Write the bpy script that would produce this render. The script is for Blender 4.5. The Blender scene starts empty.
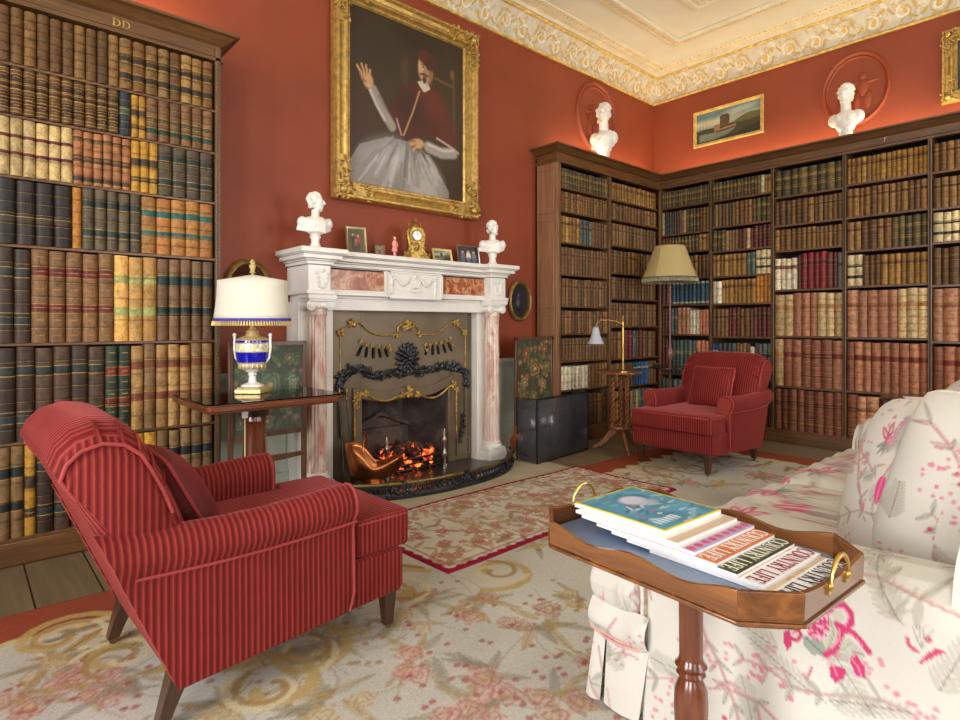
L_WX, L_WY, L_UP, EXPO = 190.0, 56.0, 10.0, 0.24
import bpy, bmesh, math, random
import numpy as np
from mathutils import Vector, Matrix, Euler
R = math.radians
PI = math.pi
COL = bpy.context.scene.collection
rnd = random.Random(7)

# ---------------------------------------------------------------- camera
CAM_H = 1.15
FPX, CX, HOR = 582.0, 480.0, 324.0
FW = (0.668, 0.744)          # level viewing direction (x, y)
RT = (0.744, -0.668)

def ray(px, py):
    u = (px - CX) / FPX
    return (FW[0] + u * RT[0], FW[1] + u * RT[1], (HOR - py) / FPX)
def onY(px, py, Y):
    """measured point on the plane y = Y (parallel to the fireplace wall) -> (x, z)"""
    a = ray(px, py); t = Y / a[1]
    return (a[0] * t, CAM_H + a[2] * t)
def onX(px, py, X):
    a = ray(px, py); t = X / a[0]
    return (a[1] * t, CAM_H + a[2] * t)
def onZ(px, py, Z=0.0):
    a = ray(px, py); t = (Z - CAM_H) / a[2]
    return (a[0] * t, a[1] * t)

cd = bpy.data.cameras.new('camera')
cam = bpy.data.objects.new('camera', cd)
COL.objects.link(cam)
cam.location = (0, 0, CAM_H)
cam.rotation_euler = (PI / 2, 0, math.atan2(FW[1], FW[0]) - PI / 2)
cd.sensor_width = 36
cd.lens = FPX / 960 * 36
cd.shift_y = (HOR - 360) / 960
cd.clip_start = 0.05
bpy.context.scene.camera = cam

# ---------------------------------------------------------------- colour
def lin(c):
    c = c / 255.0
    return c / 12.92 if c <= 0.04045 else ((c + 0.055) / 1.055) ** 2.4
def rgb(r, g=None, b=None):
    if g is None: r, g, b = r
    return (lin(r), lin(g), lin(b), 1.0)
def lrgb(c): return np.array(rgb(c)[:3])

# ---------------------------------------------------------------- materials
_M = {}
def new_mat(name):
    m = bpy.data.materials.new(name); m.use_nodes = True
    nt = m.node_tree
    return m, nt, nt.nodes['Principled BSDF']
def link(nt, a, b): nt.links.new(a, b)
def coord(nt, kind='Object', scale=(1, 1, 1)):
    t = nt.nodes.new('ShaderNodeTexCoord')
    mp = nt.nodes.new('ShaderNodeMapping'); mp.inputs['Scale'].default_value = scale
    if kind == 'World':
        g = nt.nodes.new('ShaderNodeNewGeometry'); link(nt, g.outputs['Position'], mp.inputs['Vector'])
    else:
        link(nt, t.outputs[kind], mp.inputs['Vector'])
    return mp.outputs['Vector']
def noise(nt, vec, scale, detail=4, rough=0.55, dist=0.0):
    n = nt.nodes.new('ShaderNodeTexNoise'); n.inputs['Scale'].default_value = scale
    n.inputs['Detail'].default_value = detail; n.inputs['Roughness'].default_value = rough
    n.inputs['Distortion'].default_value = dist
    if vec is not None: link(nt, vec, n.inputs['Vector'])
    return n.outputs['Fac']
def ramp(nt, fac, stops):
    r = nt.nodes.new('ShaderNodeValToRGB')
    el = r.color_ramp.elements
    while len(el) < len(stops): el.new(0.5)
    for e, (p, c) in zip(el, stops):
        e.position = p; e.color = c
    link(nt, fac, r.inputs['Fac'])
    return r.outputs['Color']
def mix(nt, fac, a, b, mode='MIX'):
    m = nt.nodes.new('ShaderNodeMix'); m.data_type = 'RGBA'; m.blend_type = mode
    for s, v in ((m.inputs[0], fac), (m.inputs[6], a), (m.inputs[7], b)):
        if hasattr(v, 'links') or hasattr(v, 'is_output'): link(nt, v, s)
        elif isinstance(v, (int, float)): s.default_value = v
        else: s.default_value = v
    return m.outputs[2]
def bump(nt, b, h, strength=0.3, dist=0.01):
    n = nt.nodes.new('ShaderNodeBump'); n.inputs['Strength'].default_value = strength
    n.inputs['Distance'].default_value = dist
    link(nt, h, n.inputs['Height']); link(nt, n.outputs['Normal'], b.inputs['Normal'])
def basic(name, c, rough=0.5, metal=0.0, var=0.12, vs=8.0, bs=0.0, bscale=40, coat=0.0, kind='Object', sheen=0.0):
    if name in _M: return _M[name]
    m, nt, b = new_mat(name)
    v = coord(nt, kind)
    f = noise(nt, v, vs)
    c1 = rgb(tuple(max(0, x * (1 - var)) for x in c)); c2 = rgb(tuple(min(255, x * (1 + var)) for x in c))
    link(nt, ramp(nt, f, [(0.3, c1), (0.7, c2)]), b.inputs['Base Color'])
    b.inputs['Roughness'].default_value = rough; b.inputs['Metallic'].default_value = metal
    b.inputs['Coat Weight'].default_value = coat
    if sheen: b.inputs['Sheen Weight'].default_value = sheen; b.inputs['Sheen Tint'].default_value = rgb(tuple(min(255, x * 1.5) for x in c))
    if bs: bump(nt, b, noise(nt, v, bscale), bs, 0.005)
    _M[name] = m
    return m
def wood(name, dark, light, axis='z', scale=1.0, rough=0.35, coat=0.2):
    if name in _M: return _M[name]
    m, nt, b = new_mat(name)
    s = {'x': (1.2, 14, 14), 'y': (14, 1.2, 14), 'z': (14, 14, 1.2)}[axis]
    v = coord(nt, 'Object', tuple(k * scale for k in s))
    f = noise(nt, v, 2.2, 6, 0.6, 0.8)
    link(nt, ramp(nt, f, [(0.25, rgb(dark)), (0.5, rgb(tuple((a + c) / 2 for a, c in zip(dark, light)))), (0.78, rgb(light))]), b.inputs['Base Color'])
    b.inputs['Roughness'].default_value = rough; b.inputs['Coat Weight'].default_value = coat
    b.inputs['Coat Roughness'].default_value = 0.15
    bump(nt, b, f, 0.08, 0.004)
    _M[name] = m
    return m
def vcol(name, rough=0.5, mottle=0.25, ms=60, bs=0.2, bscale=200, metal=0, sheen=0, kind='World', coat=0, spec=0.5):
    """material whose colour is the mesh's own colour attribute with fine grain"""
    if name in _M: return _M[name]
    m, nt, b = new_mat(name)
    a = nt.nodes.new('ShaderNodeAttribute'); a.attribute_name = 'Col'
    v = coord(nt, kind)
    f = noise(nt, v, ms, 3)
    g = ramp(nt, f, [(0.3, (1 - mottle,) * 3 + (1,)), (0.72, (1 + 0.0,) * 3 + (1,))])
    link(nt, mix(nt, 1.0, a.outputs['Color'], g, 'MULTIPLY'), b.inputs['Base Color'])
    b.inputs['Roughness'].default_value = rough; b.inputs['Metallic'].default_value = metal
    b.inputs['Sheen Weight'].default_value = sheen; b.inputs['Coat Weight'].default_value = coat
    b.inputs['Specular IOR Level'].default_value = spec
    if bs: bump(nt, b, noise(nt, v, bscale, 2), bs, 0.003)
    _M[name] = m
    return m

# ---------------------------------------------------------------- mesh builder
class MB:
    def __init__(s): s.v = []; s.f = []; s.c = []; s.M = Matrix.Identity(4)
    def add(s, vs, fs, col=None):
        b = len(s.v)
        s.v += [tuple(s.M @ Vector(p)) for p in vs]
        s.f += [tuple(i + b for i in f) for f in fs]
        s.c += [col] * len(fs)
        return s
    def box(s, x0, x1, y0, y1, z0, z1, col=None):
        return s.add([(x0, y0, z0), (x1, y0, z0), (x1, y1, z0), (x0, y1, z0), (x0, y0, z1), (x1, y0, z1), (x1, y1, z1), (x0, y1, z1)],
                     [(0, 3, 2, 1), (4, 5, 6, 7), (0, 1, 5, 4), (1, 2, 6, 5), (2, 3, 7, 6), (3, 0, 4, 7)], col)
    def prism(s, poly, d0, d1, axis='z', col=None):
        """extrude a 2D polygon; axis z: (x,y), y: (x,z), x: (y,z)"""
        def P(a, b, d): return (a, b, d) if axis == 'z' else (a, d, b) if axis == 'y' else (d, a, b)
        n = len(poly)
        vs = [P(a, b, d0) for a, b in poly] + [P(a, b, d1) for a, b in poly]
        fs = [tuple(range(n)), tuple(range(2 * n - 1, n - 1, -1))] + [(i, n + i, n + (i + 1) % n, (i + 1) % n) for i in range(n)]
        return s.add(vs, fs, col)
    def lathe(s, prof, n=20, c=(0, 0, 0), flute=None, col=None, sx=1, sy=1, cap=True):
        vs = []; fs = []
        for r, z in prof:
            for k in range(n):
                a = 2 * PI * k / n
                rr = r * (flute(a, z) if flute else 1)
                vs.append((c[0] + sx * rr * math.cos(a), c[1] + sy * rr * math.sin(a), c[2] + z))
        m = len(prof)
        for i in range(m - 1):
            for k in range(n):
                k2 = (k + 1) % n
                fs.append((i * n + k, i * n + k2, (i + 1) * n + k2, (i + 1) * n + k))
        if cap:
            fs.append(tuple(range(n - 1, -1, -1))); fs.append(tuple((m - 1) * n + k for k in range(n)))
        return s.add(vs, fs, col)
    def tube(s, pts, r, n=8, col=None, closed=False, flat=1.0):
        P = [Vector(p) for p in pts]; m = len(P)
        rs = r if isinstance(r, (list, tuple)) else [r] * m
        vs = []; fs = []; up = None
        for i in range(m):
            a = P[(i - 1) % m] if (closed or i > 0) else P[i]
            b = P[(i + 1) % m] if (closed or i < m - 1) else P[i]
            d = (b - a)
            d = d.normalized() if d.length > 1e-9 else Vector((0, 0, 1))
            if up is None: up = Vector((0, 0, 1)) if abs(d.z) < 0.9 else Vector((1, 0, 0))
            x = d.cross(up)
            if x.length < 1e-6: x = d.cross(Vector((0.3, 1, 0.2)))
            x.normalize(); y = x.cross(d).normalized(); up = y
            for k in range(n):
                t = 2 * PI * k / n
                vs.append(tuple(P[i] + rs[i] * (x * math.cos(t) + y * math.sin(t) * flat)))
        for i in range(m if closed else m - 1):
            j = (i + 1) % m
            for k in range(n):
                k2 = (k + 1) % n
                fs.append((i * n + k, i * n + k2, j * n + k2, j * n + k))
        if not closed:
            fs.append(tuple(range(n - 1, -1, -1))); fs.append(tuple((m - 1) * n + k for k in range(n)))
        return s.add(vs, fs, col)
    def ball(s, c, r, n=10, m=7, col=None, rot=None):
        rx, ry, rz = (r, r, r) if isinstance(r, (int, float)) else r
        vs = []; fs = []
        vs.append(Vector((0, 0, -rz)))
        for i in range(1, m):
            a = -PI / 2 + PI * i / m
            for k in range(n):
                t = 2 * PI * k / n
                vs.append(Vector((rx * math.cos(a) * math.cos(t), ry * math.cos(a) * math.sin(t), rz * math.sin(a))))
        vs.append(Vector((0, 0, rz)))
        if rot is not None:
            E = Euler(rot).to_matrix(); vs = [E @ p for p in vs]
        vs = [tuple(p + Vector(c)) for p in vs]
        for k in range(n): fs.append((0, 1 + (k + 1) % n, 1 + k))
        for i in range(m - 2):
            for k in range(n):
                k2 = (k + 1) % n; a = 1 + i * n; b = a + n
                fs.append((a + k, a + k2, b + k2, b + k))
        L = len(vs) - 1; a = 1 + (m - 2) * n
        for k in range(n): fs.append((a + k, a + (k + 1) % n, L))
        return s.add(vs, fs, col)
    def loft(s, rings, cap=True, col=None, closed=True):
        n = len(rings[0]); vs = [p for r in rings for p in r]; fs = []
        for i in range(len(rings) - 1):
            for k in range(n if closed else n - 1):
                k2 = (k + 1) % n
                fs.append((i * n + k, i * n + k2, (i + 1) * n + k2, (i + 1) * n + k))
        if cap and closed:
            fs.append(tuple(range(n - 1, -1, -1))); fs.append(tuple((len(rings) - 1) * n + k for k in range(n)))
        return s.add(vs, fs, col)
    def frame(s, x0, x1, z0, z1, prof, y=0, col=None):
        """rectangular moulding in the xz plane; prof = [(inset, y offset)...] as a closed section"""
        rings = []
        for cxs, czs, sx, sz in ((x0, z0, 1, 1), (x1, z0, -1, 1), (x1, z1, -1, -1), (x0, z1, 1, -1)):
            rings.append([(cxs + sx * i, y + d, czs + sz * i) for i, d in prof])
        rings.append(rings[0])
        return s.loft(rings, cap=False, col=col)
    def mesh(s, name):
        me = bpy.data.meshes.new(name)
        me.from_pydata(s.v, [], s.f)
        if any(c is not None for c in s.c):
            at = me.color_attributes.new('Col', 'FLOAT_COLOR', 'CORNER')
            arr = np.empty((len(me.loops), 4), dtype=np.float32)
            i = 0
            for f, c in zip(s.f, s.c):
                arr[i:i + len(f)] = c if c is not None else (1, 1, 1, 1)
                i += len(f)
            at.data.foreach_set('color', arr.ravel())
        return me
    def build(s, name, mat, parent=None, ang=38, bevel=0, bseg=2, sub=0, fix=True, loc=None):
        me = s.mesh(name)
        if fix:
            bm = bmesh.new(); bm.from_mesh(me); bmesh.ops.recalc_face_normals(bm, faces=bm.faces); bm.to_mesh(me); bm.free()
        if ang is not None:
            me.polygons.foreach_set('use_smooth', [True] * len(me.polygons))
            me.set_sharp_from_angle(angle=R(ang))
        o = bpy.data.objects.new(name, me)
        for m in (mat if isinstance(mat, (list, tuple)) else [mat]): me.materials.append(m)
        COL.objects.link(o)
        if parent is not None: o.parent = parent
        if loc: o.location = loc
        if bevel:
            b = o.modifiers.new('b', 'BEVEL'); b.width = bevel; b.segments = bseg; b.limit_method = 'ANGLE'; b.angle_limit = R(40)
        if sub:
            q = o.modifiers.new('s', 'SUBSURF'); q.levels = sub; q.render_levels = sub
        return o

def surf(name, P, nu, nv, mat, parent=None, col=None, cu=False, cv=False, caps=False, u0=0, u1=1, v0=0, v1=1):
    """a dense sheet P(U,V)->(X,Y,Z) on numpy grids, with a colour attribute col(U,V,X,Y,Z)->(n,3)"""
    U, V = np.meshgrid(np.linspace(u0, u1, nu, endpoint=not cu), np.linspace(v0, v1, nv, endpoint=not cv), indexing='ij')
    X, Y, Z = P(U, V)
    vs = np.stack([X + 0 * U, Y + 0 * U, Z + 0 * U], -1).reshape(-1, 3)
    idx = np.arange(nu * nv).reshape(nu, nv)
    a = idx if cu else idx[:-1]; b = np.roll(idx, -1, 0) if cu else idx[1:]
    if cv: q = np.stack([a, b, np.roll(b, -1, 1), np.roll(a, -1, 1)], -1)
    else: q = np.stack([a[:, :-1], b[:, :-1], b[:, 1:], a[:, 1:]], -1)
    q = q.reshape(-1, 4)
    me = bpy.data.meshes.new(name)
    me.vertices.add(len(vs)); me.vertices.foreach_set('co', vs.astype(np.float32).ravel())
    me.loops.add(q.size); me.loops.foreach_set('vertex_index', q.astype(np.int32).ravel())
    me.polygons.add(len(q)); me.polygons.foreach_set('loop_start', np.arange(0, q.size, 4, dtype=np.int32))
    me.update(calc_edges=True); me.validate()
    me.polygons.foreach_set('use_smooth', [True] * len(me.polygons))
    if col is not None:
        C = col(U.ravel(), V.ravel(), vs[:, 0], vs[:, 1], vs[:, 2])
        at = me.color_attributes.new('Col', 'FLOAT_COLOR', 'POINT')
        at.data.foreach_set('color', np.concatenate([C, np.ones((len(C), 1))], 1).astype(np.float32).ravel())
    o = bpy.data.objects.new(name, me); me.materials.append(mat); COL.objects.link(o)
    if parent is not None: o.parent = parent
    return o

# ---------------------------------------------------------------- scene bookkeeping
def tag(o, label=None, cat=None, group=None, kind=None):
    if label: o['label'] = label
    if cat: o['category'] = cat
    if group: o['group'] = group
    if kind: o['kind'] = kind
    return o
def thing(name, label, cat, loc=(0, 0, 0), rz=0, group=None):
    o = bpy.data.objects.new(name, None); o.empty_display_size = 0.1
    COL.objects.link(o); o.location = loc; o.rotation_euler = (0, 0, rz)
    return tag(o, label, cat, group)
def st(o): o['kind'] = 'structure'; return o
def dup(root, loc, rz, label, group=None):
    r = root.copy(); COL.objects.link(r); r.location = loc; r.rotation_euler = (0, 0, rz); r['label'] = label
    if group: r['group'] = group
    for ch in list(root.children):
        c = ch.copy(); COL.objects.link(c); c.parent = r
        for g in ch.children:
            d = g.copy(); COL.objects.link(d); d.parent = c
    return r

# ---------------------------------------------------------------- 2D painting toolkit (numpy)
def sm(x, a, b):
    t = np.clip((x - a) / (b - a), 0, 1); return t * t * (3 - 2 * t)
def vnoise(x, y, s, seed=0):
    x = x * s + seed * 17.3; y = y * s + seed * 5.1
    xi = np.floor(x).astype(np.int64); yi = np.floor(y).astype(np.int64); fx = x - xi; fy = y - yi
    fx = fx * fx * (3 - 2 * fx); fy = fy * fy * (3 - 2 * fy)
    def h(a, b):
        n = (a * 374761393 + b * 668265263 + seed * 1442695) & 0x7fffffff
        n = ((n ^ (n >> 13)) * 1274126177) & 0x7fffffff
        return ((n ^ (n >> 16)) & 0xffff) / 65535.0
    return (h(xi, yi) * (1 - fx) + h(xi + 1, yi) * fx) * (1 - fy) + (h(xi, yi + 1) * (1 - fx) + h(xi + 1, yi + 1) * fx) * fy
class Canvas:
    def __init__(s, X, Y, base): s.X = X; s.Y = Y; s.C = np.tile(lrgb(base), (len(X), 1))
    def near(s, cx, cy, r):
        return np.nonzero((np.abs(s.X - cx) < r) & (np.abs(s.Y - cy) < r))[0]
    def put(s, i, m, c):
        m = np.clip(m, 0, 1)[:, None]; s.C[i] = s.C[i] * (1 - m) + lrgb(c) * m
    def blob(s, cx, cy, rx, ry, ang, c, a=1.0, soft=0.25):
        i = s.near(cx, cy, max(rx, ry) * 1.4)
        if not len(i): return
        dx = s.X[i] - cx; dy = s.Y[i] - cy; ca, sa = math.cos(ang), math.sin(ang)
        d = np.hypot((dx * ca + dy * sa) / rx, (-dx * sa + dy * ca) / ry)
        s.put(i, a * (1 - sm(d, 1 - soft, 1 + soft)), c)
    def leaf(s, cx, cy, L, w, ang, c, a=1.0, vein=None):
        i = s.near(cx, cy, L * 1.2)
        if not len(i): return
        dx = s.X[i] - cx; dy = s.Y[i] - cy; ca, sa = math.cos(ang), math.sin(ang)
        t = (dx * ca + dy * sa) / L; n = (-dx * sa + dy * ca)
        hw = w * np.sqrt(np.clip(1 - (2 * t - 1) ** 2, 0, 1)) * (1.15 - 0.5 * t)
        ok = (t > 0) & (t < 1)
        s.put(i, a * ok * (1 - sm(np.abs(n), hw * 0.75, hw * 1.1 + 1e-5)), c)
        if vein: s.put(i, a * ok * (1 - sm(np.abs(n), w * 0.05, w * 0.16)), vein)
    def stroke(s, pts, w, c, a=1.0):
        pts = np.array(pts); lo = pts.min(0) - w * 2; hi = pts.max(0) + w * 2
        i = np.nonzero((s.X > lo[0]) & (s.X < hi[0]) & (s.Y > lo[1]) & (s.Y < hi[1]))[0]
        if not len(i): return
        d = np.full(len(i), 1e9)
        for p, q in zip(pts[:-1], pts[1:]):
            e = q - p; L = (e * e).sum() + 1e-12
            t = np.clip(((s.X[i] - p[0]) * e[0] + (s.Y[i] - p[1]) * e[1]) / L, 0, 1)
            d = np.minimum(d, np.hypot(s.X[i] - p[0] - t * e[0], s.Y[i] - p[1] - t * e[1]))
        s.put(i, a * (1 - sm(d, w * 0.5, w)), c)
    def poly(s, pts, c, a=1.0, soft=0.0):
        pts = np.array(pts); i = np.nonzero((s.X > pts[:, 0].min()) & (s.X < pts[:, 0].max()) & (s.Y > pts[:, 1].min()) & (s.Y < pts[:, 1].max()))[0]
        if not len(i): return
        inside = np.zeros(len(i), bool); x = s.X[i]; y = s.Y[i]
        for (x0, y0), (x1, y1) in zip(pts, np.roll(pts, -1, 0)):
            cr = ((y0 > y) != (y1 > y)); xx = (x1 - x0) * (y - y0) / ((y1 - y0) + 1e-12) + x0
            inside ^= cr & (x < xx)
        s.put(i, a * inside.astype(float), c)
    def spiral(s, cx, cy, r, turns, a0, w, c, a=1.0, hand=1):
        n = int(14 * turns) + 2
        pts = [(cx + r * (1 - k / n * 0.85) * math.cos(a0 + hand * 2 * PI * turns * k / n), cy + r * (1 - k / n * 0.85) * math.sin(a0 + hand * 2 * PI * turns * k / n)) for k in range(n)]
        s.stroke(pts, w, c, a)
    def rose(s, cx, cy, r, c1, c2, c3, ang=0, a=1.0):
        i = s.near(cx, cy, r * 1.3)
        if not len(i): return
        dx = s.X[i] - cx; dy = s.Y[i] - cy; d = np.hypot(dx, dy) / r; th = np.arctan2(dy, dx) + ang
        edge = 0.86 + 0.14 * np.cos(5 * th)
        s.put(i, a * (1 - sm(d, edge - 0.1, edge + 0.05)), c1)
        w = np.sin(d * 15 + 1.6 * np.cos(3 * th) + th)
        s.put(i, a * (w > 0.25) * (d < edge), c2)
        s.put(i, a * (1 - sm(d, 0.12, 0.25)), c3)
# ================================================================ ROOM
XW, YW, ZC = 6.29, 3.85, 4.10        # long shelf wall, fireplace wall, ceiling
XB, YB = -2.7, -2.6                  # the two window walls behind the camera

def wall_red():
    m, nt, b = new_mat('red_distemper')
    v = coord(nt, 'World')
    f = noise(nt, v, 1.3, 5, 0.6)
    c = ramp(nt, f, [(0.25, rgb(126, 54, 26)), (0.5, rgb(138, 60, 29)), (0.8, rgb(150, 68, 34))])
    # faint damask: warped cell pattern
    w = nt.nodes.new('ShaderNodeTexVoronoi'); w.inputs['Scale'].default_value = 3.2; link(nt, v, w.inputs['Vector'])
    g = ramp(nt, w.outputs['Distance'], [(0.2, (0.93,) * 3 + (1,)), (0.45, (1, 1, 1, 1))])
    link(nt, mix(nt, 0.6, c, g, 'MULTIPLY'), b.inputs['Base Color'])
    b.inputs['Roughness'].default_value = 0.6
    bump(nt, b, noise(nt, v, 90, 3), 0.12, 0.003)
    return m
M_RED = wall_red()
M_DADO = basic('dado_paint', (176, 182, 166), 0.5, var=0.03)
M_CREAM = basic('ceiling_paint', (228, 222, 194), 0.7, var=0.02, vs=3)
M_GILT = basic('gilding', (190, 156, 86), 0.40, 0.65, var=0.16, vs=26, bs=0.4, bscale=90)
M_GILTP = basic('pale_gilding', (222, 190, 110), 0.45, 0.35, var=0.15, vs=20)

def boards():
    m, nt, b = new_mat('oak_boards')
    v = coord(nt, 'World')
    sw = nt.nodes.new('ShaderNodeSeparateXYZ'); link(nt, v, sw.inputs[0])
    cb = nt.nodes.new('ShaderNodeCombineXYZ'); link(nt, sw.outputs['Y'], cb.inputs['X']); link(nt, sw.outputs['X'], cb.inputs['Y'])
    br = nt.nodes.new('ShaderNodeTexBrick'); link(nt, cb.outputs[0], br.inputs['Vector'])
    br.inputs['Scale'].default_value = 1; br.inputs['Brick Width'].default_value = 2.6; br.inputs['Row Height'].default_value = 0.235
    br.inputs['Mortar Size'].default_value = 0.004; br.inputs['Mortar Smooth'].default_value = 0.2
    br.inputs['Color1'].default_value = rgb(122, 104, 78); br.inputs['Color2'].default_value = rgb(146, 126, 96); br.inputs['Mortar'].default_value = rgb(24, 17, 10)
    s2 = coord(nt, 'World', (16, 1.1, 1))
    g = ramp(nt, noise(nt, s2, 2.0, 6, 0.6, 0.6), [(0.25, (0.62, 0.6, 0.58, 1)), (0.75, (1, 1, 1, 1))])
    link(nt, mix(nt, 1.0, br.outputs['Color'], g, 'MULTIPLY'), b.inputs['Base Color'])
    b.inputs['Roughness'].default_value = 0.42
    bump(nt, b, br.outputs['Fac'], -0.35, 0.006)
    return m
st(MB().box(XB - .2, XW + .1, YB - .2, YW + .6, -0.1, 0).build('floor', boards()))

# fireplace wall with the chimney opening, then its continuation above
w = MB()
FX0, FX1, FZ = 2.16, 3.04, 0.72
w.box(XB - .2, FX0, YW, YW + .6, 0, ZC); w.box(FX1, XW + .2, YW, YW + .6, 0, ZC); w.box(FX0, FX1, YW, YW + .6, FZ, ZC)
st(w.build('wall_left', M_RED))
st(MB().box(XW, XW + .2, YB - .2, YW, 0, ZC).build('wall_right', M_RED))
# walls behind the camera, pierced by tall sash windows
def holes(mb, along, d0, d1, a0, a1, wins, z0, z1):
    cur = a0
    def bx(p, q, r, s_):
        if along == 'y': mb.box(d0, d1, p, q, r, s_)
        else: mb.box(p, q, d0, d1, r, s_)
    for p, q in wins:
        bx(cur, p, 0, ZC); bx(p, q, 0, z0); bx(p, q, z1, ZC); cur = q
    bx(cur, a1, 0, ZC)
WX = [(-1.9, -0.5), (0.5, 1.9)]              # windows in the wall behind the camera (y ranges)
WY = [(-1.3, 0.1), (1.5, 2.9), (4.3, 5.6)]   # windows opposite the fireplace (x ranges)
w = MB(); holes(w, 'y', XB - .2, XB, YB - .2, YW, WX, .45, 3.4); st(w.build('wall_back', M_RED))
w = MB(); holes(w, 'x', YB - .2, YB, XB, XW, WY, .45, 3.4); st(w.build('wall_front', M_RED))
M_SASH = basic('sash_paint', (236, 234, 226), 0.4, var=0.02)
def sash(name, along, d, p, q):
    f = MB()
    def bx(a, b, z0, z1, t=.03):
        if along == 'y': f.box(d - t, d + t, a, b, z0, z1)
        else: f.box(a, b, d - t, d + t, z0, z1)
    bx(p, p + .07, .45, 3.4); bx(q - .07, q, .45, 3.4); bx(p, q, .45, .53); bx(p, q, 3.32, 3.4); bx(p, q, 1.9, 1.97)
    for k in (1, 2): bx(p + (q - p) * k / 3 - .015, p + (q - p) * k / 3 + .015, .5, 3.35, .015)
    for z in (1.0, 1.45, 2.4, 2.85): bx(p, q, z - .015, z + .015, .015)
    st(f.build(name, M_SASH))
n = 1
for p, q in WX: sash('window_%d' % n, 'y', XB - .1, p, q); n += 1
for p, q in WY: sash('window_%d' % n, 'x', YB - .1, p, q); n += 1

# dado and chair rail on the fireplace wall, both sides of the fireplace
d = MB()
for a, b in ((1.12, 1.72), (3.44, 4.16)):
    d.box(a, b, YW - .018, YW, 0, .80); d.box(a + .06, b - .06, YW - .026, YW - .018, .24, .7)
    d.box(a, b, YW - .05, YW, .80, .835); d.box(a, b, YW - .035, YW, .775, .80); d.box(a, b, YW - .04, YW, 0, .15)
st(d.build('trim_1', M_DADO, bevel=.003))

# ceiling, its flat bed and mouldings
st(MB().box(XB - .2, XW + .2, YB - .2, YW + .6, ZC, ZC + .1).build('ceiling', M_CREAM))
CW0 = 3.80
# scrolled frieze band of the cornice, cream with gilt acanthus scrolls
def frieze_col(U, V, X, Y, Z, S):
    T = (Z - CW0)
    cv = Canvas(S, T, (214, 205, 178))
    n_ = vnoise(S, T, 30, 3); cv.C *= (0.86 + 0.2 * n_)[:, None]
    k = 0; p = -3.0
    while p < 7:
        up = (k % 2 == 0); cy = .12 + (.012 if up else -.012); h = 1 if up else -1
        cv.spiral(p, cy, .085, 1.6, (PI if up else PI), .011, (194, 162, 92), .85, -h)
        cv.spiral(p + .01, cy - .004, .06, 1.2, PI / 3, .008, (240, 232, 206), 1, -h)
        for q in range(9):
            cv.leaf(p + .24 * ((q * .37) % 1), .015 + .19 * ((q * .61 + k * .3) % 1), .06, .012, q * 1.9 + k, ((196, 170, 112), (226, 216, 188), (186, 176, 148))[q % 3], .75)
        for q in range(6):
            a = PI * (0.15 + q * .28) * h + (0 if up else .4)
            cv.leaf(p + .075 * math.cos(a), cy + .075 * math.sin(a), .06, .014, a + .7 * h, (206, 170, 92), .9, (240, 226, 180))
        cv.blob(p, cy, .02, .02, 0, (222, 176, 66), 1)
        cv.stroke([(p + .085, cy), (p + .14, cy + .06 * h), (p + .20, cy + .03 * h), (p + .24, cy - .02 * h)], .012, (196, 160, 84), 1)
        cv.leaf(p + .13, cy + .05 * h, .08, .016, .9 * h, (232, 222, 196), .9); cv.leaf(p + .16, cy - .02 * h, .08, .014, -1.2 * h, (198, 164, 90), .9)
        p += .24; k += 1
    return cv.C
M_FRZ = vcol('frieze_plaster', .6, .12, 70, .5, 60)
ins = lambda V: .015 + .10 * V ** 1.6
H = .225
o = surf('trim_2', lambda U, V: (XB + (XW - XB) * U - ins(V), YW - ins(V) + 0 * U, CW0 + .02 + H * V), 760, 26, M_FRZ,
         col=lambda U, V, X, Y, Z: frieze_col(U, V, X, Y, Z, X)); st(o)
o = surf('trim_3', lambda U, V: (XW - ins(V) + 0 * U, YB + (YW - YB) * U - ins(V), CW0 + .02 + H * V), 540, 26, M_FRZ,
         col=lambda U, V, X, Y, Z: frieze_col(U, V, X, Y, Z, Y)); st(o)
def lmould(d0, d1, z0, z1):
    """an L-shaped run following both walls, between insets d0<d1"""
    m = MB()
    m.prism([(XB, YW - d0), (XW - d0, YW - d0), (XW - d0, YB), (XW - d1, YB), (XW - d1, YW - d1), (XB, YW - d1)], z0, z1)
    return m
M_CREAM2 = basic('moulding_paint', (228, 216, 182), 0.6, var=0.05, vs=8)
g = lmould(0, .03, CW0 - .01, CW0 + .012); g.prism([(XB, YW - .11), (XW - .11, YW - .11), (XW - .11, YB), (XW - .145, YB), (XW - .145, YW - .145), (XB, YW - .145)], 4.035, 4.055)
st(g.build('trim_4', M_GILTP, bevel=.004))
c = lmould(0, .16, 4.055, ZC)
for d0, d1, z in ((.16, .30, .014), (.64, .72, .02), (.72, .75, .035), (1.16, 1.20, .035), (1.20, 1.27, .02)):
    a = lmould(d0, d1, ZC - z, ZC); c.add(a.v, a.f)
st(c.build('trim_5', M_CREAM2, bevel=.003))
# gilt beading on the ceiling mouldings
b = MB()
def bead(dd, step, r, z):
    x = 0.0
    while x < XW - dd:
        b.ball((x, YW - dd, z), (r, r * .8, r * .6), 6, 4); x += step
    y = YW - dd
    while y > -.6:
        b.ball((XW - dd, y, z), (r * .8, r, r * .6), 6, 4); y -= step
bead(.20, .035, .009, ZC - .014); bead(.265, .05, .014, ZC - .012); bead(.68, .03, .011, ZC - .02); bead(1.235, .045, .011, ZC - .022)
st(b.build('trim_6', M_GILTP))
r = MB(); c0 = (XW - 1.40, YW - 1.40, ZC - .02)
for k in range(8):
    a = k * PI / 4; r.ball((c0[0] + .05 * math.cos(a), c0[1] + .05 * math.sin(a), c0[2]), (.045, .022, .02), 8, 5, rot=(0, 0, a))
r.ball(c0, (.03, .03, .03)); st(r.build('trim_7', M_GILT))
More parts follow.
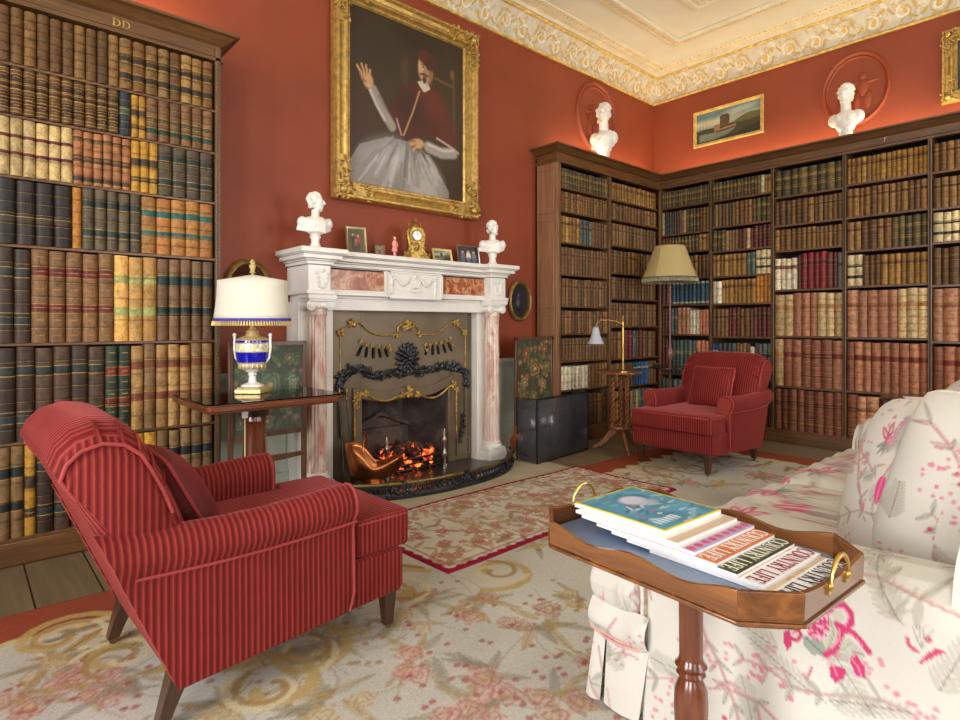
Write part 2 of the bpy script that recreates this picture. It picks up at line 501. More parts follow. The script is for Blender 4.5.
# plaster roundels high on both walls, painted red with the wall
def roundel(name, wall, c, ra, rz, seed):
    m = MB(); q = random.Random(seed)
    def P(a, k, d):
        s, z = c[0] + ra * k * math.cos(a), c[1] + rz * k * math.sin(a)
        return (s, YW - d, z) if wall == 'y' else (XW - d, s, z)
    prof = [(1.06, 0), (1.05, .02), (1.0, .035), (.95, .02), (.93, .008), (.9, .014), (.87, .006), (.86, .0)]
    m.loft([[P(2 * PI * k / 48, p, d) for p, d in prof] for k in range(48)] + [[P(0, p, d) for p, d in prof]], cap=False, closed=False)
    # relief figures
    def rel(a, z, r_): m.ball((c[0] + a, YW, c[1] + z) if wall == 'y' else (XW, c[0] + a, c[1] + z), r_)
    for (a, z, ra_, rz_) in ((-.06, .10, .035, .04), (-.06, .0, .05, .09), (-.1, -.12, .035, .09), (-.01, -.13, .03, .1), (.05, .05, .08, .02), (-.13, .04, .06, .018), (.1, -.08, .03, .03), (.11, -.16, .045, .08)):
        rel(a, z, (ra_, .022, rz_) if wall == 'y' else (.022, ra_, rz_))
    st(m.build(name, M_RED))
roundel('trim_8', 'y', (5.14, 3.38), .33, .36, 1)
roundel('trim_9', 'x', (1.715, 3.36), .27, .33, 2)

# hearth: pale stone apron and slate inside the fender
M_STONE = basic('hearth_stone', (176, 164, 138), 0.6, var=0.07, vs=5, bs=.15, bscale=60)
st(MB().box(1.5, 3.63, 2.72, YW, 0, .012).build('floor_hearth_slab', M_STONE, bevel=.004))
# ---------------------------------------------------------------- light
def area(name, loc, rot, sx, sy, power, color):
    l = bpy.data.lights.new(name, 'AREA'); l.shape = 'RECTANGLE'; l.size = sx; l.size_y = sy; l.energy = power; l.color = color
    o = bpy.data.objects.new(name, l); COL.objects.link(o); o.location = loc; o.rotation_euler = rot
    return o
DAY = (0.97, 0.985, 1.0)
for p, q in WX: area('window_daylight', (XB - .25, (p + q) / 2, 1.95), (0, -PI / 2, 0), 2.9, 1.4, L_WX, DAY)
for (p, q), k in zip(WY, (.7, 1.2, 2.1)): area('window_daylight', ((p + q) / 2, YB - .25, 1.95), (PI / 2, 0, 0), 1.4, 2.9, L_WY * k, DAY)
WARM = (1.0, 0.76, 0.48)
# warm strip lamps lying on top of the bookcases, behind the cornice
area('strip_lamp', (.45, 3.70, 2.80), (PI, 0, 0), 1.2, .14, L_UP * .75, WARM)
area('strip_lamp', (5.25, 3.74, 2.80), (PI, 0, 0), 1.7, .14, L_UP * .9, WARM)
area('strip_lamp', (6.17, 2.0, 2.80), (PI, 0, 0), .14, 3.0, L_UP * 1.6, WARM)
w_ = bpy.data.worlds.new('world'); bpy.context.scene.world = w_; w_.use_nodes = True
w_.node_tree.nodes['Background'].inputs[0].default_value = (0.8, 0.9, 1, 1); w_.node_tree.nodes['Background'].inputs[1].default_value = 1.0
# ================================================================ BOOKCASES AND BOOKS
M_CASE = wood('bookcase_oak', (72, 50, 30), (128, 96, 60), 'z', 1.0, .4, .15)
M_CASEX = wood('bookcase_oak_rail', (70, 44, 20), (126, 86, 44), 'x', 1.0, .4, .15)
M_CASEY = wood('bookcase_oak_side', (68, 42, 22), (118, 80, 46), 'y', 1.0, .4, .15)
M_PANEL = wood('bookcase_side_panel', (118, 80, 52), (164, 122, 88), 'z', .8, .4, .2)
M_DARK = basic('bookcase_back', (30, 20, 12), .8, var=.1)

def cornice(mb, pts, z0, top):
    """stepped cornice swept along an open path of (x,y) corners; outward is to the right of travel"""
    prof = [(0, z0), (.012, z0), (.012, z0 + .02), (.0, z0 + .03), (.0, z0 + .09), (.02, z0 + .10), (.03, top - .045), (.06, top - .02), (.085, top - .015), (.085, top), (-.05, top), (-.05, z0)]
    P = [Vector(p) for p in pts]; rings = []
    for i, p in enumerate(P):
        if i == 0: d = (P[1] - p).normalized(); nrm = Vector((d.y, -d.x)); k = 1
        elif i == len(P) - 1: d = (p - P[i - 1]).normalized(); nrm = Vector((d.y, -d.x)); k = 1
        else:
            a = (p - P[i - 1]).normalized(); b = (P[i + 1] - p).normalized()
            nrm = Vector((a.y + b.y, -a.x - b.x)); nrm.normalize(); k = 1 / max(.3, nrm.dot(Vector((a.y, -a.x))))
        rings.append([(p.x + nrm.x * o_ * k, p.y + nrm.y * o_ * k, z) for o_, z in prof])
    mb.loft(rings, cap=True)

TOPZ, FRZ = 2.83, 2.675
# ---- lettered bookcase left of the fireplace -------------------
A0, A1, AF = -.62, 1.135, 3.545      # x range, front plane y
case_a = thing('bookcase', 'tall oak bookcase packed with folios, gilt letters on its frieze, beside the table lamp', 'bookcase', ((A0 + A1) / 2, 3.7, 0))
def WPart(mb, name, mat, par, **k):
    """mesh written in room coordinates, hung under a thing placed at par.location"""
    lx, ly, lz = par.location
    mb.v = [(x - lx, y - ly, z - lz) for x, y, z in mb.v]
    return mb.build(name, mat, par, **k)
AZ = [.13, .585, 1.058, 1.53, 1.857, 2.147, 2.392, FRZ]
m = MB(); m.box(A0, A1, YW - .01 - .02, YW - .005, .0, 2.75); WPart(m, 'back_panel', M_DARK, case_a)
for x in (A0, A1 - .022): WPart(MB().box(x, x + .03, AF - .012, YW - .005, .0, 2.75), 'side_panel', M_CASE, case_a, bevel=.003)
for z in AZ[:-1]: WPart(MB().box(A0 + .03, A1 - .02, AF - .002, YW - .03, z - .014, z), 'shelf', M_CASEX, case_a, bevel=.002)
WPart(MB().box(A0, A1 + .008, AF - .02, YW - .005, 0, .117), 'plinth', M_CASEX, case_a, bevel=.008)
m = MB(); cornice(m, [(A0, AF), (A1 + .01, AF), (A1 + .01, YW)], FRZ, TOPZ)
m.box(A0, A1, AF + .045, YW - .01, 2.75, 2.77)
WPart(m, 'cornice', M_CASEX, case_a, ang=None)
# beaded edge strip down the right-hand upright
m = MB(); z = .13
while z < FRZ: m.ball((A1 - .007, AF - .014, z), (.007, .006, .010), 6, 4); z += .021
WPart(m, 'beaded_edge', M_CASE, case_a)

def leather_mat():
    m, nt, b = new_mat('book_leather')
    a = nt.nodes.new('ShaderNodeAttribute'); a.attribute_name = 'Col'
    v = coord(nt, 'World')
    g1 = ramp(nt, noise(nt, v, 26, 4, .6, .5), [(.30, (.55, .51, .47, 1)), (.5, (.95, .93, .90, 1)), (.70, (1.24, 1.20, 1.08, 1))])
    g2 = ramp(nt, noise(nt, v, 110, 3, .6), [(.35, (.78, .76, .74, 1)), (.65, (1.12, 1.10, 1.05, 1))])
    c = mix(nt, 1.0, a.outputs['Color'], g1, 'MULTIPLY'); c = mix(nt, 1.0, c, g2, 'MULTIPLY')
    hs = nt.nodes.new('ShaderNodeHueSaturation'); hs.inputs['Saturation'].default_value = 1.04; link(nt, c, hs.inputs['Color']); link(nt, hs.outputs[0], b.inputs['Base Color']); b.inputs['Roughness'].default_value = .48; b.inputs['Specular IOR Level'].default_value = .3
    bump(nt, b, noise(nt, v, 160, 2), .4, .003)
    return m
# ---- book factory ---------------------------------------------
M_LEATHER = leather_mat()
GOLDC = rgb(176, 142, 70)
# style: (words, [spine colours], label colour(s), label bands as fractions, raised bands, gilt, relative width, relative height)
ST = {
 'calf':   ('brown calf', [(118, 88, 54), (104, 76, 46), (128, 98, 60), (92, 66, 42)], None, (), 5, .5, 1.0, .96),
 'spot':   ('mottled calf', [(128, 98, 58), (112, 78, 46), (146, 118, 74)], (58, 44, 34), ((.2, .34), (.55, .72)), 5, .5, 1, .97),
 'dkgilt': ('dark brown gilt', [(74, 50, 36), (66, 44, 34), (84, 58, 40)], (96, 70, 42), ((.06, .14), (.26, .34), (.46, .54), (.66, .74), (.86, .94)), 6, 1, 1, .96),
 'navy':   ('dark blue', [(36, 46, 56)], (58, 74, 60), ((.5, .62),), 5, .8, 1, .96),
 'yellow': ('yellow banded', [(186, 142, 66)], (70, 56, 44), ((.2, .3), (.52, .66)), 3, 0, .8, .95),
 'greenb': ('green banded calf', [(116, 84, 58), (104, 78, 56)], (38, 62, 58), ((.18, .30), (.44, .56)), 5, .8, 1, .96),
 'cream':  ('cream vellum', [(204, 180, 128), (196, 172, 120)], (96, 44, 44), ((.36, .42), (.66, .72)), 2, .3, 1.1, .97),
 'pink':   ('rosy calf', [(164, 112, 78), (150, 100, 72)], (74, 54, 40), ((.06, .18), (.42, .56), (.8, .9)), 5, .6, 1, .96),
 'olive':  ('olive brown', [(84, 74, 60), (92, 80, 62)], (40, 50, 48), ((.22, .34), (.7, .82)), 5, .7, 1, .96),
 'black':  ('black leather', [(40, 36, 34), (48, 40, 36)], (66, 54, 42), ((.32, .44),), 5, .6, 1.3, .97),
 'orange': ('tan orange', [(180, 122, 58)], None, (), 4, .3, .8, .97),
 'tan':    ('tan and teal', [(172, 122, 70), (160, 108, 62)], (52, 94, 88), ((.3, .42), (.66, .78)), 5, .8, 1, .97),
 'brownr': ('brown red labelled', [(122, 88, 60), (132, 98, 66)], (104, 40, 40), ((.32, .42), (.72, .82)), 5, 1, 1, .98),
 'pale':   ('pale tan', [(192, 148, 88), (200, 158, 96)], (160, 168, 106), ((.3, .4), (.68, .78)), 3, .3, 1, .98),
 'brownt': ('brown teal labelled', [(112, 86, 66), (120, 92, 68)], (34, 54, 54), ((.3, .42), (.68, .8)), 5, .5, 1, .98),
 'dark':   ('dark brown', [(64, 48, 38), (74, 56, 42), (58, 44, 36)], (40, 50, 52), ((.2, .32), (.7, .8)), 6, .8, 1.3, .98),
 'green':  ('dark green', [(48, 62, 48)], (122, 52, 40), ((.3, .4), (.66, .76)), 5, 1, .9, .98),
 'buff':   ('buff calf', [(152, 120, 78), (164, 132, 88), (140, 110, 74)], (116, 70, 50), ((.34, .44), (.72, .82)), 5, .6, 1, .98),
 'buffk':  ('buff black banded', [(138, 112, 78), (126, 100, 68)], (34, 38, 42), ((.3, .42), (.66, .78)), 4, .4, 1, .98),
 'brown':  ('brown', [(112, 80, 48), (100, 70, 42), (124, 90, 54), (88, 62, 40), (134, 100, 60)], (86, 50, 34), ((.66, .78),), 5, .7, 1, .86),
 'brownk': ('brown', [(112, 82, 52), (96, 70, 46), (126, 94, 58)], (52, 40, 32), ((.64, .76),), 5, .5, .9, .84),
 'honey':  ('honey brown', [(150, 112, 58), (138, 100, 50), (160, 124, 70)], (98, 58, 36), ((.66, .78),), 4, .9, 1, .86),
 'mix':    ('assorted cloth', [(112, 86, 52), (64, 58, 50), (146, 116, 76), (84, 60, 44), (46, 54, 60), (126, 96, 64), (176, 158, 120), (96, 44, 36)], None, (), 3, .6, .8, .84),
 'olivek': ('dark olive', [(72, 62, 40), (82, 70, 46), (60, 54, 40), (94, 80, 52)], (116, 96, 52), ((.3, .38), (.66, .74)), 5, .6, 1, .88),
 'slate':  ('slate grey', [(84, 90, 88), (68, 76, 78), (96, 100, 92)], (40, 44, 48), ((.6, .72),), 4, .5, 1, .86),
 'bluew':  ('blue and white', [(56, 84, 100), (44, 70, 88)], (168, 176, 160), ((.04, .1), (.9, .96)), 4, .5, 1, .86),
 'white':  ('white vellum', [(214, 206, 182), (204, 194, 168)], None, (), 2, .2, 1, .84),
 'whitek': ('cream black labelled', [(208, 192, 150)], (52, 44, 36), ((.24, .34), (.6, .7)), 2, .2, 1.1, .9),
 'whiter': ('cream brown labelled', [(214, 204, 176)], (128, 84, 64), ((.66, .78),), 2, .2, 1.1, .8),
 'red':    ('crimson', [(122, 44, 50), (114, 38, 46)], (96, 28, 34), ((.66, .78),), 5, .9, 1, .9),
 'maroon': ('maroon', [(92, 40, 36), (82, 38, 36), (100, 48, 42)], (60, 30, 28), ((.66, .78),), 5, .7, .9, .88),
 'rust':   ('rust calf', [(150, 98, 78), (158, 104, 82), (140, 88, 70), (168, 116, 88)], (112, 52, 40), ((.62, .74),), 7, 1.1, 1.2, .92),
 'rustk':  ('red brown gilt', [(126, 76, 62), (136, 84, 68), (116, 68, 56)], (90, 40, 34), ((.6, .72), (.2, .26)), 8, 1.4, 1.2, .93),
 'blond':  ('blond calf', [(214, 188, 142), (200, 170, 124), (220, 198, 156)], (170, 120, 74), ((.64, .74),), 6, .8, 1.3, .93),
 'rosyb':  ('pinkish brown', [(172, 122, 96), (160, 110, 86), (182, 134, 106)], (134, 84, 62), ((.64, .74),), 6, .9, 1.25, .93),
 'salmon': ('salmon cloth', [(178, 112, 84), (190, 124, 96)], None, (), 2, .3, 1, .84),
 'blue':   ('blue cloth', [(44, 78, 120), (52, 90, 132)], (176, 180, 170), ((.74, .8),), 2, .4, .8, .84),
 'teal':   ('grey green', [(74, 92, 88), (86, 102, 96), (64, 80, 76)], (110, 118, 100), ((.6, .68),), 4, .7, 1, .88),
}
def book_mesh(mb, w, h, d, sty, q, detail):
    words, cols, lab, bands, nr, gilt, _, _ = ST[sty]
    base = q.choice(cols); v = q.uniform(.86, 1.12)
    base = tuple(min(255, c * v) for c in base); C = rgb(base); D = rgb(tuple(c * .8 for c in base))
    # spine sections bottom to top
    cuts = {0.0, 1.0}; ribs = []
    if detail >= 1:
        for k in range(1, nr + 1): ribs.append(k / (nr + 1))
    if lab:
        for a, b in bands: cuts |= {a, b}
    gl = .0028 / h if detail else 0
    seg = []     # (z0,z1,colour,bulge)
    marks = sorted(cuts)
    for a, b in zip(marks[:-1], marks[1:]):
        mid = (a + b) / 2; c = C
        if lab and any(p <= mid <= r_ for p, r_ in bands): c = rgb(lab)
        inner = [r_ for r_ in ribs if a + .012 < r_ < b - .012]
        cur = a
        for r_ in inner:
            rw = .004 / h
            seg.append((cur, r_ - rw - gl * gilt, c, 0))
            if gilt > .45: seg.append((r_ - rw - gl * gilt, r_ - rw, GOLDC, 0))
            else: seg[-1] = (cur, r_ - rw, c, 0)
            seg.append((r_ - rw, r_ + rw, D, 1)); cur = r_ + rw
        seg.append((cur, b, c, 0))
        if lab and b < 1 and gilt > .3 and detail: 
            z0, z1, cc, bb = seg[-1]; seg[-1] = (z0, z1 - gl, cc, bb); seg.append((z1 - gl, z1, GOLDC, 0))
    if gilt > .9 and detail >= 2:      # small gilt tools in the panels
        out = []
        for z0, z1, c, b in seg:
            if b == 0 and z1 - z0 > .07 and c != GOLDC:
                m_ = (z0 + z1) / 2; e = .006
                out += [(z0, m_ - e, c, 0), (m_ - e, m_ + e, rgb(150, 120, 66), 2), (m_ + e, z1, c, 0)]
            else: out.append((z0, z1, c, b))
        seg = out
    n = 6 if detail >= 2 else 4
    arc = [(-math.cos(PI * k / n), -math.sin(PI * k / n)) for k in range(n + 1)]
    rd = min(w * .40, .020)
    def ring(z, e): return [(w / 2 * a * (1 if abs(a) > .99 else 1), rd * b * (1 + e * .22) - e * .0012, z * h) for a, b in arc]
    for z0, z1, c, b in seg:
        if z1 - z0 < 1e-5: continue
        e = 1 if b == 1 else 0
        r0, r1 = ring(z0, e), ring(z1, e)
        m_ = len(arc)
        if b == 2:
            k0 = m_ // 2 - 1
            mb.add(r0 + r1, [(k, k + 1, m_ + k + 1, m_ + k) for k in range(m_ - 1) if k not in (k0, k0 + 1)], C)
            mb.add(r0 + r1, [(k, k + 1, m_ + k + 1, m_ + k) for k in (k0, k0 + 1) if k < m_ - 1], c)
        else: mb.add(r0 + r1, [(k, k + 1, m_ + k + 1, m_ + k) for k in range(m_ - 1)], c)
    # boards and page block
    x0, x1 = -w / 2, w / 2
    top = ring(1, 0)
    mb.add([(x0, 0, 0), (x1, 0, 0), (x1, d, 0), (x0, d, 0), (x0, 0, h), (x1, 0, h), (x1, d, h), (x0, d, h)], [(3, 0, 4, 7), (1, 2, 6, 5), (2, 3, 7, 6), (0, 3, 2, 1)], C)
    mb.add(top + [(x1, d, h), (x0, d, h)], [tuple(range(len(top) + 2))], rgb(150, 134, 104) if q.random() < .3 else D)
    return words

ORD = 'zeroth first second third fourth fifth sixth seventh eighth ninth tenth eleventh twelfth thirteenth fourteenth fifteenth sixteenth seventeenth eighteenth nineteenth twentieth'.split()
def ordw(n):
    if n <= 20: return ORD[n]
    t = {2: 'twenty', 3: 'thirty', 4: 'forty'}[n // 10]
    return t + '-' + ORD[n % 10] if n % 10 else t[:-1] + 'ieth'
BOOKS = []    # (area, transform, w, h, d, style, seed, label)
def lay_row(kind, fixed, a0, a1, z0, z1, specs, where, row, gap, recess, seed, count_from_right=False, px=None):
    """books along one shelf. kind 'y': shelf on the fireplace wall, runs +x; 'x': on the long wall, runs -y (left to right in view)"""
    q = random.Random(seed)
    items = []
    if px:       # specs with measured ends
        cur = a0
        for (sty, n_, end) in specs:
            e = onY(end, 300, AF)[0]
            for k in range(n_): items.append((sty, cur + (e - cur) * k / n_, cur + (e - cur) * (k + 1) / n_))
            cur = e
        s0_, p0_, r0_ = items[0]; w0_ = r0_ - p0_; k_ = int((a0 - A0 - .035) / w0_); w0_ = (a0 - A0 - .035) / k_
        items = [(s0_ if j > k_ * .4 else specs[-1][0], A0 + .035 + w0_ * j, A0 + .035 + w0_ * (j + 1)) for j in range(k_)] + items
    else:
        tot = sum(ST[s_][6] * k for s_, k in specs); L = a1 - a0; ws = []
        for s_, k in specs:
            for _ in range(k): ws.append((s_, ST[s_][6] * q.uniform(.8, 1.2)))
        sc = L / sum(x[1] for x in ws); cur = a0
        for s_, w_ in ws: items.append((s_, cur, cur + w_ * sc)); cur += w_ * sc
    N = len(items); hbase = {}
    for i, (s_, p, r_) in enumerate(items):
        w_ = (r_ - p); mid = (p + r_) / 2
        if s_ not in hbase: hbase[s_] = ST[s_][7] * q.uniform(.97, 1.02)
        hh = (z1 - z0 - .016) * min(.995, (hbase[s_] if recess > .005 else .99) * q.uniform(.985, 1.01) + gap)
        dp = min(.24 if (kind == 'x' or fixed < 3.56) else .19, hh * .75)
        rc = recess + q.uniform(0, .012 if recess > .01 else .003)
        if kind == 'y': loc = (mid, fixed + rc + .008, z0 + .001); rz = 0
        else: loc = (fixed + rc + .008, mid, z0); rz = -PI / 2
        if kind == 'x': loc = (fixed + rc + .008, mid, z0 + .001)
        pos = i + 1
        if kind == 'x': pos = i + 1
        words = ST[s_][0]
        if count_from_right: txt = '%s book, %s from right on %s shelf down, %s' % (words, ordw(N - i), ordw(row), where)
        else: txt = '%s book, %s from left on %s shelf down, %s' % (words, ordw(i + 1), ordw(row), where)
        # size in view, used only to choose which books are separate objects
        c = Vector((loc[0], loc[1])); dd = c.x * FW[0] + c.y * FW[1]; u_ = (c.x * RT[0] + c.y * RT[1]) / max(dd, .1)
        px_ = CX + FPX * u_; py_ = HOR - FPX * (z0 + hh / 2 - CAM_H) / dd
        cosv = abs(c.y) / c.length if kind == 'y' else abs(c.x) / c.length
        area_ = (FPX / dd) ** 2 * w_ * hh * cosv
        if not (-8 < px_ < 964) or not (-30 < py_ < 740): area_ = 0
        if kind == 'x' and px_ > 857 + (0 if py_ > 440 else max(0, (440 - py_) * 1.8)): area_ = 0   # behind the sofa
        if kind == 'x' and 640 < px_ < 768 and py_ > 385: area_ *= .05                               # behind the armchair
        if kind == 'y' and px_ < 165 and py_ > 470: area_ *= .5
        BOOKS.append((area_, loc, rz, w_ * .97, hh, dp, s_, seed * 100 + i, txt))
AW = 'bookcase with gilt letters'
rowsA = [  # bottom to top
 [('buffk', 2, 24), ('yellow', 1, 36), ('dark', 3, 88), ('buffk', 2, 131), ('yellow', 2, 157), ('buffk', 5, 213)],
 [('dark', 6, 105), ('green', 2, 131), ('buff', 7, 213)],
 [('dark', 2, 31), ('brownr', 5, 114), ('pale', 3, 157), ('brownt', 5, 213)],
 [('black', 4, 72), ('orange', 1, 82), ('olive', 5, 141), ('tan', 5, 213)],
 [('cream', 6, 73), ('pink', 6, 131), ('yellow', 3, 158), ('olive', 4, 213)],
 [('dkgilt', 10, 119), ('navy', 1, 131), ('yellow', 2, 146), ('greenb', 1, 158), ('greenb', 5, 213)],
 [('calf', 5, 62), ('calf', 5, 119), ('spot', 3, 158), ('spot', 5, 213)]]
for i, rw in enumerate(rowsA):
    lay_row('y', AF, .135, None, AZ[i], AZ[i + 1], rw, AW, 7 - i, .0, 0.0, 11 + i, True, px=True)

# ---- corner bookcase on the fireplace wall --------------------
B0, B1, BF = 4.18, 5.95, 3.58
case_b = thing('bookcase', 'oak bookcase in the corner right of the fireplace, panelled side facing it', 'bookcase', ((B0 + B1) / 2, 3.72, 0))
WPart(MB().box(B0, B1, YW - .02, YW - .005, 0, 2.75), 'back_panel', M_DARK, case_b)
m = MB(); m.box(B0, B0 + .035, BF, YW - .005, 0, 2.70)
for z0_, z1_ in ((.16, .98), (1.04, 1.24), (1.30, 2.14), (2.20, 2.62)):   # applied mouldings on the side
    for a, b, c_, d_ in ((BF + .03, YW - .04, z0_, z0_ + .012), (BF + .03, YW - .04, z1_ - .012, z1_), (BF + .03, BF + .04, z0_, z1_), (YW - .05, YW - .04, z0_, z1_)):
        m.box(B0 - .007, B0, a, b, c_, d_)
WPart(m, 'side_panel', M_PANEL, case_b, bevel=.002)
BX = [4.215, 5.015, 5.045, 5.95]
B1Z = [.135, .518, .798, 1.061, 1.327, 1.630, 1.934, 2.232, 2.456, FRZ]
B2Z = [.135, .488, .788, 1.129, 1.419, 1.69, 1.977, 2.25, 2.453, FRZ]
WPart(MB().box(BX[1], BX[2], BF, YW - .02, .1, 2.70), 'upright', M_CASE, case_b, bevel=.003)
WPart(MB().box(B0 + .03, B0 + .06, BF - .004, BF + .03, .1, 2.70), 'upright', M_CASE, case_b, bevel=.003)
for zs, a, b in ((B1Z, B0 + .04, BX[1]), (B2Z, BX[2], 5.945)):
    for z in zs[:-1]: WPart(MB().box(a, b, BF + .004, YW - .02, z - .018, z), 'shelf', M_CASEX, case_b, bevel=.002)
WPart(MB().box(B0 - .012, B1, BF - .015, YW - .005, 0, .117), 'plinth', M_CASEX, case_b, bevel=.006)
m = MB(); cornice(m, [(B0, YW), (B0, BF), (B1, BF)], FRZ, TOPZ); m.box(B0 + .045, B1 - .002, BF + .045, YW - .01, 2.75, 2.77)
WPart(m, 'cornice', M_CASEX, case_b, ang=None)
B_1 = [[('brown', 11)], [('white', 9), ('brown', 6)], [('brownk', 15)], [('brown', 17)], [('brown', 16)], [('brown', 17)], [('honey', 6), ('slate', 4), ('brown', 5)], [('brown', 17)], [('olivek', 18)]]
B_2 = [[('honey', 4), ('mix', 6), ('teal', 4), ('blue', 2)], [('brown', 5), ('mix', 2), ('blue', 6), ('brown', 3)], [('brown', 4), ('red', 2), ('teal', 1), ('maroon', 2), ('brown', 4)], [('brown', 15)], [('brown', 15)],
       [('brown', 14)], [('brownk', 14)], [('brown', 15)], [('honey', 20)]]
for i, rw in enumerate(B_1): lay_row('y', BF, BX[0] + .025, BX[1] - .003, B1Z[i], B1Z[i + 1], rw, 'left bay of corner bookcase', 9 - i, .02, .02, 31 + i)
for i, rw in enumerate(B_2): lay_row('y', BF, BX[2] + .003, BX[3] - .01, B2Z[i], B2Z[i + 1], rw, 'right bay of corner bookcase', 9 - i, .02, .02, 51 + i)

# ---- long bookcase on the end wall -----------------------------
XF = 5.95
case_c = thing('bookcase', 'long oak bookcase of many bays behind the far red armchair', 'bookcase', (6.12, 1.5, 0))
WPart(MB().box(XW - .02, XW - .005, -.9, 3.58, 0, 2.75), 'back_panel', M_DARK, case_c)
UY = [3.565, 2.97, 2.335, 1.712, 1.09, .47, -.15, -.77]
CZ = {0: [.13, .60, 1.04, 1.37, 1.66, 1.95, 2.155, 2.46, FRZ], 1: [.13, .60, 1.023, 1.366, 1.652, 1.918, 2.175, 2.456, FRZ],
      2: [.13, .553, 1.037, 1.483, 1.865, 2.11, 2.389, FRZ], 3: [.13, .555, 1.033, 1.49, 1.808, 2.11, 2.404, FRZ],
      4: [.13, .555, 1.01, 1.47, 1.82, 2.097, 2.398, FRZ], 5: [.13, .555, 1.01, 1.47, 1.82, 2.097, 2.398, FRZ], 6: [.13, .555, 1.01, 1.47, 1.82, 2.097, 2.398, FRZ]}
for k, y in enumerate(UY):
    WPart(MB().box(XF, XW - .02, y - .014, y + .014, .1, 2.70), 'upright', M_CASE, case_c, bevel=.003)
    if k: # peg-holed ladder strip on each upright face
        mm = MB(); mm.box(XF - .001, XF + .002, y - .005, y + .005, .14, 2.66); z = .18
        while z < 2.6: mm.box(XF - .002, XF + .002, y - .004, y + .004, z, z + .008); z += .028
        WPart(mm, 'peg_strip', M_DARK, case_c)
for k in range(7):
    for z in CZ[k][:-1]: WPart(MB().box(XF + .003, XW - .02, UY[k + 1] + .014, UY[k] - .014, z - .02, z), 'shelf', M_CASEY, case_c, bevel=.002)
WPart(MB().box(XF - .015, XW - .005, -.9, 3.56, 0, .117), 'plinth', M_CASEY, case_c, bevel=.006)
m = MB(); cornice(m, [(XF, 3.58), (XF, -.9)], FRZ, TOPZ); m.box(XF + .045, XW - .01, -.9, 3.84, 2.75, 2.77)
WPart(m, 'cornice', M_CASEY, case_c, ang=None)
C_ = [
 [[('teal', 9), ('brown', 3)], [('maroon', 3), ('teal', 6), ('salmon', 3)], [('maroon', 3), ('teal', 2), ('rosyb', 3), ('white', 3), ('salmon', 3)], [('maroon', 3), ('bluew', 9)], [('brown', 4), ('brown', 9)], [('maroon', 3), ('olivek', 8), ('honey', 3)],
  [('mix', 10), ('olivek', 4), ('brown', 3)], [('olivek', 22)]],
 [[('brown', 12), ('maroon', 3)], [('blue', 2), ('slate', 4), ('mix', 4), ('whiter', 1), ('slate', 4)], [('brownk', 4), ('maroon', 3), ('brown', 3), ('maroon', 4)], [('white', 2), ('honey', 8), ('orange', 4)], [('honey', 8), ('teal', 2), ('whitek', 3)],
  [('olivek', 3), ('mix', 8), ('maroon', 4)], [('mix', 7), ('brown', 4), ('olivek', 4)], [('olivek', 14), ('white', 1), ('honey', 2)]],
 [[('rustk', 8)], [('blond', 1), ('rust', 2), ('rustk', 3), ('rust', 1)], [('blond', 2), ('rosyb', 3), ('blond', 3)], [('whiter', 4), ('maroon', 1), ('red', 4), ('maroon', 2), ('slate', 1)], [('brown', 8), ('brownk', 6)], [('brown', 7), ('brownk', 6)],
  [('olivek', 8)]],
 [[('rustk', 1), ('rosyb', 2), ('maroon', 6)], [('rust', 9)], [('rosyb', 5), ('blond', 3)], [('whitek', 2), ('brown', 3), ('honey', 7)], [('brown', 6), ('olivek', 5)], [('brown', 13)], [('honey', 16)]],
 [[('maroon', 9)], [('rust', 8)], [('rosyb', 7)], [('brown', 5), ('honey', 5)], [('whitek', 5), ('brown', 5)], [('brownk', 12)], [('brown', 12)]],
 [[('maroon', 9)], [('rust', 8)], [('rosyb', 7)], [('brown', 10)], [('brown', 10)], [('brownk', 12)], [('brown', 12)]],
]
BAYN = ['first bay of long bookcase', 'second bay of long bookcase', 'third bay of long bookcase', 'fourth bay of long bookcase', 'fifth bay of long bookcase', 'sixth bay of long bookcase']
for k, bay in enumerate(C_):
    if k == 5: continue
    n_ = len(CZ[k]) - 1
    for i, rw in enumerate(bay):
        lay_row('x', XF, UY[k] - .018, UY[k + 1] + .018, CZ[k][i], CZ[k][i + 1], rw, BAYN[k], n_ - i, .02, .012, 71 + k * 10 + i)
    
BOOKS.sort(key=lambda b: -b[0])
rest = MB()
for n_, (ar, loc, rz, w_, hh, dp, s_, sd, txt) in enumerate(BOOKS):
    q = random.Random(sd); w_ = abs(w_)
    if n_ < 300:
        mb = MB(); book_mesh(mb, w_, hh, dp, s_, q, 2 if ar > 380 else 1)
        o = mb.build('book', M_LEATHER, ang=50, fix=False); o.location = loc; o.rotation_euler = (0, 0, rz)
        grp = 'leather books on the shelves'
        tag(o, txt, 'book', grp)
    else:
        rest.M = Matrix.Translation(loc) @ Matrix.Rotation(rz, 4, 'Z')
        book_mesh(rest, w_, hh, dp, s_, q, 1)
o = rest.build('smaller_books', M_LEATHER, ang=50, fix=False)
tag(o, 'remaining smaller leather books filling the shelves of the three bookcases', 'books', kind='stuff')
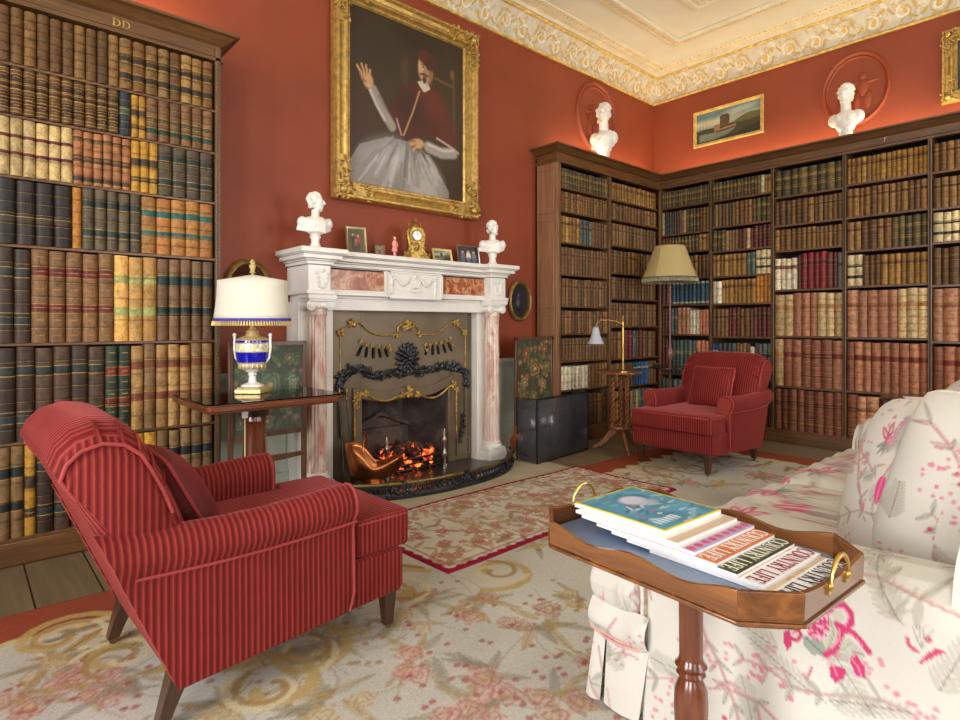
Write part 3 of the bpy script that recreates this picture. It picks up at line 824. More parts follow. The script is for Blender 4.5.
# gilt letters on the frieze of the left bookcase
# ================================================================ SERIF LETTERS (flat strokes in a unit box)
def arcp(cx, cy, rx, ry, a0, a1, n=14): return [(cx + rx * math.cos(R(a0 + (a1 - a0) * k / n)), cy + ry * math.sin(R(a0 + (a1 - a0) * k / n))) for k in range(n + 1)]
TH, TN = .15, .055
def glyph(ch):
    sf = lambda x, y, w=.2: ([(x - w / 2, y), (x + w / 2, y)], TN)
    G = {
     'C': ([(arcp(.42, .5, .36, .47, 50, 310), 'c'), ([(.72, .98), (.72, .68)], TN), ([(.72, .3), (.70, .12)], TN)], .8),
     'O': ([(arcp(.45, .5, .38, .47, 0, 360, 20), 'c')], .9),
     'U': ([([(.17, .97), (.17, .3)] + arcp(.42, .3, .25, .28, 180, 360, 10)[1:] + [(.67, .97)], 'u'), sf(.17, .97, .3), sf(.67, .97, .24)], .85),
     'N': ([([(.14, .03), (.14, .97)], TN), ([(.14, .95), (.7, .05)], TH), ([(.7, .03), (.7, .97)], TN), sf(.14, .03), sf(.12, .97, .2), sf(.7, .97)], .85),
     'T': ([([(.37, .03), (.37, .97)], TH), ([(.03, .95), (.71, .95)], TN), ([(.04, .97), (.04, .76)], TN), ([(.70, .97), (.70, .76)], TN), sf(.37, .03, .3)], .74),
     'R': ([([(.17, .03), (.17, .97)], TH), (([(.17, .95), (.4, .95)] + arcp(.4, .74, .2, .21, 90, -90, 10) + [(.17, .53)]), 'b'), ([(.36, .53), (.7, .04)], TH), sf(.17, .03, .3), sf(.12, .97, .2), sf(.72, .04, .16)], .8),
     'Y': ([([(.1, .97), (.38, .5)], TH), ([(.66, .97), (.38, .5)], TN), ([(.38, .5), (.38, .03)], TH), sf(.1, .97), sf(.66, .97), sf(.38, .03, .3)], .76),
     'L': ([([(.17, .03), (.17, .97)], TH), ([(.1, .04), (.62, .04)], TN), ([(.62, .03), (.62, .26)], TN), sf(.17, .97, .3)], .68),
     'I': ([([(.18, .03), (.18, .97)], TH), sf(.18, .97, .3), sf(.18, .03, .3)], .38),
     'F': ([([(.17, .03), (.17, .97)], TH), ([(.1, .95), (.62, .95)], TN), ([(.62, .97), (.62, .76)], TN), ([(.17, .52), (.46, .52)], TN), ([(.46, .62), (.46, .42)], TN), sf(.17, .03, .3)], .66),
     'E': ([([(.17, .03), (.17, .97)], TH), ([(.1, .95), (.62, .95)], TN), ([(.62, .97), (.62, .76)], TN), ([(.17, .52), (.46, .52)], TN), ([(.46, .62), (.46, .42)], TN), ([(.1, .04), (.64, .04)], TN), ([(.64, .03), (.64, .26)], TN)], .7),
     'D': ([([(.17, .03), (.17, .97)], TH), (([(.17, .95), (.36, .95)] + arcp(.36, .5, .36, .45, 90, -90, 14) + [(.17, .05)]), 'b'), sf(.12, .97, .2), sf(.12, .03, .2)], .84),
     ' ': ([], .35),
    }
    return G[ch]
def text_strokes(txt):
    """polyline strokes with per-point half widths, laid out on a line of unit height"""
    out = []; x = 0
    for ch in txt:
        st_, adv = glyph(ch)
        for pts, w in st_:
            ws = []
            for i, p in enumerate(pts):
                a = pts[max(0, i - 1)]; b = pts[min(len(pts) - 1, i + 1)]
                if w in ('c', 'b', 'u'):
                    dx, dy = b[0] - a[0], b[1] - a[1]; L = math.hypot(dx, dy) + 1e-9
                    ws.append((TN + (TH - TN) * abs(dy / L) ** 1.3) / 2 if not (w == 'u' and p[0] > .5) else TN / 2)
                else: ws.append(w / 2)
            out.append(([(px_ + x, py_) for px_, py_ in pts], ws))
        x += adv + .06
    return out, x - .06
def letter_mesh(mb, txt, P, height, length=None, thick=.0006, col=None):
    """P(s,t,d) places the lettering plane: s along, t up, d outwards"""
    ss, L = text_strokes(txt); kx = (length / L) if length else height
    for pts, ws in ss:
        n = len(pts); A = []; B = []
        for i in range(n):
            a = pts[max(0, i - 1)]; b = pts[min(n - 1, i + 1)]
            dx, dy = b[0] - a[0], b[1] - a[1]; l = math.hypot(dx, dy) + 1e-9; nx, ny = -dy / l, dx / l
            A.append((pts[i][0] + nx * ws[i], pts[i][1] + ny * ws[i])); B.append((pts[i][0] - nx * ws[i], pts[i][1] - ny * ws[i]))
        top = [P(p[0] * kx, p[1] * height, thick) for p in A] + [P(p[0] * kx, p[1] * height, thick) for p in B]
        bot = [P(p[0] * kx, p[1] * height, 0) for p in A] + [P(p[0] * kx, p[1] * height, 0) for p in B]
        vs = top + bot; fs = []
        for i in range(n - 1):
            fs.append((i, i + 1, n + i + 1, n + i))
            fs.append((2 * n + i, 2 * n + i + 1, i + 1, i)); fs.append((3 * n + i, 3 * n + i + 1, n + i + 1, n + i))
        mb.add(vs, fs, col)
    return mb
# gilt DD on the frieze of the left bookcase
m = MB()
xs, zs = onY(112, 15, AF); xe, ze = onY(128.5, 21, AF)
letter_mesh(m, 'DD', lambda s, t, d: (xs + s, AF - .001 - d, 2.712 + t), .04, .085, .002)
WPart(m, 'lettering', M_GILT, case_a, ang=None)
m = MB()
yF, zF = onX(883.7, 139, XF)
letter_mesh(m, 'F', lambda s, t, d: (XF - .001 - d, yF - s, zF - .02 + t), .036, None, .002)
WPart(m, 'lettering', M_GILTP, case_c, ang=None)
# ================================================================ FIREPLACE
M_MARBLE = basic('statuary_marble', (226, 222, 212), .35, var=.03, vs=5, coat=.1)
def sienna(name, stops, scale, dist, stretch=(1, 1, 1), rough=.25):
    m, nt, b = new_mat(name); v = coord(nt, 'Object', stretch)
    link(nt, ramp(nt, noise(nt, v, scale, 8, .62, dist), stops), b.inputs['Base Color']); b.inputs['Roughness'].default_value = rough
    return m
M_SIENNA = sienna('sienna_marble', [(.28, rgb(96, 66, 40)), (.42, rgb(138, 66, 40)), (.52, rgb(176, 104, 66)), (.6, rgb(206, 168, 130)), (.68, rgb(150, 60, 36)), (.8, rgb(110, 74, 44))], 9, 2.2)
M_COLMAR = sienna('column_marble', [(.30, rgb(150, 92, 74)), (.42, rgb(196, 150, 128)), (.52, rgb(222, 204, 190)), (.62, rgb(184, 124, 102)), (.75, rgb(232, 222, 212))], 5, .8, (1.2, 1.2, .35))
fs_ = thing('fireplace_surround', 'white marble chimneypiece with fluted rose columns and inlaid marble frieze', 'fireplace', (2.57, 3.7, 0))
def outline(e, f=3.52, g=3.60):
    return [(1.68 - e, YW), (1.68 - e, f - e), (1.835 + e, f - e), (1.835 + e, g - e), (3.285 - e, g - e), (3.285 - e, f - e), (3.45 + e, f - e), (3.45 + e, YW)]
m = MB()
for z0, z1, e in ((1.608, 1.64, .085), (1.60, 1.608, .074), (1.572, 1.60, .058), (1.56, 1.572, .03), (1.538, 1.56, .016)): m.prism(outline(e), z0, z1)
WPart(m, 'mantel_shelf', M_MARBLE, fs_, bevel=.004)
m = MB(); m.prism(outline(0), 1.37, 1.535); m.prism(outline(.018), 1.345, 1.37)
m.prism([(1.70, YW), (1.70, 3.63), (3.45, 3.63), (3.45, YW)], 1.245, 1.345); m.prism([(1.90, YW), (1.90, 3.618), (3.25, 3.618), (3.25, YW)], 1.325, 1.345)
WPart(m, 'frieze', M_MARBLE, fs_, bevel=.003)
for a, b in ((1.85, 2.295), (2.835, 3.275)):
    WPart(MB().box(a, b, 3.594, 3.61, 1.385, 1.522), 'marble_panel', M_SIENNA, fs_, bevel=.002)
    WPart(MB().box(a, b, 3.60, 3.72, 1.522, 1.535), 'fillet', M_MARBLE, fs_)
m = MB(); m.box(2.315, 2.815, 3.572, 3.61, 1.335, 1.535); 
for a, b, c_, d_ in ((2.315, 2.33, 1.335, 1.535), (2.80, 2.815, 1.335, 1.535), (2.315, 2.815, 1.335, 1.348), (2.315, 2.815, 1.522, 1.535)): m.box(a, b, 3.564, 3.572, c_, d_)
# carved relief: two standing figures, a hanging swag and central trophy
for x in (2.345, 2.745):
    m.ball((x, 3.572, 1.50), (.012, .012, .014)); m.ball((x, 3.572, 1.455), (.018, .014, .035)); m.ball((x, 3.572, 1.40), (.014, .012, .042)); m.tube([(x, 3.568, 1.47), (x + (.04 if x < 2.5 else -.04), 3.566, 1.485)], .007, 6)
for a, b, s_ in ((2.38, 2.50, .05), (2.60, 2.71, .05)):
    for o_ in (0, .012): m.tube([(a + (b - a) * k / 10, 3.566, 1.50 - o_ - s_ * math.sin(PI * k / 10)) for k in range(11)], [.006 + .006 * math.sin(PI * k / 10) for k in range(11)], 7)
m.ball((2.55, 3.57, 1.45), (.05, .014, .045)); m.ball((2.55, 3.568, 1.50), (.025, .014, .018)); m.tube([(2.50, 3.566, 1.40), (2.55, 3.562, 1.385), (2.60, 3.566, 1.40)], .008, 6)
m.tube([(2.50, 3.566, 1.47), (2.53, 3.56, 1.42), (2.57, 3.56, 1.42), (2.60, 3.566, 1.47)], .009, 6)
WPart(m, 'carved_tablet', M_MARBLE, fs_, bevel=.001)
for cx in (1.775, 3.365):
    m = MB(); m.box(cx - .10, cx + .10, 3.515, 3.66, 0, .075); m.box(cx - .092, cx + .092, 3.522, 3.66, .075, .115)
    WPart(m, 'plinth', M_MARBLE, fs_, bevel=.003)
    cy = 3.597
    fl = lambda a, z: 1 if (z < .17 or z > 1.2) else 1 - .075 * max(0, math.cos(16 * a)) ** .6
    prof = [(.088, .115), (.09, .125), (.086, .14), (.075, .15), (.078, .16), (.069, .17)] + [(.066 - .006 * k / 10, .175 + 1.02 * k / 10) for k in range(11)] + [(.062, 1.205), (.066, 1.215), (.062, 1.225), (.062, 1.25)]
    WPart(MB().lathe(prof[:6], 32, (cx, cy, 0)), 'column_base', M_MARBLE, fs_)
    WPart(MB().lathe(prof[5:], 96, (cx, cy, 0), flute=fl), 'column', M_COLMAR, fs_, ang=25)
    m = MB()
    for sx in (-1, 1):
        for k in range(3):
            m.M = Matrix.Translation((cx + sx * .068, cy - .045 - .007 * k, 1.272)) @ Matrix.Rotation(PI / 2, 4, 'X')
            m.lathe([(.034 - .009 * k, 0), (.034 - .009 * k, .02)], 20)
        m.M = Matrix.Translation((cx + sx * .068, cy + .045, 1.272)) @ Matrix.Rotation(PI / 2, 4, 'X'); m.lathe([(.034, -.01), (.024, .045), (.034, .09)], 20)
    m.M = Matrix.Identity(4)
    m.box(cx - .07, cx + .07, cy - .06, cy + .06, 1.265, 1.30); m.box(cx - .09, cx + .09, cy - .078, 3.66, 1.30, 1.315); m.box(cx - .1, cx + .1, cy - .088, 3.66, 1.315, 1.345)
    for k in range(7): m.ball((cx - .045 + .015 * k, cy - .062, 1.26), (.007, .008, .012), 8, 5)
    WPart(m, 'capital', M_MARBLE, fs_, bevel=.0015)
    m = MB()    # carved spray on the block over the capital
    for sx in (-1, 1):
        for k in range(4): m.ball((cx + sx * (.02 + .008 * k), 3.518, 1.40 + .03 * k), (.012, .007, .018), 8, 5, rot=(0, sx * .6, 0))
        m.tube([(cx, 3.517, 1.385), (cx + sx * .03, 3.515, 1.43), (cx + sx * .035, 3.517, 1.50)], .004, 6)
    m.ball((cx, 3.517, 1.50), (.018, .008, .014)); m.ball((cx, 3.517, 1.39), (.012, .008, .012))
    WPart(m, 'carved_spray', M_MARBLE, fs_)
for a, b in ((1.675, 1.925), (3.255, 3.455)):
    m = MB(); m.box(a, b, 3.66, YW, 0, 1.30); WPart(m, 'jamb', M_MARBLE, fs_, bevel=.003)

# ---- cast register plate ----
M_PLATE = basic('steel_plate', (118, 104, 82), .42, .4, var=.12, vs=3)
M_IRON = basic('cast_iron', (62, 64, 68), .3, .75, var=.2, vs=20)
M_SOOT = basic('soot', (30, 26, 24), .85, var=.4, vs=4)
PY = 3.735
def pz(zx, zy, d=0): x, z = onY(320 + zx / 6, 300 + zy / 6, PY); return (x, PY - .004 - d, z)
gr = thing('fire_grate', 'steel register plate with gilt garlands framing an open coal fire', 'fireplace grate', (2.58, 3.75, 0))
X0o, X1o = 2.185, 2.99
m = MB()
m.box(1.92, X0o, PY, PY + .02, 0, 1.25); m.box(X1o, 3.26, PY, PY + .02, 0, 1.25)
zt = [.60, .585, .575, .58, .595, .61, .615, .61, .60, .595, .60, .625, .66]
m.prism([(X0o + (X1o - X0o) * k / 12, z) for k, z in enumerate(zt)] + [(X1o, 1.25), (X0o, 1.25)], PY, PY + .02, 'y')
WPart(m, 'register_plate', M_PLATE, gr, bevel=.002)
m = MB()    # raised inner frame standing round the opening
m.box(X0o - .07, X0o, PY - .02, PY, .0, .62); m.box(X1o, X1o + .07, PY - .02, PY, 0, .64)
xs = [X0o - .07 + (X1o - X0o + .14) * k / 14 for k in range(15)]
lo = [.60 - .03 * math.sin(PI * k / 14) ** 2 + (.05 * (k / 14) ** 4) + .012 * math.cos(4 * PI * k / 14) for k in range(15)]
m.prism([(x, z) for x, z in zip(xs, lo)] + [(x, z + .075) for x, z in reversed(list(zip(xs, lo)))], PY - .022, PY, 'y')
WPart(m, 'inner_frame', M_PLATE, gr, bevel=.004)
m = MB()
for d in (0, .02): m.box(1.93 + d, 1.94 + d, PY - .008, PY, 0, 1.24); m.box(3.235 - d, 3.245 - d, PY - .008, PY, 0, 1.24)
WPart(m, 'plate_moulding', M_PLATE, gr)
def path(mb, pts, r, d=.008):
    P = [Vector(pz(*p, d)) for p in pts]; out = []
    for i in range(len(P) - 1):      # Catmull-Rom
        p0, p1, p2, p3 = P[max(0, i - 1)], P[i], P[i + 1], P[min(len(P) - 1, i + 2)]
        for k in range(5):
            t = k / 5; out.append(.5 * ((2 * p1) + (p2 - p0) * t + (2 * p0 - 5 * p1 + 4 * p2 - p3) * t * t + (3 * p1 - p0 - 3 * p2 + p3) * t ** 3))
    out.append(P[-1]); mb.tube(out, r, 6); return out
def floret(mb, c, r, n=6, seed=0, d=.012):
    q = random.Random(seed); x, y, z = pz(*c, d) if len(c) == 2 else c
    for k in range(n):
        a = 2 * PI * k / n + q.random(); mb.ball((x + r * .6 * math.cos(a), y, z + r * .6 * math.sin(a)), (r * .55, r * .3, r * .28), 7, 5, rot=(0, -a, 0))
    mb.ball((x, y - r * .15, z), r * .3, 7, 5)
m = MB()
path(m, [(110, 195), (135, 175), (190, 140), (235, 140), (290, 188), (350, 212), (440, 210)], .006)
path(m, [(465, 210), (462, 168), (490, 142), (525, 135), (560, 145), (583, 172), (592, 208)], .007)
path(m, [(600, 210), (690, 203), (745, 162), (805, 130), (840, 175), (868, 205)], .006)
path(m, [(118, 215), (118, 330), (118, 440)], .004, .002); path(m, [(868, 215), (868, 300), (868, 400)], .005, .002)
for c, r in (((190, 140), .035), ((120, 195), .032), ((525, 150), .04), ((500, 170), .022), ((550, 170), .022), ((460, 208), .026), ((592, 206), .026), ((815, 135), .035), ((862, 195), .028)): floret(m, c, r, 7, int(c[0]))
for c in ((240, 248), (275, 268), (310, 275), (345, 282), (375, 280), (408, 275), (630, 268), (655, 272), (690, 262), (722, 255), (750, 242), (775, 232), (790, 262), (415, 300), (632, 298)): floret(m, c, .017, 5, int(c[0]))
path(m, [(205, 600), (215, 565), (262, 560), (320, 592), (390, 602), (450, 578), (520, 560), (590, 572), (650, 585), (705, 568), (760, 520), (800, 498)], .008, .026)
path(m, [(197, 560), (197, 700), (197, 840)], .006, .022); path(m, [(806, 540), (806, 660), (808, 800)], .008, .022)
for c, r in (((205, 600), .032), ((225, 565), .028), ((262, 558), .026), ((525, 548), .045), ((480, 565), .028), ((570, 565), .028), ((785, 505), .032), ((806, 535), .028), ((208, 640), .022)): floret(m, c, r, 7, int(c[0]), .03)
WPart(m, 'gilt_garland', basic('grate_gilding', (176, 142, 76), .42, .6, var=.3, vs=30), gr)
for a, b in (((252, 272), (222, 335)), ((282, 278), (272, 345)), ((318, 282), (318, 350)), ((350, 288), (362, 345)), ((386, 286), (404, 340)), ((640, 272), (632, 330)), ((672, 268), (674, 330)), ((700, 265), (711, 325)), ((735, 262), (752, 315)), ((765, 255), (788, 305))):
    m = MB(); A_, B_ = Vector(pz(*a, 0)), Vector(pz(*b, 0)); m.tube([A_, (A_ + B_) / 2 + Vector((0, 0, 0)), B_], [.008, .013, .010], 8); WPart(m, 'vent_slot', basic('vent_black', (8, 8, 8), .9), gr)
m = MB(); q = random.Random(5)
cx_, cy_, cz_ = pz(520, 350, .01)
for ring, n_, rr in ((.082, 16, .036), (.058, 12, .032), (.032, 8, .026)):
    for k in range(n_):
        a = 2 * PI * k / n_ + ring * 9; m.ball((cx_ + ring * math.cos(a), cy_ - (.085 - ring) * .35, cz_ + ring * 1.15 * math.sin(a)), (rr, .012, rr * .45), 8, 5, rot=(0, -a, 0))
m.ball((cx_, cy_ - .03, cz_), .02)
WPart(m, 'rosette', M_IRON, gr)
m = MB()
def leafy(pts, n, r):
    o_ = path(m, pts, r * .45, .012)
    for k in range(n):
        p = o_[int(k * (len(o_) - 1) / (n - 1))]; a = q.uniform(0, PI)
        m.ball((p.x + q.uniform(-r, r) * .5, p.y - q.uniform(0, .012), p.z + q.uniform(-r, r) * .8), (r * q.uniform(.6, 1), r * .35, r * q.uniform(.25, .4)), 7, 5, rot=(0, a, 0))
leafy([(112, 540), (112, 480), (165, 430), (240, 420), (310, 445), (380, 447), (460, 437), (520, 425)], 70, .036)
leafy([(520, 425), (600, 428), (680, 408), (740, 395), (805, 400), (860, 430), (868, 500)], 66, .034)
leafy([(112, 540), (110, 700), (112, 820)], 12, .014); leafy([(858, 500), (858, 700), (856, 800)], 8, .010); leafy([(855, 690), (850, 760), (830, 840)], 18, .026)
WPart(m, 'iron_garland', M_IRON, gr)
m = MB(); a_, b_ = pz(815, 860), pz(895, 980)
m.frame(a_[0], b_[0], .06, .2, [(0, 0), (.014, 0), (.014, -.012), (0, -.012)], y=PY); WPart(m, 'plate_panel', M_PLATE, gr)
# fire chamber: splayed cheeks, brick back, hearth
m = MB(); m.prism([(X0o, PY + .02), (X0o + .16, 4.16), (X0o + .12, 4.2), (X0o - .02, 4.2), (X0o - .02, PY + .02)], .0, .70)
m.prism([(X1o, PY + .02), (X1o - .16, 4.16), (X1o - .12, 4.2), (X1o + .02, 4.2), (X1o + .02, PY + .02)], .0, .70)
m.box(X0o, X1o, 4.15, 4.2, 0, .70); m.box(X0o, X1o, PY + .02, 4.2, .69, .71)
M_CHAM = sienna('sooty_firebrick', [(.3, rgb(26, 24, 24)), (.5, rgb(62, 58, 54)), (.62, rgb(96, 90, 82)), (.75, rgb(44, 42, 42))], 3.2, .8, rough=.8)
WPart(m, 'fire_chamber', M_CHAM, gr)
m = MB(); m.box(X0o + .1, X1o - .1, 4.10, 4.15, .0, .30); m.tube([(X0o + .12, 4.09, .3), (2.58, 4.09, .42), (X1o - .12, 4.09, .3)], .02, 8); m.box(X0o + .2, X1o - .2, 4.11, 4.15, .3, .38)
WPart(m, 'fireback', M_CHAM, gr, bevel=.005)
WPart(MB().box(X0o + .0, X1o, PY, 4.15, .001, .02), 'back_hearth', M_SOOT, gr)

M_SLATE = basic('slate_hearth', (52, 52, 54), .3, var=.25, vs=4, coat=.2)
ell = lambda k, rx=.87, ry=.61: (2.60 - rx * math.copysign(abs(math.cos(k)) ** (2 / 2.3), math.cos(k)), 3.715 - ry * abs(math.sin(k)) ** (2 / 2.3))
pathf = [ell(PI * (.115 + .77 * k / 60)) for k in range(61)]
hs = MB(); hs.prism([(x + (2.585 - x) * .03, y + .02) for x, y in pathf] + [(3.215, 3.60), (3.215, PY), (1.95, PY), (1.95, 3.60)], .012, .02)
tag(hs.build('hearth_plate', M_SLATE), 'dark slate hearth inside the curved fender', 'hearth')

# ---- coal basket ----
bk = thing('fire_basket', 'iron fire basket holding glowing coals under the steel plate', 'fire basket', (2.60, 3.78, .02))
BX0, BX1, BY0, BY1 = 2.36, 2.86, 3.62, 3.98
m = MB()
for z in (.055, .095, .135): m.tube([(BX0, BY0 + .06, z), (BX0 + .03, BY0 + .01, z), (BX0 + .1, BY0 - .01, z), (BX1 - .1, BY0 - .01, z), (BX1 - .03, BY0 + .01, z), (BX1, BY0 + .06, z), (BX1, BY1, z)], .008, 6); m.tube([(BX0, BY0 + .06, z), (BX0, BY1, z)], .008, 6)
for k in range(9): m.box(BX0 + .02 + k * .057, BX0 + .03 + k * .057, BY0 - .01, BY1, .03, .04)
WPart(m, 'bars', M_IRON, bk)
M_STEEL = basic('polished_steel', (170, 164, 152), .3, .9, var=.1)
for x in (BX0 - .02, BX1 + .02):
    m = MB(); m.lathe([(.03, .02), (.03, .035), (.014, .045), (.012, .09), (.022, .11), (.022, .13), (.010, .15), (.009, .20), (.018, .22), (.018, .24), (.008, .26), (.013, .285), (.004, .32)], 14, (x, BY0 + .01, 0))
    WPart(m, 'andiron', M_STEEL, bk)
def ember():
    m, nt, b = new_mat('embers'); v = coord(nt, 'World')
    f = noise(nt, v, 14, 3, .5)
    link(nt, ramp(nt, noise(nt, v, 30, 2), [(.3, rgb(18, 15, 14)), (.7, rgb(60, 50, 46))]), b.inputs['Base Color']); b.inputs['Roughness'].default_value = .8
    link(nt, ramp(nt, f, [(.54, (0, 0, 0, 1)), (.60, (.6, .05, .01, 1)), (.69, (1, .25, .05, 1))]), b.inputs['Emission Color'])
    g = nt.nodes.new('ShaderNodeNewGeometry'); sx = nt.nodes.new('ShaderNodeSeparateXYZ'); link(nt, g.outputs['Position'], sx.inputs[0])
    mr = nt.nodes.new('ShaderNodeMapRange'); mr.inputs[1].default_value = .20; mr.inputs[2].default_value = .12; mr.inputs[3].default_value = 0; mr.inputs[4].default_value = 3.5; link(nt, sx.outputs['Z'], mr.inputs[0])
    link(nt, mr.outputs[0], b.inputs['Emission Strength'])
    return m
m = MB(); q = random.Random(3)
for k in range(150):
    x = q.uniform(BX0 + .03, BX1 - .03); y = q.uniform(BY0 + .02, BY1 - .05); top = .17 + .05 * math.sin((x - BX0) / .5 * PI); z = q.uniform(.055, top)
    r_ = q.uniform(.018, .034); n0 = len(m.v); m.ball((x, y, z), (r_, r_ * q.uniform(.7, 1), r_ * q.uniform(.6, .9)), 6, 4, rot=(q.random() * 3, q.random() * 3, q.random() * 3))
o = WPart(m, 'coal', ember(), bk, ang=20); o['kind'] = 'stuff'
l = bpy.data.lights.new('fire_glow', 'POINT'); l.energy = .7; l.color = (1, .35, .1); l.shadow_soft_size = .08
o = bpy.data.objects.new('fire_glow', l); COL.objects.link(o); o.location = (2.6, 3.72, .26)

# ---- fender ----
fd = thing('fender', 'low curved fireplace fender of pierced ironwork with a brass top rail', 'fender', (2.58, 3.12, .012))
M_BRONZE = basic('dull_brass', (132, 112, 66), .35, .8, var=.2, vs=12)
def sweep(mb, pts, prof):
    rings = []
    for i, p in enumerate(pts):
        a = pts[max(0, i - 1)]; b = pts[min(len(pts) - 1, i + 1)]; d = Vector((b[0] - a[0], b[1] - a[1])).normalized(); nx, ny = d.y, -d.x
        rings.append([(p[0] + nx * o_, p[1] + ny * o_, z) for o_, z in prof])
    mb.loft(rings)
m = MB(); sweep(m, pathf, [(-.02, .0), (.02, .0), (.022, .02), (.012, .03), (.008, .036), (-.012, .036), (-.02, .025)]); m.v = [(a, b, c + .012) for a, b, c in m.v]
WPart(m, 'base_band', M_IRON, fd)
m = MB(); m.tube([(x, y, .110) for x, y in pathf], .0125, 10); WPart(m, 'top_rail', M_BRONZE, fd)
m = MB(); q = random.Random(9)
for i in range(1, 60):
    x, y = pathf[i]; a_ = pathf[i - 1]; b_ = pathf[i + 1]; th = math.atan2(b_[1] - a_[1], b_[0] - a_[0])
    m.tube([(x + math.cos(th) * .018 * math.cos(t) , y + math.sin(th) * .018 * math.cos(t), .074 + .026 * math.sin(t)) for t in [2 * PI * k / 8 for k in range(8)]], .0045, 5, closed=True)
    m.ball((x, y, .082), (.008, .008, .012), 6, 4)
WPart(m, 'pierced_scrollwork', M_IRON, fd)
for fr in (.03, .30, .53, .76, .98):
    m = MB(); i = int(fr * 60); x, y = pathf[i]; a_ = pathf[max(0, i - 1)]; b_ = pathf[min(60, i + 1)]; th = math.atan2(b_[1] - a_[1], b_[0] - a_[0])
    for k in range(26):
        u_ = q.uniform(-.10, .10); m.ball((x + math.cos(th) * u_ + math.sin(th) * .012, y + math.sin(th) * u_ - math.cos(th) * .012, .03 + (1 - abs(u_) / .1) * q.uniform(0, .10) + .01), (.02, .012, .010), 7, 5, rot=(q.random(), q.random() * 3, th))
    WPart(m, 'leaf_mount', M_IRON, fd)

# ---- copper coal scuttle ----
M_COPPER = basic('copper', (190, 118, 70), .28, .95, var=.16, vs=9)
def scuttle(U, V):
    # U along the length (back -> lip), V around the open U-section
    t = U * 2 - 1
    half = .115 * np.sqrt(np.clip(1 - np.abs(t) ** 3.2, .02, 1)) * (1 - .25 * np.clip(t, 0, 1))
    rim = .15 + .12 * sm(-t, .0, .8) + .045 * sm(t, .35, 1.0) - .012 * np.exp(-((t - .1) / .3) ** 2)
    bot = .03 + .08 * np.clip(t, 0, 1) ** 2.5 + .03 * np.clip(-t - .6, 0, 1)
    a = PI * V
    y = -half * np.cos(a); z = rim - (rim - bot) * np.sin(a) ** .8
    x = t * .155 - .03 * (-t > .3) * (z - bot) / .2 * sm(-t, .3, 1) + .03 * sm(t, .3, 1) * (z / .2)
    return x, y, z
sc = thing('coal_scuttle', 'copper helmet shaped coal scuttle beside the fire', 'coal scuttle', (2.13, 3.46, .05), R(-38))
sc.scale = (1.03, 1.03, 1.03)
o = surf('bowl', scuttle, 41, 33, M_COPPER, sc); sd_ = o.modifiers.new('s', 'SOLIDIFY'); sd_.thickness = .004
WPart_ = None
m = MB(); m.lathe([(.07, 0), (.072, .01), (.055, .03), (.05, .045)], 24); m.build('foot', M_COPPER, sc)
m = MB(); m.tube([(-.06 + .0 * k, -.115 * math.cos(PI * k / 14), .22 + .12 * math.sin(PI * k / 14)) for k in range(15)], .006, 8); m.build('handle', M_COPPER, sc)
# fire irons leaning beside the plate
for name, lab, x, rr, tip in (('poker', 'dark iron poker leaning against the steel plate beside the copper scuttle', 1.985, .0065, 0), ('fire_tongs', 'dark iron fire tongs leaning beside the poker, left of the fire', 2.04, .005, 1)):
    t_ = thing(name, lab, 'fire iron', (x, 3.60, .02))
    m = MB(); m.tube([(0, 0, 0), (.01, .10, .60)], rr, 8)
    if tip: m.tube([(.02, 0, 0), (.02, .06, .35), (.01, .095, .55)], rr, 8); m.ball((0, 0, .006), (.014, .01, .006)); m.ball((.02, 0, .006), (.014, .01, .006))
    m.build('shaft', M_IRON, t_)
    m = MB(); m.lathe([(.006, 0), (.012, .01), (.008, .03), (.012, .05), (.014, .07), (.004, .09)], 12, (.01, .10, .59)); m.build('knob', M_BRONZE, t_)
# small brass-ended hearth bellows by the right column
t_ = thing('bellows', 'small brown leather hearth bellows with brass nozzle leaning by the right column', 'bellows', (3.50, 3.44, .012), R(-60))
m = MB(); m.M = Matrix.Translation((0, 0, .14)) @ Matrix.Rotation(R(18), 4, 'X')
m.prism([(.055 * math.cos(a) * (1 if math.sin(a) > 0 else .8), .085 * math.sin(a)) for a in [2 * PI * k / 20 for k in range(20)]], -.018, .018, 'y'); m.box(-.014, .014, -.012, .012, .07, .15)
m.build('body', wood('bellows_wood', (92, 46, 22), (140, 78, 38), 'z'), t_, bevel=.004)
m = MB(); m.tube([(0, .02, .06), (.0, -.01, .03), (-.0, -.045, .012)], [.022, .014, .008], 10); m.build('nozzle', basic('bright_brass', (196, 160, 84), .3, .9, var=.1), t_)
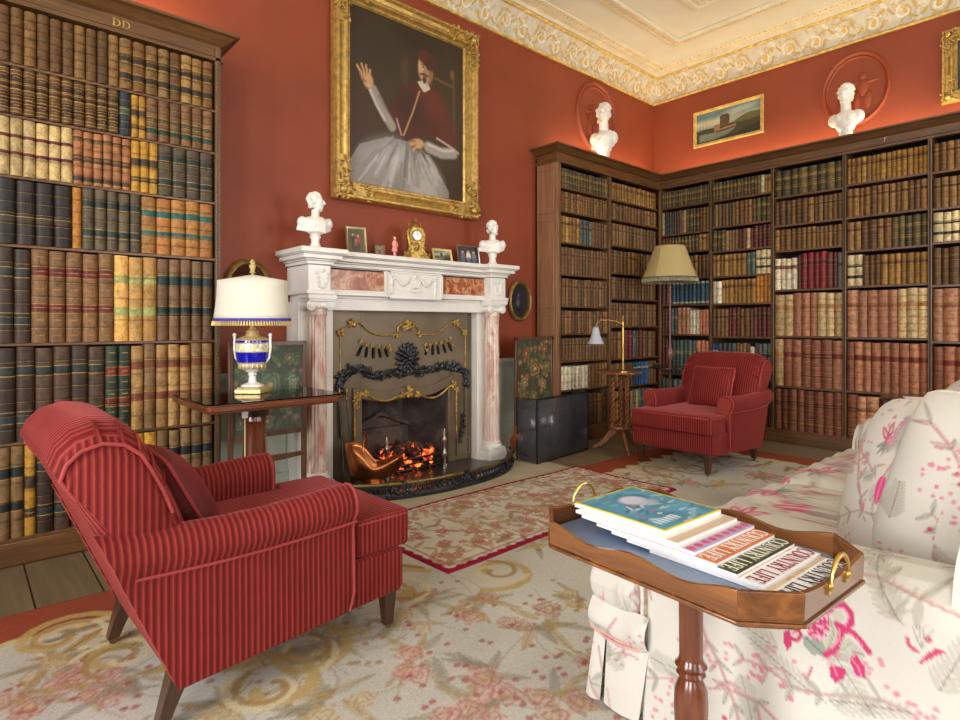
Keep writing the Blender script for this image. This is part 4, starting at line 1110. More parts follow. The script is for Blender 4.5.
# ================================================================ BUSTS, PICTURES, MANTEL ORNAMENTS
M_BUST = basic('bust_marble', (232, 228, 216), .45, var=.03, vs=6)
def bust(label, loc, h, rz, beard=True, drape=1, seed=1, slim=1.0, voxel=.009, turn=0):
    q = random.Random(seed); root = thing('bust', label, 'bust', loc, rz)
    m = MB(); S = Matrix.Scale(h, 4); m.M = S
    m.ball((0, 0, .42), (.125, .27 * slim, .13), 18, 12); m.ball((.02, 0, .36), (.11, .20 * slim, .12), 16, 10)
    for s in (-1, 1):
        m.ball((-.01, s * .21 * slim, .44), (.085, .085, .095), 14, 10); m.ball((.04, s * .09 * slim, .42), (.09, .09, .09), 12, 8)
    m.ball((.0, 0, .30), (.09, .12, .08), 12, 8)
    m.tube([(-.015, 0, .48), (-.005, 0, .55), (.015, 0, .66)], [.095, .068, .066], 14)
    m.M = S @ Matrix.Translation((0, 0, -.06)) @ Matrix.Rotation(R(turn), 4, 'Z') @ Matrix.Scale(1.08, 4)
    m.ball((.0, 0, .80), (.112, .088, .115), 18, 14); m.ball((.045, 0, .745), (.075, .068, .09), 14, 10)   # skull, face
    m.ball((.075, 0, .685), (.04, .042, .035), 12, 8)                                                       # chin
    m.tube([(.108, 0, .815), (.128, 0, .785), (.146, 0, .757), (.122, 0, .748)], [.012, .014, .019, .012], 8)  # nose
    m.ball((.112, 0, .722), (.016, .03, .009), 10, 6); m.ball((.108, 0, .706), (.016, .024, .008), 10, 6)     # lips
    for s in (-1, 1):
        m.ball((.098, s * .038, .818), (.02, .034, .011), 10, 6); m.ball((.1, s * .034, .79), (.01, .018, .009), 8, 6)    # brow, eye
        m.ball((-.005, s * .09, .775), (.022, .012, .034), 10, 8); m.ball((.075, s * .045, .755), (.03, .026, .03), 10, 6)
    for k in range(70):     # curls
        a = q.uniform(0, 2 * PI); e = q.uniform(.05, 1.45)
        x, y, z = -.012 + .115 * math.cos(e) * math.cos(a), .092 * math.cos(e) * math.sin(a), .805 + .118 * math.sin(e)
        if x > .055 and z < .88: continue
        m.ball((x, y, z), q.uniform(.018, .027), 6, 5)
    for k in range(14): m.ball((-.09 + q.uniform(-.01, .02), q.uniform(-.06, .06), q.uniform(.70, .79)), .022, 6, 5)
    if beard:
        for k in range(24): m.ball((q.uniform(.04, .1), q.uniform(-.05, .05), q.uniform(.655, .70)), q.uniform(.014, .022), 6, 5)
    m.M = S
    if drape:
        for k in range(6):
            y0 = -.22 + .01 * k; z0 = .50 - .035 * k
            m.tube([(-.02, (-.25 - .01 * k) * slim, z0), (.09, -.12 * slim, z0 - .035), (.125, .0, z0 - .07 + .01 * k), (.10, .12 * slim, z0 - .04), (.0, .25 * slim, z0 + .02)], .024, 7)
        m.tube([(.03, .1, .53), (.1, .02, .46), (.13, -.04, .38), (.1, -.1, .30)], .026, 8)
    m.M = Matrix.Identity(4)
    o = m.build('figure', M_BUST, root, ang=None, fix=False)
    r = o.modifiers.new('r', 'REMESH'); r.mode = 'VOXEL'; r.voxel_size = voxel * h; r.use_smooth_shade = True
    s_ = o.modifiers.new('s', 'SMOOTH'); s_.factor = .5; s_.iterations = 3
    m = MB(); m.M = S
    m.lathe([(.125, 0), (.125, .03), (.11, .04), (.09, .06), (.065, .12), (.068, .17), (.085, .20), (.09, .225), (.07, .24), (.05, .29)], 28)
    m.build('socle', M_BUST, root)
    return root
bust('white marble bust with a cloak on the mantel end beside the table lamp', (1.765, 3.60, 1.64), .405, R(-98), True, 1, 2, 1.0, .009, 62)
bust('white marble bust on the mantel end nearest the corner bookcase', (3.375, 3.60, 1.64), .41, R(-122), True, 1, 5, .95, .009, 30)
bust('white bust in classical drapery on top of the corner bookcase', (5.05, 3.68, 2.77), .74, R(-150), False, 1, 9, .55, .009, 20)
bust('white bare-shouldered bust standing on top of the long bookcase', (6.10, 1.74, 2.77), .63, R(180), True, 0, 12, .72)

# ---------------- frames and pictures
def rect_frame(root, wd, hg, fw, mat, depth=.05, ornate=0, seed=1, tilt=0):
    """picture centred on root, facing -y, moulded frame as wide as fw"""
    m = MB(); f = fw
    m.frame(-wd / 2, wd / 2, -hg / 2, hg / 2, [(0, 0), (0, -depth * .6), (f * .1, -depth), (f * .22, -depth), (f * .3, -depth * .7), (f * .45, -depth * .55), (f * .62, -depth * .85), (f * .72, -depth * .85), (f * .8, -depth * .45), (f * .92, -depth * .5), (f, -depth * .3), (f, 0)])
    fr = m.build('frame', mat, root, ang=30)
    if ornate:
        q = random.Random(seed)
        for sx in (-1, 1):
            for sz in (-1, 1):
                m = MB(); m.box(*sorted((sx * (wd / 2 - .05 * f), sx * (wd / 2 - 2.2 * f))), -depth * .8, -depth * .3, *sorted((sz * (hg / 2 - .1 * f), sz * (hg / 2 - .7 * f)))); m.box(*sorted((sx * (wd / 2 - .1 * f), sx * (wd / 2 - .7 * f))), -depth * .8, -depth * .3, *sorted((sz * (hg / 2 - .05 * f), sz * (hg / 2 - 2.2 * f))))
                for k in range(64):
                    u_ = q.random() * 2.1 * f; side = q.random() < .5; off = q.uniform(.0, f * .85)
                    x, z = (wd / 2 - u_, hg / 2 - off) if side else (wd / 2 - off, hg / 2 - u_)
                    r_ = f * q.uniform(.10, .17); a = q.uniform(0, PI)
                    m.ball((sx * x, -depth * .85, sz * z), (r_, depth * .3, r_ * .45), 7, 5, rot=(0, a, 0))
                m.ball((sx * (wd / 2 - f * .45), -depth * 1.0, sz * (hg / 2 - f * .45)), (f * .22, depth * .4, f * .22))
                m.build('corner_ornament', mat, root)
        m = MB()
        step = f * .2; x = -wd / 2 + f
        while x < wd / 2 - f:
            for s in (-1, 1): m.ball((x, -depth * .5, s * (hg / 2 - f * .9)), (step * .3, .006, step * .3), 6, 4)
            x += step
        z = -hg / 2 + f
        while z < hg / 2 - f:
            for s in (-1, 1): m.ball((s * (wd / 2 - f * .9), -depth * .5, z), (step * .3, .006, step * .3), 6, 4)
            z += step
        m.build('beading', mat, root)
    return fr
M_PAINT = vcol('oil_paint', .38, .12, 40, .15, 120, coat=.25, kind='Object')
def canvas(root, wd, hg, fw, fn, nx, nz, d=.012, name='canvas', mat=None):
    w2, h2 = wd / 2 - fw * .95, hg / 2 - fw * .95
    return surf(name, lambda U, V: ((U * 2 - 1) * w2, -d + 0 * U, (V * 2 - 1) * h2), nx, nz, mat or M_PAINT, root, col=lambda U, V, X, Y, Z: fn(U, V))

# big portrait: coordinates 0..1 across, 0..1.15 up
def portrait(U, V):
    H = 1.16; Y = V * H + .07; c = Canvas(U, Y, (50, 38, 22))
    n = vnoise(U, Y, 5, 2); c.C *= (.75 + .5 * n)[:, None]
    B = c.blob
    B(.45, .55, .5, .42, 0, (62, 46, 26), .6, .6)
    B(.02, .25, .25, .4, 0, (66, 30, 18), .5, .6); c.poly([(0, .3), (.3, .42), (.32, .1), (0, .05)], (52, 28, 18), .5)
    c.poly([(.70, 1.0), (.98, .96), (.98, .40), (.72, .45)], (58, 42, 24), .8); c.stroke([(.72, .93), (.90, .91)], .012, (104, 80, 40), .8); c.stroke([(.90, .98), (.91, .44)], .014, (98, 72, 36), .7)
    B(.89, 1.0, .02, .035, 0, (120, 90, 44), .8)
    B(.45, .92, .03, .1, 0, (88, 62, 32), .5, .6)
    # grey-white robe spread over the knees
    rob = [(.02, .05), (.0, .20), (.08, .33), (.30, .42), (.50, .42), (.66, .30), (.78, .22), (.86, .12), (.84, .0), (.02, .0)]
    c.poly(rob, (128, 122, 112)); B(.30, .28, .2, .12, .3, (158, 154, 148), .7, .6); B(.62, .15, .16, .14, -.5, (176, 170, 158), .8, .6); B(.20, .12, .16, .1, .2, (140, 134, 124), .7, .6)
    q = random.Random(4)
    for k in range(60):
        f = q.random(); xe, ye = (.0 + f * .86, .08 + .16 * abs(f - .5)) ; xs_, ys_ = .34 + .26 * f, .44 - .05 * f; s0 = q.uniform(0, .5); s1 = s0 + q.uniform(.25, .5); bend = q.uniform(-.03, .03)
        P_ = lambda s: (xs_ + (xe - xs_) * s + bend * math.sin(PI * s), ys_ + (ye - ys_) * s + bend * math.sin(5 * s) - .06 * s * s)
        c.stroke([P_(s0 + (s1 - s0) * i / 5) for i in range(6)], q.uniform(.008, .022), q.choice([(190, 186, 178), (104, 98, 92), (92, 86, 80), (170, 166, 158), (204, 200, 192)]), .32)
    # red cape
    cape = [(.34, .66), (.44, .80), (.56, .86), (.72, .84), (.80, .72), (.92, .56), (.95, .44), (.74, .48), (.60, .50), (.46, .42), (.36, .50), (.28, .60)]
    c.poly(cape, (74, 30, 20)); B(.70, .74, .14, .1, -.6, (104, 42, 26), .7, .6); B(.50, .66, .14, .12, .3, (54, 26, 18), .7, .7); B(.84, .58, .08, .12, .3, (92, 38, 24), .6, .6)
    c.stroke([(.58, .80), (.52, .64), (.44, .46)], .008, (190, 150, 100), .8); c.stroke([(.38, .56), (.42, .46)], .007, (206, 170, 130), .8)
    c.stroke([(.74, .50), (.88, .46), (.95, .43)], .010, (200, 178, 150), .8)
    # sleeves
    c.stroke([(.185, .71), (.22, .66), (.29, .56), (.34, .50)], .046, (150, 142, 128), .95); c.stroke([(.165, .70), (.21, .62), (.28, .53)], .014, (206, 198, 184), .6); c.stroke([(.23, .68), (.32, .58)], .012, (98, 90, 80), .6)
    c.stroke([(.66, .42), (.78, .40), (.90, .42)], .052, (158, 150, 136), .95); c.stroke([(.66, .44), (.80, .42), (.9, .44)], .014, (210, 202, 190), .6)
    # hands
    skin, sk2 = (196, 148, 104), (148, 98, 66)
    B(.15, .755, .036, .045, -.4, skin, 1, .25)
    for dx, L in ((-.045, .075), (-.018, .095), (.008, .095), (.032, .07)): c.stroke([(.14 + dx * .6, .775), (.12 + dx * 1.3, .77 + L * .9)], .010, skin, 1)
    c.stroke([(.13, .75), (.10, .76), (.085, .79)], .010, sk2, 1)
    B(.56, .425, .06, .035, .2, skin, 1, .25)
    for k in range(4): c.stroke([(.54, .44 - .016 * k), (.49 + .01 * k, .43 - .02 * k)], .010, skin if k % 2 else sk2, 1)
    # head, collar, cap
    c.poly([(.56, .86), (.62, .80), (.68, .84), (.64, .90)], (196, 184, 160))
    B(.63, .97, .062, .098, .05, (198, 154, 112), 1, .2); B(.66, .95, .035, .08, 0, (150, 106, 74), .7, .5); B(.685, .95, .02, .05, 0, (134, 96, 66), 1)
    B(.645, 1.045, .08, .055, -.25, (84, 34, 24), 1, .25); B(.68, 1.02, .05, .05, 0, (70, 30, 22), 1, .3)
    c.stroke([(.595, .995), (.625, .998)], .006, (58, 38, 26)); c.stroke([(.645, .995), (.67, .99)], .006, (58, 38, 26)); B(.612, .98, .010, .006, 0, (30, 20, 16)); B(.655, .977, .010, .006, 0, (30, 20, 16))
    c.stroke([(.632, .99), (.618, .945), (.635, .94)], .006, (160, 112, 78)); c.stroke([(.59, .925), (.62, .932), (.655, .925)], .010, (54, 36, 26)); B(.624, .893, .018, .028, 0, (66, 46, 34), 1, .4); c.stroke([(.612, .915), (.64, .915)], .005, (150, 70, 56))
    return c.C
pc = ((2.0 + 3.376) / 2, 3.80, (2.06 + 3.655) / 2)
p_ = thing('painting', 'large gilt framed portrait of a seated robed figure raising one hand, above the mantel', 'painting', (pc[0], YW - .01, pc[2]))
rect_frame(p_, 1.376, 1.60, .145, M_GILT, .075, 1, 4); canvas(p_, 1.376, 1.60, .145, portrait, 150, 190, .018)

def landscape(U, V):
    X = U * 2.05; c = Canvas(X, V, (118, 152, 150)); n = vnoise(X, V, 4, 3)
    c.C = c.C * (1 - sm(V, .35, .75)[:, None] * .35); c.blob(.4, .62, .9, .12, 0, (206, 196, 150), .7, .8); c.blob(1.4, .82, .5, .1, .1, (196, 196, 170), .6, .8); c.blob(1.7, .66, .4, .06, .1, (190, 186, 150), .6, .8)
    c.poly([(0, .42), (.3, .46), (.75, .42), (1.2, .48), (1.7, .56), (2.05, .5), (2.05, 0), (0, 0)], (62, 58, 34))
    c.poly([(1.25, .5), (1.45, .6), (1.75, .68), (2.05, .64), (2.05, .45), (1.2, .42)], (96, 92, 54)); c.poly([(.1, .05), (.1, .30), (.9, .26), (1.3, .3), (1.0, .12), (.6, .05)], (112, 122, 104))
    c.poly([(.78, .42), (.78, .76), (.84, .80), (1.05, .80), (1.10, .74), (1.10, .42)], (82, 66, 46)); c.poly([(.60, .40), (.60, .52), (.78, .52), (.78, .36), (1.3, .40), (1.3, .34), (.6, .3)], (150, 104, 74))
    for x in (.12, .22, .34, .42): c.stroke([(x, .26), (x, .6)], .008, (70, 56, 36))
    c.poly([(1.3, .02), (1.5, .2), (2.05, .3), (2.05, .0)], (44, 40, 24)); c.C *= (.85 + .3 * n)[:, None]
    return c.C
p_ = thing('painting', 'small gilt framed landscape with a round tower, high on the end wall', 'painting', (XW - .008, (2.546 + 3.32) / 2, (3.157 + 3.556) / 2), R(-90))
rect_frame(p_, .774, .40, .034, M_GILTP, .03); canvas(p_, .774, .40, .034, landscape, 120, 60, .010)
def murky(U, V):
    c = Canvas(U, V, (56, 54, 42)); c.C *= (.6 + .8 * vnoise(U, V, 4, 8))[:, None]; c.blob(.3, .6, .25, .2, 0, (104, 106, 84), .6, .7); c.blob(.7, .3, .3, .15, 0, (78, 60, 38), .7, .7); c.blob(.45, .5, .1, .25, 0, (120, 96, 68), .5, .6); return c.C
p_ = thing('painting', 'broad gilt framed dark picture cut by the photo edge above the long bookcase', 'painting', (XW - .008, .64, 3.33), R(-90))
rect_frame(p_, .85, .62, .105, M_GILT, .06, 1, 8); canvas(p_, .85, .62, .105, murky, 60, 50, .012)

def oval_frame(name, label, loc, rx, rz_, w_, mirror):
    t_ = thing(name, label, 'mirror' if mirror else 'plaque', loc); m = MB(); rings = []
    prof = [(1, 0), (1, .022), (.93, .034), (.86, .026), (.80, .030), (.76, .014), (.74, 0)]
    for k in range(49):
        a = 2 * PI * k / 48; rings.append([((rx - (1 - p) * rx) * math.cos(a), -d, (rz_ - (1 - p) * rx) * math.sin(a)) for p, d in prof])
    m.loft(rings, cap=False, closed=False); m.build('frame', M_BRONZEF, t_)
    m = MB(); m.prism([((rx * .77) * math.cos(2 * PI * k / 40), (rz_ - rx * .24) * math.sin(2 * PI * k / 40)) for k in range(40)], -.010, -.002, 'y')
    if not mirror:
        m.ball((0, -.01, .05), (.03, .014, .04)); m.ball((0, -.01, -.03), (.045, .016, .07)); m.ball((.01, -.012, -.0), (.06, .01, .02), rot=(0, .6, 0))
    m.build('glass' if mirror else 'relief', basic('mirror_glass', (120, 110, 96), .08, 1.0, var=.05) if mirror else basic('black_relief', (38, 38, 40), .35, .2, var=.2), t_)
    return t_
M_BRONZEF = basic('old_gilt', (140, 112, 62), .4, .6, var=.25, vs=18)
oval_frame('oval_mirror', 'round bronze framed mirror on the red wall behind the table lamp', (1.41, YW - .002, 1.385), .155, .19, .04, True)
oval_frame('oval_plaque', 'oval framed black relief plaque on the red wall right of the mantel', (3.945, YW - .002, 1.37), .155, .195, .04, False)

# ---------------- mantel ornaments
MZ = 1.641
def easel_frame(label, x, y, wd, hg, fw, mat, fn, rz=0, lean=12):
    t_ = thing('photo_frame', label, 'picture frame', (x, y, MZ + .003), rz)
    inner = bpy.data.objects.new('frame', None)
    M_ = Matrix.Rotation(R(-lean), 4, 'X') @ Matrix.Translation((0, 0, hg / 2))
    m = MB(); m.M = M_
    m.frame(-wd / 2, wd / 2, -hg / 2, hg / 2, [(0, 0), (0, -.010), (fw * .3, -.014), (fw * .7, -.010), (fw, -.008), (fw, 0)]); m.box(-wd / 2 + .003, wd / 2 - .003, 0, .006, -hg / 2 + .003, hg / 2 - .003)
    m.build('frame', mat, t_)
    w2, h2 = wd / 2 - fw, hg / 2 - fw
    def P(U, V):
        x_ = (U * 2 - 1) * w2; z_ = hg / 2 + (V * 2 - 1) * h2; a = R(-lean); y_ = -.004
        return x_, y_ * math.cos(a) - z_ * math.sin(a), y_ * math.sin(a) + z_ * math.cos(a)
    surf('photograph', P, 40, 40, M_PAINT, t_, col=lambda U, V, X, Y, Z: fn(U, V))
    m = MB(); m.tube([(0, .012 + .5 * hg * math.sin(R(lean)), hg * .6), (0, .012 + hg * .52, 0.004)], .004, 6); m.build('strut', mat, t_)
def ph_people(bg, ppl, fl):
    def f(U, V):
        c = Canvas(U, V, bg); c.C *= (.8 + .4 * vnoise(U, V, 5, 4))[:, None]
        for x, y, col, s in ppl:
            c.blob(x, y, .11 * s, .24 * s, 0, col, 1, .2); c.blob(x, y - .25 * s, .1 * s, .2 * s, 0, fl, .9, .2); c.blob(x, y + .27 * s, .055 * s, .075 * s, 0, (214, 170, 140), 1, .2); c.blob(x, y + .33 * s, .055 * s, .035 * s, 0, (70, 50, 38), 1, .2)
        return c.C
    return f
M_SILV = basic('aged_silver_frame', (168, 148, 108), .35, .7, var=.15)
easel_frame('taller standing gilt photo frame with a family group, next to the left mantel bust', 2.135, 3.70, .155, .215, .018, M_SILV, ph_people((96, 84, 60), [(.3, .5, (60, 56, 60), 1), (.62, .48, (170, 64, 50), .95), (.45, .35, (120, 100, 70), .7)], (70, 54, 44)), R(-14))
easel_frame('tiny dark silver photo frame between the tall frame and the pink figurine', 2.325, 3.70, .085, .10, .010, basic('dark_silver', (120, 104, 84), .4, .6), ph_people((130, 110, 84), [(.5, .45, (90, 70, 54), 1.1)], (80, 60, 50)), R(-12))
easel_frame('small gilt landscape frame standing right of the clock', 2.905, 3.68, .185, .115, .017, M_GILTP, lambda U, V: landscape(U, V), R(-6), 16)
easel_frame('silver photo frame showing three people in pale clothes, by the right mantel bust', 3.19, 3.69, .225, .165, .008, basic('silver_rim', (178, 172, 160), .3, .8), ph_people((52, 44, 42), [(.22, .42, (96, 100, 116), 1), (.5, .45, (214, 214, 190), 1), (.77, .43, (110, 116, 128), 1)], (88, 96, 112)), R(-4), 9)
# porcelain figurine
t_ = thing('figurine', 'small pink porcelain figure standing left of the gilt clock', 'figurine', (2.43, 3.66, MZ))
M_PINKP = basic('pink_porcelain', (232, 150, 142), .3, var=.1, coat=.4)
m = MB(); m.lathe([(.026, 0), (.027, .008), (.02, .012), (.012, .016), (.011, .045), (.024, .05), (.021, .075), (.014, .10), (.017, .115), (.015, .13), (.006, .138)], 16, sy=.8)
for s in (-1, 1): m.tube([(s * .014, 0, .125), (s * .022, -.004, .10), (s * .014, -.014, .085)], .005, 6)
m.build('figure', M_PINKP, t_)
m = MB(); m.ball((0, -.001, .148), (.0095, .0095, .012), 12, 8); m.ball((0, .003, .154), (.010, .010, .009), 10, 6); m.build('head', basic('pale_porcelain', (236, 190, 170), .3, var=.03), t_)
# gilt clock
t_ = thing('mantel_clock', 'ornate gilt bronze clock with a white dial in the middle of the mantel', 'clock', (2.62, 3.67, MZ), R(-8))
M_ORM = basic('ormolu', (158, 126, 64), .38, .8, var=.35, vs=40, bs=.4, bscale=120)
m = MB(); q = random.Random(6)
m.prism([(-.105, 0), (-.10, .02), (-.08, .035), (-.055, .045), (-.05, .13), (-.06, .18), (-.055, .225), (-.03, .25), (.03, .25), (.055, .225), (.06, .18), (.05, .13), (.055, .045), (.08, .035), (.10, .02), (.105, 0)], -.035, .035, 'y')
for s in (-1, 1):
    m.tube([(s * .10, -.02, .01), (s * .075, -.03, .05), (s * .05, -.03, .09), (s * .065, -.03, .15), (s * .07, -.02, .21), (s * .045, -.02, .25)], [.02, .012, .010, .013, .012, .008], 8)
    for k in range(16): m.ball((s * q.uniform(.03, .11), -.035, q.uniform(.0, .05)), (.014, .01, .008), 7, 5, rot=(0, q.random() * 3, 0))
    for k in range(10): m.ball((s * q.uniform(.04, .075), -.03, q.uniform(.08, .25)), (.012, .01, .008), 7, 5, rot=(0, q.random() * 3, 0))
    m.lathe([(.008, 0), (.012, .01), (.006, .02), (.01, .03), (.003, .045)], 10, (s * .05, 0, .245))
m.lathe([(.045, 0), (.04, .015), (.02, .022), (.012, .04), (.02, .05), (.012, .065), (.004, .085)], 14, (0, 0, .245))
m.ball((0, -.03, .10), (.03, .015, .035)); m.ball((0, -.035, .10), (.012, .012, .02))
m.build('case', M_ORM, t_)
m = MB(); m.M = Matrix.Translation((0, -.036, .185)) @ Matrix.Rotation(PI / 2, 4, 'X'); m.lathe([(.040, 0), (.043, .005), (.039, .009), (.036, .006)], 28, cap=False); m.build('bezel', M_ORM, t_)
m = MB(); m.M = Matrix.Translation((0, -.036, .185)) @ Matrix.Rotation(PI / 2, 4, 'X'); m.lathe([(.037, 0), (.036, .005)], 28); m.build('dial', basic('enamel', (240, 240, 236), .2, var=.01), t_)
m = MB(); m.tube([(0, -.043, .185), (.012, -.043, .203)], .0016, 5); m.tube([(0, -.043, .185), (-.004, -.043, .213)], .0012, 5)
for k in range(12):
    a = k * PI / 6; m.tube([(.027 * math.sin(a), -.0425, .185 + .027 * math.cos(a)), (.032 * math.sin(a), -.0425, .185 + .032 * math.cos(a))], .0012, 4)
m.build('hands', basic('clock_black', (20, 20, 24), .5), t_)
# ================================================================ ARMCHAIRS
def cord(name, axis):
    m, nt, b = new_mat(name)
    v = coord(nt, 'Object'); w = nt.nodes.new('ShaderNodeTexWave'); w.bands_direction = 'X'
    tcn = nt.nodes.new('ShaderNodeTexCoord'); sn = nt.nodes.new('ShaderNodeSeparateXYZ'); link(nt, tcn.outputs['Normal'], sn.inputs[0])
    ab = nt.nodes.new('ShaderNodeMath'); ab.operation = 'ABSOLUTE'; link(nt, sn.outputs['Y'], ab.inputs[0])
    gt = nt.nodes.new('ShaderNodeMath'); gt.operation = 'GREATER_THAN'; link(nt, ab.outputs[0], gt.inputs[0]); gt.inputs[1].default_value = .72
    sp = nt.nodes.new('ShaderNodeSeparateXYZ'); link(nt, v, sp.inputs[0]); mxf = nt.nodes.new('ShaderNodeMix')
    if axis == 'Y': link(nt, gt.outputs[0], mxf.inputs[0])
    else: mxf.inputs[0].default_value = 1
    link(nt, sp.outputs['Y'], mxf.inputs[2]); link(nt, sp.outputs['X'], mxf.inputs[3])
    cbx = nt.nodes.new('ShaderNodeCombineXYZ'); link(nt, mxf.outputs[0], cbx.inputs['X']); link(nt, sp.outputs['Z'], cbx.inputs['Z'])
    w.inputs['Scale'].default_value = 2 * PI / 20 / .0182 ; w.inputs['Distortion'].default_value = .35; w.inputs['Detail'].default_value = 2; w.inputs['Detail Scale'].default_value = 3
    link(nt, cbx.outputs[0], w.inputs['Vector'])
    f = noise(nt, v, 7, 5, .6)
    c = ramp(nt, w.outputs['Fac'], [(.05, rgb(100, 25, 24)), (.3, rgb(118, 34, 31)), (.80, rgb(126, 39, 35)), (.98, rgb(152, 60, 52))])
    g = ramp(nt, f, [(.3, (.78, .75, .75, 1)), (.72, (1, 1, 1, 1))])
    link(nt, mix(nt, 1, c, g, 'MULTIPLY'), b.inputs['Base Color'])
    b.inputs['Roughness'].default_value = .75; b.inputs['Sheen Weight'].default_value = .36; b.inputs['Sheen Roughness'].default_value = .35
    b.inputs['Sheen Tint'].default_value = rgb(255, 142, 140); b.inputs['Specular IOR Level'].default_value = .15
    bump(nt, b, w.outputs['Fac'], .45, .004)
    return m
M_CX = cord('red_corduroy_side', 'X'); M_CY = cord('red_corduroy_front', 'Y')
M_PIPE = basic('red_piping', (150, 52, 50), .7, var=.1, sheen=.2)
M_LEG = wood('chair_leg_wood', (44, 26, 16), (84, 52, 32), 'z', 1, .3, .4)
def armchair(label, loc, rz):
    t = thing('armchair', label, 'armchair', loc, rz)
    xr = lambda z: -.40 - (z - .10) * .417
    def back_ring(y):
        a = abs(y) / .352; e = .10 * max(0, (a - .80) / .20) ** 2.2
        drop = .045 * a ** 4
        P = [(-.28, .22), (-.31, .36), (-.345, .46), (-.365, .54), (-.40, .64), (-.435, .73), (-.468, .80), (-.50, .852), (-.545, .885), (-.60, .893), (-.65, .878), (-.685, .845), (-.70, .805)]
        P += [(xr(z), z) for z in (.74, .62, .50, .38, .26, .14)] + [(-.40, .105)]
        cx_, cz_ = -.50, .55
        out = []
        for x, z in P:
            if z > .6: z = z - drop * min(1, (z - .6) / .2)
            k = .45 * e / .10
            ex = min(1, .035 * (e / .1) * 4)
            dx, dz = cx_ - x, cz_ - z; L = math.hypot(dx, dz) + 1e-6
            s_ = e * (.55 if z > .55 else .22)
            out.append((x + dx / L * s_, y * (.93 if z < .56 else 1), z + dz / L * s_))
        return out
    ys = [-.352, -.35, -.342, -.328, -.305, -.27, -.2, -.1, 0, .1, .2, .27, .305, .328, .342, .35, .352]
    MB().loft([back_ring(y) for y in ys]).build('backrest', M_CY, t, ang=60)
    for s in (-1, 1):     # piping round the side of the back
        r = back_ring(s * .335); MB().tube([(x, s * .344, z) for x, _, z in r[4:14]], .0055, 7).build('piping', M_PIPE, t)
        m = MB()          # gathered pleats on the shoulder
        for k in range(5):
            i = 5 + k; pp = []
            for yy in (.255, .285, .31, .328, .340):
                a = back_ring(s * yy)[i]; L_ = math.hypot(a[0] + .53, a[2] - .6); pp.append((a[0] + (a[0] + .53) / L_ * .002, s * yy, a[2] + (a[2] - .6) / L_ * .002))
            m.tube(pp, [.001, .004, .006, .006, .002], 7)
        m.build('pleats', M_CX, t)
    # arms: a rolled section carried from the raked back to the scroll front
    for s in (-1, 1):
        sec = [(.262, .20), (.262, .34), (.264, .44), (.262, .495), (.266, .535), (.283, .568), (.312, .588), (.345, .590), (.375, .574), (.393, .545), (.396, .515), (.388, .488), (.374, .468), (.366, .44), (.368, .34), (.370, .22), (.370, .125)]
        xs = [(0, 0), (.2, 0), (.4, 0), (.6, 0), (.8, 0), (.92, 0), (.975, .006), (1, .018)]
        rings = []
        for f, inset in xs:
            ring = []
            for y, z in sec:
                zz = z + (.0 if z < .4 else -.022 * math.sin(PI * f) * (1 if z > .5 else .4)) - (.0)
                x0 = xr(min(zz, .62)) - .004; x1 = .155 - (.018 if z < .2 else 0)
                if z < .2: zz = z + .035 * f
                cy_, cz_ = .325, .52
                if z > .45: y_ = y + (cy_ - y) * inset / .07; zz = zz + (cz_ - zz) * inset / .07
                else: y_ = y + (.318 - y) * inset / .07
                ring.append((x0 + (x1 - x0) * f, s * y_, zz))
            rings.append(ring)
        m = MB().loft(rings); m.build('arm', M_CX, t, ang=55)
        fr = rings[-2]; m = MB(); m.tube([(p[0] + .004, p[1], p[2]) for p in fr[1:]], .0055, 7)
        m.tube([(xr(.46) + .03 + (.15 - xr(.46) - .03) * k / 12, s * .374, .462 - .012 * math.sin(PI * k / 12)) for k in range(13)], .0045, 6)
        m.build('piping', M_PIPE, t)
    # seat frame, deck and front rail
    m = MB(); m.prism([(-.39, .11), (.14, .145), (.14, .31), (-.36, .30)], -.262, .262, 'y'); m.prism([(.138, .145), (.35, .155), (.365, .17), (.365, .30), (.355, .312), (.138, .31)], -.348, .348, 'y')
    m.build('seat_frame', M_CY, t, bevel=.012, bseg=3)
    # loose seat cushion, T shaped
    def cushion(U, V):
        x = -.33 + .735 * U; hy = .255 + .098 * sm(U, .655, .68)
        y = (V * 2 - 1) * hy; return x, y
    T = [(-.33, -.256), (.165, -.256), (.172, -.345), (.385, -.345), (.402, -.325), (.402, .325), (.385, .345), (.172, .345), (.165, .256), (-.33, .256)]
    m = MB(); m.prism(T, .315, .445); o = m.build('seat_cushion', M_CY, t, ang=None, bevel=.035, bseg=4)
    for p in o.data.polygons: p.use_smooth = True
    m = MB(); m.tube([(a, b, .433) for a, b in [(.16, -.262), (.175, -.343), (.38, -.343), (.40, -.32), (.40, .32), (.38, .343), (.175, .343), (.16, .262)]], .004, 6); m.build('piping', M_PIPE, t)
    for s in (-1, 1):
        m = MB(); m.loft([[(.335 + a * w_, s * .285 + b * w_, z) for a, b in ((-1, -1), (1, -1), (1, 1), (-1, 1))] for z, w_ in ((.025, .017), (.17, .028))]); m.box(.318, .352, s * .285 - .017, s * .285 + .017, .015, .03)
        m.build('leg', M_LEG, t, bevel=.002)
        m = MB(); m.loft([[(-.385 - (.17 - z) * .35 + a * w_, s * .30 + b * w_, z) for a, b in ((-1, -1), (1, -1), (1, 1), (-1, 1))] for z, w_ in ((.02, .018), (.17, .030))])
        m.build('leg', M_LEG, t, bevel=.002)
        for x, y in ((.335, .285), (-.437, .30)):
            m = MB(); m.M = Matrix.Translation((x, s * y, .012)) @ Matrix.Rotation(PI / 2, 4, 'X'); m.lathe([(.012, -.008), (.012, .008)], 14); m.build('caster', M_BRONZE, t)
    return t
CH1 = (.85, 2.135); CH2 = (4.51, 2.385)
